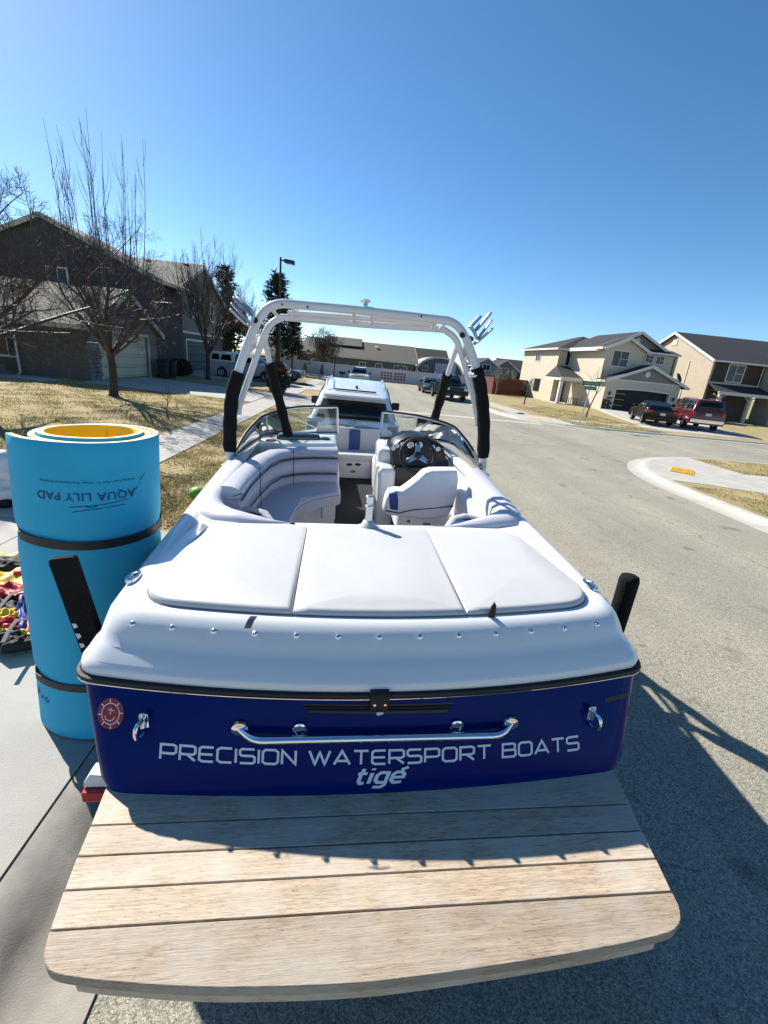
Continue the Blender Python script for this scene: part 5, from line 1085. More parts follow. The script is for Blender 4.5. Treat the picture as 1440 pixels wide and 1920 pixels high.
def shingle(name, col):
    return mat(name, col, .9, vs=9, var=.22, bump=.6, bs=24, stretch=(1, 1, 3))
BEIGE = siding('beige_siding', (.56, .50, .385)); TAN = siding('tan_siding', (.47, .395, .30)); BATTEN = siding('grey_batten', (.24, .22, .18), .3, True); OLIVE = siding('olive_siding', (.115, .10, .075)); SLATE = siding('slate_siding', (.05, .05, .052)); NAVYS = siding('navy_siding', (.02, .028, .05)); TAUPE = siding('taupe_batten', (.19, .165, .135), .3, True); BROWN = siding('brown_siding', (.06, .045, .035), .3, True)
ROOFD = shingle('charcoal_shingle', (.035, .036, .038)); ROOFB = shingle('brown_shingle', (.19, .17, .135)); ROOFG = shingle('olive_roof', (.115, .11, .085)); ROOFK = shingle('dark_roof', (.025, .027, .028))
TRIM = mat('white_trim', (.62, .61, .58), .6, vs=3, var=.04); TRIMB = mat('beige_trim', (.50, .46, .36), .6, var=.05); SHUT = mat('dark_shutter', (.02, .02, .022), .6); GDOOR = siding('garage_door_beige', (.50, .46, .33), .53, dark=.6); GDARK = mat('garage_dark', (.02, .018, .016), .7)
STONE = mat('stone', (.22, .20, .20), .9, vs=5, col2=(.12, .11, .12), bump=.6, bs=20); WOODP = mat('brown_post', (.13, .085, .05), .8, vs=3, bump=.3, bs=12, stretch=(8, 8, 1)); CREAMW = mat('porch_cream', (.55, .50, .40), .7)
HGL = mat('house_glass', (.02, .024, .03), .06, var=.0, spec=.4)
def window(parent, c, U, w, h, mull=True, trim=TRIM, shut=False, tw_=.10, name='window'):
    """c centre on the wall, U unit horizontal along the wall (outward normal = U x up)"""
    c = np.array(c, float); U = np.array([*U, 0.]) if len(U) == 2 else np.array(U, float); Z = np.array([0, 0, 1.]); N = np.cross(U, Z)
    f = lambda a, b, d: tuple(c+U*a+Z*b+N*d)
    O_ = [(-w/2, -h/2), (w/2, -h/2), (w/2, h/2), (-w/2, h/2)]; I_ = [(-w/2+tw_, -h/2+tw_), (w/2-tw_, -h/2+tw_), (w/2-tw_, h/2-tw_), (-w/2+tw_, h/2-tw_)]
    m = MB(); m.loft([[f(*p, -.02) for p in O_], [f(*p, .05) for p in O_], [f(*p, .05) for p in I_], [f(*p, -.02) for p in I_]], True); o = m.build(name, trim, parent, smooth=0)
    m = MB(); m.prism([f(*p, -.01) for p in I_], tuple(N*.025)); m.build('pane', HGL, o, smooth=0)
    if mull:
        m = MB(); m.prism([f(*p, .016) for p in ((-.025, -h/2+tw_), (.025, -h/2+tw_), (.025, h/2-tw_), (-.025, h/2-tw_))], tuple(N*.02)); m.build('mullion', trim, o, smooth=0)
        if mull == 2:
            m = MB(); m.prism([f(*p, .016) for p in ((.03, -.02), (w/2-tw_, -.02), (w/2-tw_, .02), (.03, .02))], tuple(N*.018)); m.build('mullion', trim, o, smooth=0)
    if shut:
        for s in (-1, 1):
            m = MB(); a = s*(w/2+.22); m.prism([f(*p, -.01) for p in ((a-.19, -h/2), (a+.19, -h/2), (a+.19, h/2), (a-.19, h/2))], tuple(N*.05)); m.build('shutter', SHUT, parent, smooth=0)
    return o
def wallp(parent, poly, n, th, m, name='wall'):
    """wall: 3D polygon outline pushed inwards by th along -n"""
    mb = MB(); mb.prism(poly, tuple(-np.array(n, float)*th)); return mb.build(name, m, parent, smooth=0)
def slope(parent, a, b, c, d, th, m, name='roof', fascia=None):
    """roof slab from eave a-b up to ridge c-d (a under d)"""
    mb = MB(); mb.prism([a, b, c, d], (0, 0, th)); o = mb.build(name, m, parent, smooth=0); return o
def gable_roof(parent, ax, u0, u1, v0, v1, ze, zr, m, ov=.35, th=.14, trim=TRIM, vr=None, gov=.3):
    """ridge along ax ('x' or 'y') from u0 to u1; eaves at v0, v1; ridge at vr"""
    vr = (v0+v1)/2 if vr is None else vr
    sl0, sl1 = (zr-ze)/(vr-v0), (zr-ze)/(v1-vr)
    f = (lambda u, v, z: (u, v, z)) if ax == 'x' else (lambda u, v, z: (v, u, z))
    U0, U1 = u0-gov, u1+gov
    r1 = slope(parent, f(U0, v0-ov, ze-sl0*ov), f(U1, v0-ov, ze-sl0*ov), f(U1, vr-.003, zr), f(U0, vr-.003, zr), th, m)
    r2 = slope(parent, f(U0, v1+ov, ze-sl1*ov), f(U1, v1+ov, ze-sl1*ov), f(U1, vr+.003, zr), f(U0, vr+.003, zr), th, m)
    for U, s in ((U0, -1), (U1, 1)):
        for (va, za, vb, zb) in ((v0-ov, ze-sl0*ov, vr-.01, zr), (v1+ov, ze-sl1*ov, vr+.01, zr)):
            mb = MB(); q = [f(U+s*.004, va, za-.12), f(U+s*.004, vb, zb-.12), f(U+s*.004, vb, zb+th+.01), f(U+s*.004, va, za+th+.01)]; dv = f(s*.04, 0, 0); mb.prism(q, dv); mb.build('rake_board', trim, r1 if va < vr else r2, smooth=0)
    for (va, za, s, rr) in ((v0-ov, ze-sl0*ov, -1, r1), (v1+ov, ze-sl1*ov, 1, r2)):
        mb = MB(); q = [f(U0, va+s*.004, za-.05), f(U1, va+s*.004, za-.05), f(U1, va+s*.004, za+th-.02), f(U0, va+s*.004, za+th-.02)]; mb.prism(q, f(0, s*.09, 0)); mb.build('gutter', trim, rr, smooth=0)
    return r1, r2
def house(name, label, loc, rz=0): return thing(name, label, 'house', loc, rz)
# ------------------------------------------------------------------ left: slate gabled house with garage wing
Z1 = .42
h1 = house('gabled_house', 'slate shingled house with low garage wing behind the bare lawn tree', (0, 0, 0))
yg = 28.8; ap_ = PY(80, 405, yg); xr_ = ap_[0]; hw1 = 6.0; ze1 = ap_[2]-.425*hw1
wallp(h1, [(xr_-hw1, yg, Z1), (xr_+hw1-.45, yg, Z1), (xr_+hw1-.45, yg, ze1+.19), (xr_, yg, ap_[2]), (xr_-hw1, yg, ze1)], (0, -1, 0), .2, SLATE)
wallp(h1, [(xr_+hw1-.45, yg+.2, Z1), (xr_+hw1-.45, 33.2, Z1), (xr_+hw1-.45, 33.2, ze1), (xr_+hw1-.45, yg+.2, ze1)], (1, 0, 0), .2, SLATE)
gable_roof(h1, 'y', yg, 33.4, xr_-hw1, xr_+hw1, ze1, ap_[2], ROOFB, ov=.4, trim=TRIMB)
gx, gy0, gy1, gze, gzr = -12.4, 21.7, 28.78, 2.85, 4.62
wallp(h1, [(-15.5, gy0, Z1-.1), (gx, gy0, Z1-.1), (gx, gy0, gze), (-15.5, gy0, gze)], (0, -1, 0), .2, OLIVE)
gm = (gy0+gy1)/2
wallp(h1, [(gx, gy0+.2, 2.55), (gx, gy1, 2.55), (gx, gy1, gze), (gx, gm, gzr), (gx, gy0+.2, gze)], (1, 0, 0), .2, TAUPE)
wallp(h1, [(gx, gy0+.2, Z1-.1), (gx, 22.75, Z1-.1), (gx, 22.75, 2.55), (gx, gy0+.2, 2.55)], (1, 0, 0), .2, TAUPE)
wallp(h1, [(gx, 27.6, Z1-.1), (gx, gy1, Z1-.1), (gx, gy1, 2.55), (gx, 27.6, 2.55)], (1, 0, 0), .2, TAUPE)
gdo = None
for k in range(4):
    mb = MB(); z0 = Z1+.03+.52*k; mb.b2((gx-.16, 22.78, z0+.006), (gx-.10, 27.57, z0+.514)); o = mb.build('garage_panel', GDOOR, h1, bevel=.012)
mb = MB()
mb.loft([[(gx+d, y, z) for y, z in ((22.62, Z1), (22.62, 2.68), (27.72, 2.68), (27.72, Z1))] for d in (.0, .05)], False); mb = MB()
for (y0, y1, z0, z1) in ((22.60, 22.74, Z1, 2.72), (27.61, 27.75, Z1, 2.72), (22.74, 27.61, 2.56, 2.72)):
    m = MB(); m.b2((gx-.02, y0, z0), (gx+.045, y1, z1)); m.build('door_trim', TRIMB, h1)
gable_roof(h1, 'x', -19.5, gx, gy0, gy1, gze, gzr, ROOFB, ov=.4, trim=TRIMB)
m = MB(); m.add([(gx+.16, gm-1.0, 3.55), (gx+.16, gm+1.0, 3.55), (gx+.16, gm, 4.25)], [(0, 1, 2)]); 
m = MB(); m.prism([(gx-.01, gm-1.0, 3.45), (gx-.01, gm+1.0, 3.45), (gx-.01, gm, 4.15)], (.04, 0, 0)); m.build('gable_panel', SLATE, h1, smooth=0)
st = None
for r in range(7):   # stone wainscot by the garage door
    for c_ in range(2):
        w = .36 if (r+c_) % 2 else .46; y0 = gy0+.02+(0 if c_ == 0 else (.46 if (r+1) % 2 == 0 else .36)+.02)
        m = MB(); hgt = .17; m.b2((gx-.02, y0, Z1+.02+.19*r), (gx+.06+.015*((r*7+c_*3) % 3), y0+w, Z1+.02+.19*r+hgt)); m.build('stone', STONE, h1, bevel=.015)
v_, f_ = text2d('712', .26, 0, .01, 1.1); m = MB(); m.add([(gx+.006, 22.02+x, 2.02+y) for x, y, _ in v_], f_); m.build('house_number', SHUT, h1, smooth=0)
m = MB(); m.tube(fillet([(-15.42, gy0-.45, gze-.18), (-15.42, gy0-.1, gze-.32), (-15.42, gy0-.07, Z1+.08), (-15.38, gy0-.3, Z1+.02)], .12), .045, 8); m.build('downspout', TRIM, h1)
m = MB(); m.b2((-15.95, gy0-1.0, Z1), (-15.7, gy0-.75, 2.6)); m.build('porch_post', WOODP, h1, bevel=.01)
m = MB(); m.b2((-16.05, gy0-1.1, Z1-.1), (-15.6, gy0-.65, Z1+.45)); m.build('post_base', STONE, h1, bevel=.02)
m = MB(); m.b2((-18.8, gy0-1.0, Z1), (-18.55, gy0-.75, 2.6)); m.build('porch_post', WOODP, h1, bevel=.01)
wallp(h1, [(-22, gy0+1.6, Z1), (-15.5, gy0+1.6, Z1), (-15.5, gy0+1.6, gze), (-22, gy0+1.6, gze)], (0, -1, 0), .2, OLIVE)
gable_roof(h1, 'y', gy0-1.1, gy0+1.6, -18.95, -15.45, 2.62, 3.6, ROOFB, ov=.25, trim=WOODP, gov=.1)
window(h1, (-17.0, gy0+1.6, 1.7), (1, 0), 1.0, 1.3); window(h1, (xr_+.4, yg, 5.3), (1, 0), 1.2, 1.2)
m = MB(); m.b2((-22.5, gy0-1.0, Z1-.2), (-15.55, gy0+1.6, Z1-.02)); m.build('porch_floor', CONC, h1)
# ------------------------------------------------------------------ left: navy sided house behind it
h2_ = house('navy_house', 'navy and taupe two storey house with pale roof beyond the garage wing', (0, 0, 0))
hx, hy0, hy1, hze = -13.45, 35.0, 45.5, 6.15; hzr = PX(375, 499, hx)[2]
wallp(h2_, [(-23, hy0, .3), (hx, hy0, .3), (hx, hy0, hze), (-23, hy0, hze)], (0, -1, 0), .2, NAVYS)
hym = (hy0+hy1)/2
wallp(h2_, [(hx, hy0+.2, 3.3), (hx, hy1, 3.3), (hx, hy1, hze), (hx, hym, hzr), (hx, hy0+.2, hze)], (1, 0, 0), .2, TAUPE)
wallp(h2_, [(hx, hy0+.2, 2.72), (hx, hy1, 2.72), (hx, hy1, 3.3), (hx, hy0+.2, 3.3)], (1, 0, 0), .2, OLIVE)
for (a, b) in ((hy0+.2, 36.4), (41.6, hy1)): wallp(h2_, [(hx, a, .3), (hx, b, .3), (hx, b, 2.72), (hx, a, 2.72)], (1, 0, 0), .2, OLIVE)
for k in range(4):
    m = MB(); m.b2((hx-.16, 36.43, .42+.57*k), (hx-.10, 41.57, .42+.57*k+.56)); m.build('garage_panel', siding('garage_door_green', (.12, .14, .12), .57), h2_, bevel=.012)
for (y0, y1, z0, z1) in ((36.25, 36.4, .4, 2.85), (41.6, 41.75, .4, 2.85), (36.4, 41.6, 2.7, 2.85)):
    m = MB(); m.b2((hx-.02, y0, z0), (hx+.05, y1, z1)); m.build('door_trim', TRIM, h2_)
m = MB(); m.b2((hx-.03, hy0-.05, .3), (hx+.06, hy0+.12, hze)); m.build('corner_trim', TRIM, h2_)
m = MB(); m.b2((hx-.01, hy0+.13, 3.22), (hx+.07, hy1, 3.36)); m.build('band_trim', TRIM, h2_)
gable_roof(h2_, 'x', -23, hx, hy0, hy1, hze, hzr, ROOFB, ov=.4, trim=TRIM)
window(h2_, (hx, 38.3, 5.2), (0, 1), 1.1, 1.8, mull=2, shut=True); window(h2_, (hx, 42.6, 5.2), (0, 1), 1.0, 1.5, mull=2)
for (u, v) in ((279, 494), (350, 501)):
    p = PY(u, v, hym-.5); m = MB(); m.lathe([(.12, -.2), (.12, .12), (.2, .14), (.2, .2)], p, 10); m.build('roof_vent', SHUT, h2_)
binm = MB(); R0 = rpoly([(-.26, -.3), (.26, -.3), (.26, .3), (-.26, .3)], .05, 3)
binm.loft([[(x*.85, y*.85, .05) for x, y in R0], [(x, y, .95) for x, y in R0]], True, True, True)
for k, (x, y) in enumerate(((-11.75, 27.95), (-11.6, 28.75))):
    b_ = thing('wheelie_bin', ('dark wheeled bin standing right beside the beige garage door', 'dark wheeled bin standing by the navy house wall')[k], 'bin', (x, y, .40), .1, 'bins by the garage'); binm.build('body', GDARK, b_, bevel=.02)
    m = MB(); m.box((0, 0, .99), (.60, .68, .07)); m.build('lid', GDARK, b_, bevel=.025)
    for sx in (-1, 1):
        m = MB(); m.lathe([(.1, -.03), (.1, .03)], (sx*.25, -.28, .1), 12, M=Matrix.Rotation(R_(90), 3, 'Y')); m.build('wheel', TYRE, b_)
# ------------------------------------------------------------------ right: beige corner house
HT = R_(3.8); HO = np.array([22.6, 41.3])
r1 = house('corner_house', 'beige two storey house with double garage on the street corner', (HO[0], HO[1], 0), HT); zf = .2
def WP(poly, n, m, th=.2, name='wall', par=r1): return wallp(par, poly, n, th, m, name)
# garage front with a wide opening, gable above
WP([(0, 0, zf), (1.05, 0, zf), (1.05, 0, 2.3), (0, 0, 2.3)], (0, -1, 0), BEIGE); WP([(6.6, 0, zf), (7.6, 0, zf), (7.6, 0, 2.3), (6.6, 0, 2.3)], (0, -1, 0), BEIGE)
WP([(0, 0, 2.3), (7.6, 0, 2.3), (7.6, 0, 3.0), (0, 0, 3.0)], (0, -1, 0), BEIGE); WP([(.2, -.02, 3.02), (7.5, -.02, 3.02), (3.95, -.02, 4.4)], (0, -1, 0), BATTEN, .15)
m = MB(); m.b2((0, -.07, 2.96), (7.6, .0, 3.1)); m.build('band_trim', TRIM, r1)
arcx = np.linspace(1.0, 6.65, 13); arcz = [2.14+.10*(1-((x-3.83)/2.83)**2) for x in arcx]
m = MB(); m.loft([[(x, d, z+.14) for x, z in zip(arcx, arcz)] for d in (-.06, .02)]+[[(x, .02, z) for x, z in zip(arcx, arcz)], [(x, -.06, z) for x, z in zip(arcx, arcz)], [(x, -.06, z+.14) for x, z in zip(arcx, arcz)]], False); m.build('door_trim', TRIM, r1)
for x in (.98, 6.60):
    m = MB(); m.b2((x, -.06, zf), (x+.13, .02, 2.16)); m.build('door_trim', TRIM, r1)
for k in range(4):
    m = MB(); m.b2((1.05, .35, zf+.02+.53*k), (6.6, .40, zf+.02+.53*k+.52)); m.build('garage_panel', GDARK, r1, bevel=.012)
for x0 in (.06, 6.78):
    for r in range(5):
        for c_ in range(2):
            w = .34 if (r+c_) % 2 else .46; xx = x0+(0 if c_ == 0 else (.46 if (r+1) % 2 == 0 else .34)+.02)
            m = MB(); m.b2((xx, -.08-.015*((r*5+c_) % 3), zf+.01+.2*r), (xx+w, -.002, zf+.2*r+.19)); m.build('stone', mat('dark_stone', (.05, .045, .045), .9, vs=5, bump=.5, bs=20), r1, bevel=.015)
WP([(0, .2, zf), (0, 7.6, zf), (0, 7.6, 3.0), (0, .2, 3.0)], (-1, 0, 0), BEIGE)
WP([(7.6, .2, zf), (7.6, 7.6, zf), (7.6, 7.6, 5.7), (7.6, 1.4, 5.7), (7.6, 1.4, 3.0), (7.6, .2, 3.0)], (1, 0, 0), BEIGE)
gable_roof(r1, 'y', -.02, 1.2, .0, 7.9, 2.9, 4.42, ROOFD, ov=.3, trim=TRIM, gov=.3)
# upper storey: left bay forward, right part a little back
WP([(0, 1.2, 3.0), (3.95, 1.2, 3.0), (3.95, 1.2, 5.75), (2.02, 1.2, 6.6), (0, 1.2, 5.75)], (0, -1, 0), BEIGE); WP([(3.95, 1.45, 3.0), (7.2, 1.45, 3.0), (7.2, 1.45, 5.65), (3.95, 1.45, 5.65)], (0, -1, 0), BEIGE)
WP([(0, 1.4, 3.0), (0, 7.6, 3.0), (0, 7.6, 5.75), (0, 1.4, 5.75)], (-1, 0, 0), BEIGE)
WP([(.2, 2.2, 5.75), (7.0, 2.2, 5.75), (3.6, 2.2, 7.35)], (0, -1, 0), BATTEN)
gable_roof(r1, 'y', 2.2, 9, -.1, 7.3, 5.7, 7.4, ROOFD, ov=.4, trim=TRIM, gov=.35)
gable_roof(r1, 'y', 1.2, 2.6, .05, 3.95, 5.78, 6.68, ROOFD, ov=.3, trim=TRIM, gov=.3)
m = MB(); m.prism([(3.9, 1.0, 5.68), (7.5, 1.0, 5.68), (7.5, 2.3, 6.05), (3.9, 2.3, 6.05)], (0, 0, .1)); m.build('roof', ROOFD, r1, smooth=0)
m = MB(); m.b2((3.9, .93, 5.62), (7.5, 1.0, 5.78)); m.build('gutter', TRIM, r1)
window(r1, (1.55, 1.2, 4.9), (1, 0), 1.75, 1.5, mull=2); window(r1, (4.66, 1.45, 5.18), (1, 0), .95, .85, mull=2); window(r1, (5.8, 1.45, 5.15), (1, 0), .95, .85, mull=2)
for (x, y, z) in ((3.85, -.05, 3.72), (3.5, 2.17, 6.72)):
    m = MB(); m.lathe([(.26, -.02), (.26, .05), (.18, .055)], (x, y, z), 20, M=Matrix.Rotation(R_(90), 3, 'X')); m.build('gable_vent', TRIM, r1)
for (x, z) in ((.5, 1.75), (7.1, 1.75)):
    m = MB(); m.lathe([(.05, -.16), (.09, -.12), (.10, .1), (.03, .18)], (x, -.12, z), 10); m.build('wall_lamp', SHUT, r1)
m = MB(); m.b2((.42, -.02, 1.28), (.95, .0, 1.42)); m.build('house_number_plate', SHUT, r1)
# rear left block with hip roof
rx0, ry0, ry1, rze = -1.3, 7.6, 16.7, 5.6
WP([(rx0, ry0, zf), (1.0, ry0, zf), (1.0, ry0, rze), (rx0, ry0, rze)], (0, -1, 0), BEIGE); WP([(rx0, ry0+.2, zf), (rx0, ry1, zf), (rx0, ry1, rze), (rx0, ry0+.2, rze)], (-1, 0, 0), BEIGE)
ex0, ey0, ey1, ex1 = rx0-.45, ry0-.45, ry1+.4, 7.7; rz_ = 7.35; A, B, C, D = (ex0, ey0, rze), (ex1, ey0, rze), (ex1, ey1, rze), (ex0, ey1, rze); E1, E2 = (3.2, ey0+4.4, rz_), (3.2, ey1-4.4, rz_)
for q in ([A, B, E1], [D, A, E1, E2], [C, D, E2], [B, C, E2, E1]):
    m = MB(); m.prism(q, (0, 0, .12)); m.build('roof', ROOFD, r1, smooth=0)
m = MB(); m.b2((ex0-.08, ey0, rze-.06), (ex0, ey1, rze+.12)); m.build('gutter', TRIM, r1); m = MB(); m.b2((ex0-.08, ey0-.09, rze-.06), (.0, ey0-.002, rze+.12)); m.build('gutter', TRIM, r1)
m = MB(); m.b2((-.5, 1.1, 5.62), (-.38, 7.1, 5.8)); m.build('gutter', TRIM, r1)
window(r1, (.05, ry0, 4.8), (1, 0), 1.15, 1.6, mull=False); window(r1, (rx0, 12.5, 4.9), (0, -1), 1.35, 1.15); window(r1, (rx0, 11.5, 1.75), (0, -1), 1.5, 1.4, mull=1, trim=SHUT)
m = MB(); m.tube(fillet([(-.48, 7.05, 5.6), (-.1, 7.3, 5.2), (-.1, 7.4, 3.6)], .1), .04, 8); m.build('downspout', TRIM, r1)
# porch
m = MB(); q = [(-2.3, 4.2, 2.75), (.0, 4.2, 2.75), (.0, 7.6, 3.85), (-1.3, 7.6, 3.85)]; m.prism(q, (0, 0, .12)); m.build('porch_roof', ROOFD, r1, smooth=0)
m = MB(); m.prism([(-2.3, 4.2, 2.75), (-1.3, 7.6, 3.85), (-2.3, 7.6, 2.75)], (0, 0, .12)); m.build('porch_roof', ROOFD, r1, smooth=0)
m = MB(); m.b2((-2.3, 4.12, 2.5), (0, 4.19, 2.86)); m.build('porch_beam', TRIM, r1); m = MB(); m.b2((-2.32, 4.2, 2.5), (-2.22, 7.6, 2.75)); m.build('porch_beam', TRIM, r1)
for x in (-2.05,):
    m = MB(); m.b2((x-.16, 4.3, zf), (x+.16, 4.62, 2.5)); m.build('porch_column', TRIM, r1, bevel=.02)
m = MB(); m.b2((-2.3, 4.25, zf-.05), (0, 7.6, zf+.06)); m.build('porch_floor', CONCG, r1)
m = MB(); m.b2((-.75, 7.5, zf+.05), (.1, 7.58, 2.25)); dd = m.build('front_door', mat('door_brown', (.07, .05, .04), .5), r1); m = MB(); m.lathe([(.03, 0), (.03, .06)], (-.65, 7.46, 1.2), 10, M=Matrix.Rotation(R_(90), 3, 'X')); m.build('handle', CHR, dd)
for k in range(6):
    m = MB(); m.b2((-1.35+.22*k, 3.95, zf), (-1.27+.22*k, 4.0, zf+.75)); m.build('porch_baluster', WOODP, r1)
p = PY(1271, 709, 41.5); q = np.array([[math.cos(HT), math.sin(HT)], [-math.sin(HT), math.cos(HT)]])@(p[:2]-HO)
ds = MB(); Mx = Matrix.Rotation(R_(60), 3, 'X')@Matrix.Rotation(R_(25), 3, 'Y'); ds.lathe([(.02, 0), (.25, .04), (.45, .12), (.44, .13), (.24, .06), (.02, .03)], (q[0], q[1], p[2]), 20, M=Mx); dso = ds.build('satellite_dish', PLASTB, r1)
m = MB(); m.tube([(q[0], q[1], p[2]), (q[0]-.1, q[1]+.25, p[2]-.6)], .03, 8); m.build('dish_mast', GALV, dso)
# ------------------------------------------------------------------ right: tan house next door
x2 = PY(1340, 674, 43.)[0]; apx = PX(1271, 625, x2); fe = PX(1244, 642, x2); r2_ = house('tan_house', 'tan gable ended house with dark roof behind the maroon SUV', (0, 0, 0))
za, ye = 5.75, 43.; yr_ = apx[1]; zr2 = apx[2]; yfar = yr_+(yr_-ye)*.95
wallp(r2_, [(x2, ye, .2), (x2, yfar, .2), (x2, yfar, za), (x2, yr_, zr2), (x2, ye, za)], (-1, 0, 0), .2, TAN)
wallp(r2_, [(x2+.2, ye, 3.0), (x2+5.4, ye, 3.0), (x2+5.4, ye, za), (x2+.2, ye, za)], (0, -1, 0), .2, BROWN); wallp(r2_, [(x2+.2, ye+.4, .2), (x2+5.4, ye+.4, .2), (x2+5.4, ye+.4, 3.0), (x2+.2, ye+.4, 3.0)], (0, -1, 0), .2, OLIVE)
wallp(r2_, [(x2+5.4, ye-2.2, .2), (x2+12, ye-2.2, .2), (x2+12, ye-2.2, za), (x2+5.4, ye-2.2, za)], (0, -1, 0), .2, TAN); wallp(r2_, [(x2+5.4, ye-2.0, .2), (x2+5.4, ye, .2), (x2+5.4, ye, za), (x2+5.4, ye-2.0, za)], (-1, 0, 0), .2, TAN)
gable_roof(r2_, 'x', x2, x2+14, ye, yfar, za, zr2, ROOFD, ov=.4, trim=TRIM, vr=yr_)
m = MB(); m.prism([(x2+5.2, ye-2.6, za+.05), (x2+12, ye-2.6, za+.05), (x2+12, ye+2.2, za+1.4), (x2+5.2, ye+.2, za+.8)], (0, 0, .12)); m.build('roof', ROOFD, r2_, smooth=0)
m = MB(); m.prism([(x2-.3, ye-2.1, 2.75), (x2+5.8, ye-2.1, 2.75), (x2+5.3, ye-.002, 3.5), (x2+.2, ye-.002, 3.5)], (0, 0, .12)); m.build('porch_roof', ROOFD, r2_, smooth=0)
m = MB(); m.b2((x2-.3, ye-2.2, 2.62), (x2+5.8, ye-2.1, 2.9)); m.build('gutter', TRIM, r2_); m = MB(); m.b2((x2+.1, ye-.09, 3.5), (x2+5.4, ye-.002, 3.75)); m.build('band_trim', TRIMB, r2_)
for x in (x2+.25, x2+3.3):
    m = MB(); m.b2((x-.14, ye-1.9, .2), (x+.14, ye-1.62, 2.7)); po_ = m.build('porch_column', CREAMW, r2_, bevel=.02)
    for s in (-1, 1):
        m = MB(); m.tube([(x, ye-1.76, 1.95), (x+s*.25, ye-1.76, 2.4), (x+s*.65, ye-1.76, 2.62)], .06, 6); m.build('brace', CREAMW, po_)
window(r2_, (x2+2.5, ye, 4.65), (1, 0), 1.75, 1.7, mull=2); m = MB(); m.tube(fillet([(x2+5.1, ye-.12, za-.1), (x2+5.1, ye-.12, 3.6)], .1), .05, 8); m.build('downspout', TRIM, r2_)
m = MB(); m.b2((x2-.05, yr_-.4, 7.2), (x2+.02, yr_+.4, 7.8)); m.build('gable_vent', TRIMB, r2_)
m = MB(); m.b2((x2-.06, 46.2, .2), (x2+.02, 46.35, 5.6)); m.build('downspout', TRIMB, r2_)
# hedge/side gate between the right houses
sg = MB(); sg.b2((31.0, 42.6, .2), (33.3, 42.7, 1.9)); tag(sg.build('side_gate', mat('gate_tan', (.24, .19, .14), .8, vs=3), None), 'tan wooden gate closing the gap between the beige and tan houses', 'gate')
# ------------------------------------------------------------------ fences
VINYL = mat('white_vinyl_fence', (.52, .525, .54), .5, vs=2, var=.03); vf = thing('vinyl_fence', 'white vinyl panel fence across the end of the road', 'fence', (0, 0, 0))
fx0, fx1, n = -16.5, 24.5, 17; dx = (fx1-fx0)/n
pm = MB(); pm.b2((-dx/2+.07, -.025, .08), (dx/2-.07, .025, 1.68)); pm.b2((-dx/2+.07, -.04, 1.68), (dx/2-.07, .04, 1.80)); pm.b2((-dx/2+.07, -.04, .02), (dx/2-.07, .04, .14))
pm = MB(); pm.b2((-dx/2+.065, -.03, .05), (dx/2-.065, .03, 1.78)); pk = MB(); pk.box((0, 0, .95), (.13, .13, 1.9)); pk.add([(-.08, -.08, 1.9), (.08, -.08, 1.9), (.08, .08, 1.9), (-.08, .08, 1.9), (0, 0, 2.0)], [(0, 1, 4), (1, 2, 4), (2, 3, 4), (3, 0, 4), (3, 2, 1, 0)])
P0 = K0 = None
def fz(x): return max(0, -.012*(x+2))*1.6+.02
for k in range(n+1):
    x = fx0+dx*k
    if K0 is None: K0 = pk.build('post', VINYL, vf); K0.location = (x, 62.8, fz(x))
    else: inst(K0, 'post', vf, (x, 62.8, fz(x)))
    if k < n:
        xm = x+dx/2
        if P0 is None: P0 = pm.build('panel', VINYL, vf); P0.location = (xm, 62.8, fz(xm))
        else: inst(P0, 'panel', vf, (xm, 62.8, fz(xm)))
CEDAR = mat('red_cedar', (.15, .045, .03), .8, vs=3, var=.2, bump=.3, bs=15, stretch=(6, 6, 1)); cf = thing('cedar_fence', 'red stained wooden fence beside the beige corner house', 'fence', (0, 0, 0))
pc = MB(); pc.add([(-.068, -.012, 0), (.068, -.012, 0), (.068, -.012, 1.85), (.04, -.012, 1.92), (-.04, -.012, 1.92), (-.068, -.012, 1.85)]+[(-.068, .012, 0), (.068, .012, 0), (.068, .012, 1.85), (.04, .012, 1.92), (-.04, .012, 1.92), (-.068, .012, 1.85)], [(0, 1, 2, 3, 4, 5), (11, 10, 9, 8, 7, 6)]+[(i, (i+1) % 6, 6+(i+1) % 6, 6+i) for i in range(6)])
pic = None
for (a, b) in (((14.6, 59.2), (15.5, 53.2)), ((15.5, 53.2), (20.7, 55.4))):
    a, b = np.array(a), np.array(b); L_ = np.linalg.norm(b-a); ang = math.atan2(*(b-a)[::-1]); k = int(L_/.14)
    for i in range(k):
        p = a+(b-a)*(i+.5)/k
        if pic is None: pic = pc.build('picket', CEDAR, cf); pic.location = (*p, .2); pic.rotation_euler = (0, 0, ang)
        else: inst(pic, 'picket', cf, (*p, .2+.01*((i*7) % 3)), ang)
    m = MB(); m.tube([(*a, 1.7), (*b, 1.7)], .04, 4); m.build('rail', CEDAR, cf)
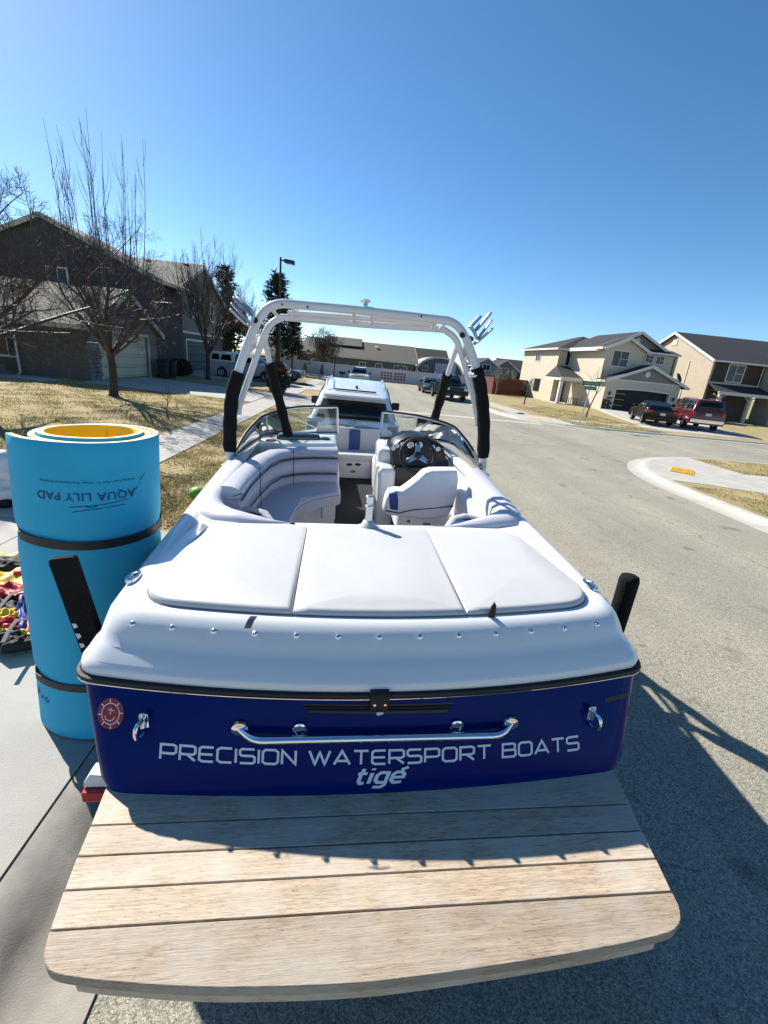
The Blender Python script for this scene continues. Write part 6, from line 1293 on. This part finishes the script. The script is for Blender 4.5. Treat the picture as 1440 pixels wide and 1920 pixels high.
# barricade at the road end: two boards panels with slanted red stripes
bar = thing('road_barricade', 'pink and dark red striped barricade standing against the white fence', 'barricade', (0, 0, 0))
BW = mat('barricade_white', (.55, .45, .44), .6, var=.05); BRD = mat('barricade_red', (.06, .012, .014), .7)
for (xa, xb) in ((2.45, 4.15), (4.28, 5.95)):
    m = MB(); m.b2((xa, 61.95, .42), (xb, 62.02, 1.52)); o = m.build('board', BW, bar, bevel=.01)
    for r in range(3):
        for c_ in range(4):
            x = xa+.10+c_*.41; z = 1.40-.35*r; m = MB(); m.prism([(x, 61.94, z), (x+.22, 61.94, z), (x+.34, 61.94, z-.22), (x+.12, 61.94, z-.22)], (0, -.012, 0)); m.build('stripe', BRD, o, smooth=0)
    for x in (xa+.15, xb-.15):
        m = MB(); m.b2((x-.04, 62.03, .05), (x+.04, 62.1, 1.45)); m.build('leg', GALV, bar)
# ------------------------------------------------------------------ far buildings
fb = house('long_building', 'long olive building with a low roof and white eave beyond the vinyl fence', (0, 0, 0))
yb0, yb1 = 74., 82.; xa, xb = -9.5, 8.5; wallp(fb, [(xa, yb0, 0), (xb, yb0, 0), (xb, yb0, 2.95), (xa, yb0, 2.95)], (0, -1, 0), .2, siding('olive_metal', (.12, .125, .095), .3, True)); wallp(fb, [(xb, yb0, 0), (xb, yb1+8, 0), (xb, yb1+8, 2.95), (xb, yb1, 5.5), (xb, yb0, 2.95)], (1, 0, 0), .2, OLIVE)
gable_roof(fb, 'x', xa, xb, yb0, yb1+8, 2.95, 5.55, ROOFG, ov=.5, trim=TRIM, gov=.4)
m = MB(); m.prism([(-6.5, 78, 4.6), (-.3, 78, 4.6), (-.3, 83, 6.0), (-6.5, 83, 6.0)], (0, 0, .15)); m.build('roof', ROOFG, fb, smooth=0)
m = MB(); m.prism([(-6.5, 83, 6.0), (-.3, 83, 6.0), (-.3, 88, 4.6), (-6.5, 88, 4.6)], (0, 0, .15)); m.build('roof', ROOFG, fb, smooth=0); wallp(fb, [(-.32, 78, 3.5), (-.32, 88, 3.5), (-.32, 88, 4.7), (-.32, 83, 6.05), (-.32, 78, 4.7)], (1, 0, 0), .15, OLIVE)
for x in (.0, 2.6, 5.6, 6.6): window(fb, (x, yb0, 1.95), (1, 0), 1.1, .9, mull=True)
m = MB(); m.lathe([(.3, 0), (.3, .3), (.4, .35), (.1, .5)], (2.2, 79, 4.6), 10); m.build('roof_vent', TRIM, fb)
dk = house('dark_hall', 'big dark roofed hall rising behind the olive building', (0, 0, 0)); gable_roof(dk, 'x', 3, 18, 96, 110, 3.5, 6.3, ROOFK, ov=.3, trim=ROOFK); wallp(dk, [(3, 96.2, 0), (18, 96.2, 0), (18, 96.2, 3.5), (3, 96.2, 3.5)], (0, -1, 0), .2, SLATE)
wallp(dk, [(18, 96.4, 0), (18, 110, 0), (18, 110, 3.5), (18, 103, 6.2), (18, 96.4, 3.5)], (1, 0, 0), .2, SLATE)
qs = thing('arched_shed', 'grey arched metal shed with a pale door beyond the fence', 'shed', (0, 0, 0)); QM = siding('corrugated_grey', (.30, .30, .30), .4, True); QF = siding('shed_front', (.13, .135, .135), .4, True)
qc, qr = 14.3, 4.75; arc = [(qc-qr*math.cos(a), .05+4.55*math.sin(a)**.75) for a in np.linspace(.0, math.pi, 25)]
m = MB(); m.loft([[(x, 85, z) for x, z in arc], [(x, 104, z) for x, z in arc]], False); so_ = m.build('roof', QM, qs, smooth=60)
m = MB(); m.prism([(x, 85.1, z) for x, z in arc], (0, .1, 0)); m.build('front_wall', QF, qs, smooth=0)
m = MB(); m.loft([[(qc+(x-qc)*k, 84.9, z*k) for x, z in arc] for k in (1.0, .93)]+[[(qc+(x-qc)*k, 85.1, z*k) for x, z in arc] for k in (.93, 1.0)], False); m.build('arch_trim', TRIM, qs, smooth=0)
m = MB(); m.b2((13.4, 85.0, .1), (17.3, 85.09, 3.45)); m.build('roller_door', mat('pale_door', (.42, .45, .50), .6), qs); window(qs, (11.6, 85.1, 2.4), (1, 0), 1.2, 1.0)
def small_house(name, label, x0, x1, y0, ze, zr, wm, rm, ax='y', dep=9):
    o = house(name, label, (0, 0, 0)); xm = (x0+x1)/2
    if ax == 'y':
        wallp(o, [(x0, y0, 0), (x1, y0, 0), (x1, y0, ze), (xm, y0, zr), (x0, y0, ze)], (0, -1, 0), .2, wm); wallp(o, [(x0, y0+.2, 0), (x0, y0+dep, 0), (x0, y0+dep, ze), (x0, y0+.2, ze)], (-1, 0, 0), .2, wm); gable_roof(o, 'y', y0, y0+dep, x0, x1, ze, zr, rm, ov=.4, trim=TRIM)
        window(o, (xm, y0, ze-.3), (1, 0), 1.6, 1.3)
    else:
        wallp(o, [(x0, y0, 0), (x1, y0, 0), (x1, y0, ze), (x0, y0, ze)], (0, -1, 0), .2, wm); wallp(o, [(x0, y0+.2, 0), (x0, y0+dep, 0), (x0, y0+dep, ze), (x0, y0+dep/2, zr), (x0, y0+.2, ze)], (-1, 0, 0), .2, wm); gable_roof(o, 'x', x0, x1, y0, y0+dep, ze, zr, rm, ov=.4, trim=TRIM)
        for k in range(2): window(o, (x0+(x1-x0)*(.3+.4*k), y0, ze-1.1), (1, 0), 1.5, 1.2)
    return o
small_house('blue_house', 'small blue grey gabled house beyond the red fence', 22.4, 27.4, 92, 3.9, 5.35, siding('blue_siding', (.12, .20, .26)), ROOFD); small_house('brown_roof_house', 'brown roofed house right of the small blue house', 27.9, 33.5, 98, 3.6, 5.5, TAUPE, ROOFK); small_house('grey_roof_house', 'dark grey roofed house behind the red fence by the corner house', 31.5, 42, 104, 3.9, 6.0, SLATE, ROOFD, 'x')
small_house('low_cream_house', 'low cream house with grey roof behind the fence and bare tree', -17, -8.2, 82, 3.1, 4.9, BEIGE, ROOFG, 'x'); small_house('far_left_house', 'dark gabled house beyond the navy house and evergreens', -24, -15.5, 56, 4.8, 7.2, SLATE, ROOFB, 'x')
# ------------------------------------------------------------------ trees
BARK = mat('bark', (.065, .05, .04), .9, vs=8, col2=(.035, .028, .022), bump=.6, bs=25, stretch=(1, 1, .3)); TWIG = mat('twig_bark', (.08, .058, .048), .6, vs=5, col2=(.045, .032, .028)); BARKG = mat('pale_bark', (.26, .22, .17), .9, vs=8, bump=.4, bs=25)
def grow(seed, base, trunk_h, r0, scaffolds, length, spread, up, levels=4, sprouts=0, sprout_h=4., dens=1., lean=(0, 0), tw=.0045, droop=0.):
    g = random.Random(seed); T = MB(); Bm = MB()
    def br(p, d, L, r, lev, big):
        n = 5 if lev < 2 else 4 if lev < 3 else 3; pts = [p]; q = p.copy(); dd = d.copy()
        for i in range(n):
            dd = (dd+Vector((g.gauss(0, .10), g.gauss(0, .10), g.gauss(0, .06)+up*(.12 if lev < 3 else .20)-droop*.1*lev))).normalized(); q = q+dd*(L/n); pts.append(q.copy())
        re = r*.42 if lev < levels else tw*.6
        big.tube(pts, [r+(re-r)*i/n for i in range(n+1)], 7 if lev == 1 else 5 if lev == 2 else 3, caps=False)
        if lev < levels:
            k = max(2, int(dens*(5 if lev == 1 else 6 if lev == 2 else 5)+g.uniform(-.5, 1)))
            for j in range(k):
                t = .22+.75*(j+g.random())/k; i = min(int(t*n), n-1); f = t*n-i; s = pts[i].lerp(pts[i+1], f); ax = (pts[i+1]-pts[i]).normalized()
                a = g.uniform(0, 6.28); perp = ax.cross(Vector((math.cos(a), math.sin(a), .3))).normalized(); dn = (ax*math.cos(spread)+perp*math.sin(spread)*(.75+.5*g.random())).normalized()
                br(s, dn, L*(.62-.22*t)*g.uniform(.75, 1.2), max(tw, r*(1-.55*t)*.52), lev+1, Bm)
    b = Vector(tuple(map(float, base))); pts = [b+Vector((lean[0]*t+.03*math.sin(t*5+seed), lean[1]*t, trunk_h*t)) for t in (-.04, 0, .05, .35, .7, 1)]
    T.tube(pts, [r0*1.7, r0*1.45, r0*1.12, r0*.95, r0*.88, r0*.85], 12)
    top = pts[-1]
    for i in range(scaffolds):
        a = 6.283*i/scaffolds+g.uniform(-.3, .3); tilt = g.uniform(.35, .95)*spread*1.5; d = Vector((math.cos(a)*math.sin(tilt), math.sin(a)*math.sin(tilt), math.cos(tilt)))
        br(top-Vector((0, 0, g.uniform(0, .25)*trunk_h*.4)), d, length*g.uniform(.8, 1.15), r0*.42, 1, Bm)
    br(top, Vector((g.uniform(-.1, .1), g.uniform(-.1, .1), 1)), length*1.15, r0*.6, 1, Bm)
    for i in range(sprouts):
        a = g.uniform(0, 6.28); rr = g.uniform(.1, 1)*length*.55; s = top+Vector((math.cos(a)*rr, math.sin(a)*rr, length*g.uniform(.45, .9))); L = sprout_h*g.uniform(.5, 1.0)
        q = [s+Vector((math.cos(a)*.10*L*(t**.7)*.7+.05*math.sin(t*4+i), math.sin(a)*.10*L*t, L*t)) for t in (0, .2, .45, .7, 1)]; Bm.tube(q, [.018, .015, .012, .009, .004], 4, caps=False)
        for k in range(6):
            t = g.uniform(.1, .85); s2 = s+Vector((math.cos(a)*.07*L*t, math.sin(a)*.1*L*t, L*t)); a2 = g.uniform(0, 6.28); l2 = L*.28*(1-t*.5); Bm.tube([s2, s2+Vector((math.cos(a2)*l2*.22, math.sin(a2)*l2*.22, l2*.5)), s2+Vector((math.cos(a2)*l2*.3, math.sin(a2)*l2*.3, l2))], [.007, .006, .003], 3, caps=False)
    return T, Bm
def tree(name, label, base, group=None, bark=BARK, twig=TWIG, **k):
    o = thing(name, label, 'tree', base, 0, group); T, Bm = grow(base=(0, 0, 0), **k); T.build('trunk', bark, o, smooth=60)
    me = Bm; c = me.build('crown', twig, o, smooth=0); return o
b = G(215, 742); tree('bare_tree', 'bare lawn tree with tall upright shoots in front of the slate house', (b[0], b[1], b[2]-.03), seed=11, trunk_h=1.55, r0=.15, scaffolds=11, length=3.3, spread=.82, up=.40, levels=5, sprouts=24, sprout_h=4.9, dens=1.0, tw=.0048)
b = G(-40, 775); tree('bare_tree', 'twiggy bare tree reaching in from the lawn edge over the porch', (b[0], b[1], b[2]-.03), seed=5, trunk_h=1.7, r0=.15, scaffolds=11, length=3.0, spread=.85, up=.42, levels=5, sprouts=16, sprout_h=2.2, dens=1.1, tw=.0045)
tree('bare_tree', 'bare vase shaped street tree in front of the silver canopy pickup', (-10.2, 31.2, .33), seed=23, trunk_h=1.6, r0=.15, scaffolds=9, length=4.3, spread=.48, up=.75, levels=4, sprouts=26, sprout_h=3.6, dens=1.1, tw=.007)
tree('bare_tree', 'broad bare tree standing behind the white vinyl fence', (-5.6, 67.5, .1), seed=31, trunk_h=1.5, r0=.28, scaffolds=9, length=3.3, spread=.75, up=.3, levels=4, dens=1.3, tw=.016)
tree('bare_tree', 'thin bare tree beside the navy house and evergreens', (-13.5, 50, .4), seed=37, trunk_h=2, r0=.15, scaffolds=7, length=4.3, spread=.5, up=.7, levels=4, dens=1.1, tw=.011)
sg_ = 'small bare trees by the corner house'
b = PZ(983, 758, .2); tree('small_tree', 'small round bare tree on the lawn of the corner house', b, group=sg_, seed=41, trunk_h=.95, r0=.055, scaffolds=7, length=.95, spread=.7, up=.35, levels=3, dens=1.1, tw=.008)
b = PZ(929, 741, .2); tree('small_tree', 'small bare tree standing before the red wooden fence', b, group=sg_, bark=BARKG, twig=BARKG, seed=43, trunk_h=1.2, r0=.06, scaffolds=6, length=1.5, spread=.6, up=.5, levels=3, dens=1., tw=.010)
b = PZ(953, 737, .2); tree('small_tree', 'leaning bare sapling in the corner of the red wooden fence', b, group=sg_, bark=BARKG, twig=BARKG, seed=47, trunk_h=1.2, r0=.05, scaffolds=4, length=1.5, spread=.5, up=.5, levels=3, dens=.8, lean=(.3, 0), tw=.010)
b = PZ(1098, 782, .2); tree('small_tree', 'slim bare tree growing behind the green street sign', b, group=sg_, seed=53, trunk_h=1.7, r0=.045, scaffolds=4, length=1.3, spread=.45, up=.6, levels=3, dens=.7, lean=(.35, 0), tw=.006)
tree('young_sapling', 'knee high sapling stem on the lawn beside the pavement', G(315, 786), seed=59, trunk_h=.5, r0=.015, scaffolds=3, length=.4, spread=.4, up=.5, levels=2, dens=.6, tw=.004)
# evergreens
NEED = mat('needles', (.035, .055, .028), .8, vs=4, col2=(.018, .028, .015), isl=.4)
def conifer(name, label, base, h, r, seed, z0=.15, n=1500, tri=.35, group=None, lean=0.):
    o = thing(name, label, 'tree', base, 0, group); g = random.Random(seed); m = MB(); m.tube([(0, 0, -.1), (0, 0, h*.5), (lean, 0, h*.97)], [h*.02, h*.014, .02], 8); m.build('trunk', BARK, o, smooth=60)
    V = []; F = []; nb = max(18, n//22)
    for i in range(nb):
        t = z0+(.98-z0)*((i+g.random())/nb)**.9; a = i*2.4+g.gauss(0, .3); R = (r*(1-t)**.8+.12*r*.5)*g.uniform(.45, 1.25); dz = R*g.uniform(-.25, .45)
        for k in range(int(22*(.35+.65*R/r))):
            q = g.random()**.7; p = Vector((R*q*math.cos(a)+lean*t, R*q*math.sin(a), h*t+dz*q*q))+Vector((g.gauss(0, 1), g.gauss(0, 1), g.gauss(0, .8)))*tri*.42
            for kk in range(4):
                d = Vector((math.cos(a)*.8+g.gauss(0, .5), math.sin(a)*.8+g.gauss(0, .5), g.uniform(-.2, .7))).normalized(); L = tri*g.uniform(.5, 1.2); w = d.cross(Vector((g.gauss(0, 1), g.gauss(0, 1), 1))).normalized()*L*.15; j = len(V); V += [p-w, p+w, p+d*L]; F.append((j, j+1, j+2))
    c = MB(); c.add(V, F); c.build('crown', NEED, o, smooth=0); return o
conifer('evergreen_tree', 'tall ragged dark evergreen standing behind the street lamp', (-10.4, 57, .3), 10.9, 3.4, 3, .25, 3200, .5)
conifer('evergreen_tree', 'dark evergreen beside the navy house behind the vase shaped tree', (-13.6, 47.5, .4), 9.4, 1.9, 4, .15, 2000, .5)
conifer('evergreen_tree', 'broad low evergreen at the fence left of the broad bare tree', (-9.2, 61.2, .3), 6.4, 2.5, 8, .30, 2000, .5)
for k, (u, x) in enumerate(((573, -7.55), (602, -5.3))):
    conifer('topiary', ('narrow potted topiary cone before the vinyl fence beside the white planter', 'narrow topiary cone before the vinyl fence nearer the road')[k], (x, 61.6, .15), 1.35, .26, 60+k, .05, 260, .16, 'topiary cones by the fence')
m = MB(); m.lathe([(.22, 0), (.28, .45), (.3, .48), (.26, .46), (.24, .4)], (-8.2, 61.4, .2), 14); tag(m.build('planter', TRIM), 'white planter pot standing before the vinyl fence', 'planter')
# rusty brown shrub and dark hedge by the driveway
def shrub(name, label, base, rx, rz, n, mtl, seed, tri=.12, mtl2=None):
    o = thing(name, label, 'shrub', base); g = random.Random(seed); st_ = MB()
    for i in range(9):
        a = g.uniform(0, 6.28); st_.tube([(0, 0, -.05), (math.cos(a)*rx*.3, math.sin(a)*rx*.3, rz*.8), (math.cos(a)*rx*.6, math.sin(a)*rx*.6, rz*1.4)], [.02, .014, .006], 4)
    st_.build('stem', BARK, o, kind='stuff')
    for (mm, zlo, zhi, cnt) in ((mtl, 0, 1, n), (mtl2, .75, 1.05, n//6)):
        if mm is None: continue
        V = []; F = []
        for i in range(cnt):
            th = g.uniform(0, 6.28); zz_ = zlo+(zhi-zlo)*g.random(); R = rx*math.sqrt(max(.02, 1-(2*zz_-1)**2*.85))*(1+.2*math.sin(th*3+zz_*5)); q = g.random()**.4; p = Vector((R*q*math.cos(th), R*q*math.sin(th), zz_*2*rz*(1-.1*q))); d = Vector((g.gauss(0, 1), g.gauss(0, 1), g.gauss(0, 1))).normalized()*tri; w = d.cross(Vector((g.gauss(0, 1), g.gauss(0, 1), 1))).normalized()*tri*.4; j = len(V); V += [p-d*.5, p+w, p+d*.5, p-w]; F.append((j, j+1, j+2, j+3))
        c = MB(); c.add(V, F); c.build('foliage', mm, o, smooth=0)
    return o
LEAFD = mat('dark_leaf', (.03, .035, .018), .8, vs=5, col2=(.014, .016, .01), isl=.4); LEAFR = mat('rust_leaf', (.32, .10, .03), .8, vs=5, col2=(.16, .05, .02), isl=.4)
shrub('shrub', 'dark shrub topped with rust orange leaves beside the street lamp', (-5.0, 27.6, .17), .75, .95, 2600, LEAFD, 1, .13, LEAFR)
for k, (x, y) in enumerate(((-12.6, 29.9), (-12.4, 31.3), (-12.5, 32.6))):
    shrub('shrub', ('dark hedge shrub next to the wheeled bins', 'dark hedge shrub between the bins and the navy garage', 'dark hedge shrub by the navy house corner trim')[k], (x, y, .4), .8, .55, 1500, LEAFD, 5+k, .13)
# ------------------------------------------------------------------ street furniture
LAMPM = mat('lamp_bronze', (.022, .02, .018), .5)
lp = thing('street_lamp', 'tall dark street lamp with a shoebox head on a straight pole', 'street lamp', (-5.05, 28.4, .17))
m = MB(); m.tube([(0, 0, 0), (0, 0, 7.4)], [.075, .055], 12); m.build('pole', LAMPM, lp); m = MB(); m.lathe([(.16, 0), (.16, .25), (.1, .3)], (0, 0, 0), 14); m.build('base', LAMPM, lp)
m = MB(); m.tube([(0, 0, 7.25), (.32, 0, 7.25)], .04, 8); m.build('arm', LAMPM, lp); m = MB(); m.prism([(.22, -.16, 7.32), (.78, -.16, 7.28), (.80, -.16, 7.08), (.20, -.16, 7.16)], (0, .32, 0)); hd_ = m.build('lamp_head', LAMPM, lp, bevel=.02)
m = MB(); m.b2((.30, -.12, 7.10), (.72, .12, 7.125)); m.build('lens', HLAMP, hd_)
pb = PZ(1086, 796, .2); pt_ = PY(1108, 722, pb[1]); ss = thing('street_sign', 'green street name sign on a leaning metal post at the corner verge', 'street sign', pb); rel = pt_-pb
SGR = mat('sign_green', (.015, .16, .075), .4, var=.05); SGT = mat('sign_text', (.6, .65, .6), .5)
m = MB(); m.tube([(0, 0, -.1), tuple(rel)], .03, 8); m.build('post', GALV, ss)
for k, (dz, w, hh, ang) in enumerate(((.14, 1.05, .22, 0), (-.10, .60, .2, 0))):
    M = Matrix.Rotation(R_(8 if k == 0 else -12), 3, 'Z'); cpt = Vector(tuple(rel))+Vector((-.02, -.035*(1+k), dz-.06)); m = MB(); m.box(cpt, (w, .012, hh), M); bl = m.build('blade', SGR, ss, bevel=.004)
    x = -w*.40
    while x < w*.38:
        lw = (.05, .035, .06, .045)[int(abs(x)*97) % 4]; m = MB(); m.box(cpt+M@Vector((x+lw/2, -.008, 0)), (lw*.55, .003, hh*.38), M); m.build('sign_mark', SGT, bl); x += lw+.03
hb = thing('basketball_hoop', 'portable basketball hoop beside the pavement at the end of the road', 'basketball hoop', (-3.1, 51, .14))
m = MB(); m.b2((-.45, -.4, 0), (.25, .4, .3)); m.build('base', PLASTB, hb, bevel=.06); m = MB(); m.tube([(0, 0, .2), (.15, 0, 2.9)], .055, 8); m.build('pole', PLASTB, hb)
m = MB(); m.tube([(.12, 0, 2.5), (.62, 0, 3.1)], .035, 8); m.build('arm', PLASTB, hb); m = MB(); m.b2((.62, -.55, 2.75), (.68, .55, 3.5)); bdx = m.build('backboard', TRIM, hb, bevel=.01)
m = MB(); m.tube([(.92+.22*math.cos(6.2832*k/16), .22*math.sin(6.2832*k/16), 2.95) for k in range(16)], .014, 6, closed=True); rm = m.build('rim', mat('rim_orange', (.5, .12, .03), .5), hb)
m = MB()
for k in range(12):
    a = 6.2832*k/12
    for s in (-1, 1): m.tube([(.92+.22*math.cos(a), .22*math.sin(a), 2.95), (.92+.15*math.cos(a+s*.35), .15*math.sin(a+s*.35), 2.7), (.92+.12*math.cos(a+s*.6), .12*math.sin(a+s*.6), 2.48)], .008, 3)
m.build('net', SGT, rm, kind='stuff')
mx = thing('mailbox', 'black mailbox on a post at the kerb near the pale driveway apron', 'mailbox', (-1.75, 41.5, .12)); m = MB(); m.b2((-.05, -.05, -.05), (.05, .05, 1.05)); m.build('post', PLASTB, mx)
m = MB(); R0 = [(.28*1, -.1+0, 0)]; arc = [(y, z) for y, z in [(-.12, 0), (.12, 0)]+[(.12*math.cos(a), .14+.12*math.sin(a)) for a in np.linspace(0, math.pi, 8)]]; m.loft([[(-.28, y, 1.05+z) for y, z in arc], [(.28, y, 1.05+z) for y, z in arc]], True, True, True); m.build('box', PLASTB, mx); m = MB(); m.b2((.0, -.14, 1.2), (.03, -.125, 1.38)); m.build('flag', REDL, mx)
# small things on the ground
for k, (u, v) in enumerate(((570, 722), (975, 779))):
    p = G(u, v); m = MB(); m.lathe([(.22, 0), (.24, .06), (.2, .14), (.05, .18)], p, 8, M=Matrix.Diagonal((1.5, .8, 1)).to_3x3()); tag(m.build('ground_bag', PLASTB), ('dark clump lying on the dry verge past the silver pickup', 'dark clump lying on the pavement by the corner ramp')[k], 'clump')
# white cloth tied round the right tower leg (part of the boat)
p = BY(893, 702, 2.42); cl_ = lump('tied_cloth', SILV, None, p, .042, 71, (1.3, 1, .9), .45); cl_.parent = tower
# leaf litter on the lawns
def litter(name, n, region, zf, seed):
    g = np.random.default_rng(seed); V = []; F = []
    for i in range(n):
        x, y = g.uniform(region[0], region[1]), region[2]+(region[3]-region[2])*g.random()**1.5; a = g.uniform(0, 6.28); s = g.uniform(.015, .04); z = zf(x, y)+.02+g.uniform(0, .02); dx, dy = math.cos(a)*s, math.sin(a)*s; j = len(V); V += [(x-dx, y-dy, z), (x-dy*.5, y+dx*.5, z+g.uniform(0, .02)), (x+dx, y+dy, z+g.uniform(-.005, .02)), (x+dy*.5, y-dx*.5, z)]; F.append((j, j+1, j+2, j+3))
    m = MB(); m.add(V, F); return m.build(name, mat('dry_leaf', (.30, .19, .08), .8, vs=3, col2=(.14, .08, .035), isl=.5), smooth=0)
tag(litter('leaf_litter', 2500, (-12.5, -5, 6, 21), lambda x, y: gz(x)+bumpy(x, y)*1.5, 5), 'dry fallen leaves scattered over the front lawn', 'leaves', kind='stuff'); tag(litter('leaf_litter', 900, (-3.8, -1.5, 5.5, 16), lambda x, y: gz(x)+bumpy(x, y), 6), 'dry fallen leaves scattered along the verge', 'leaves', kind='stuff')
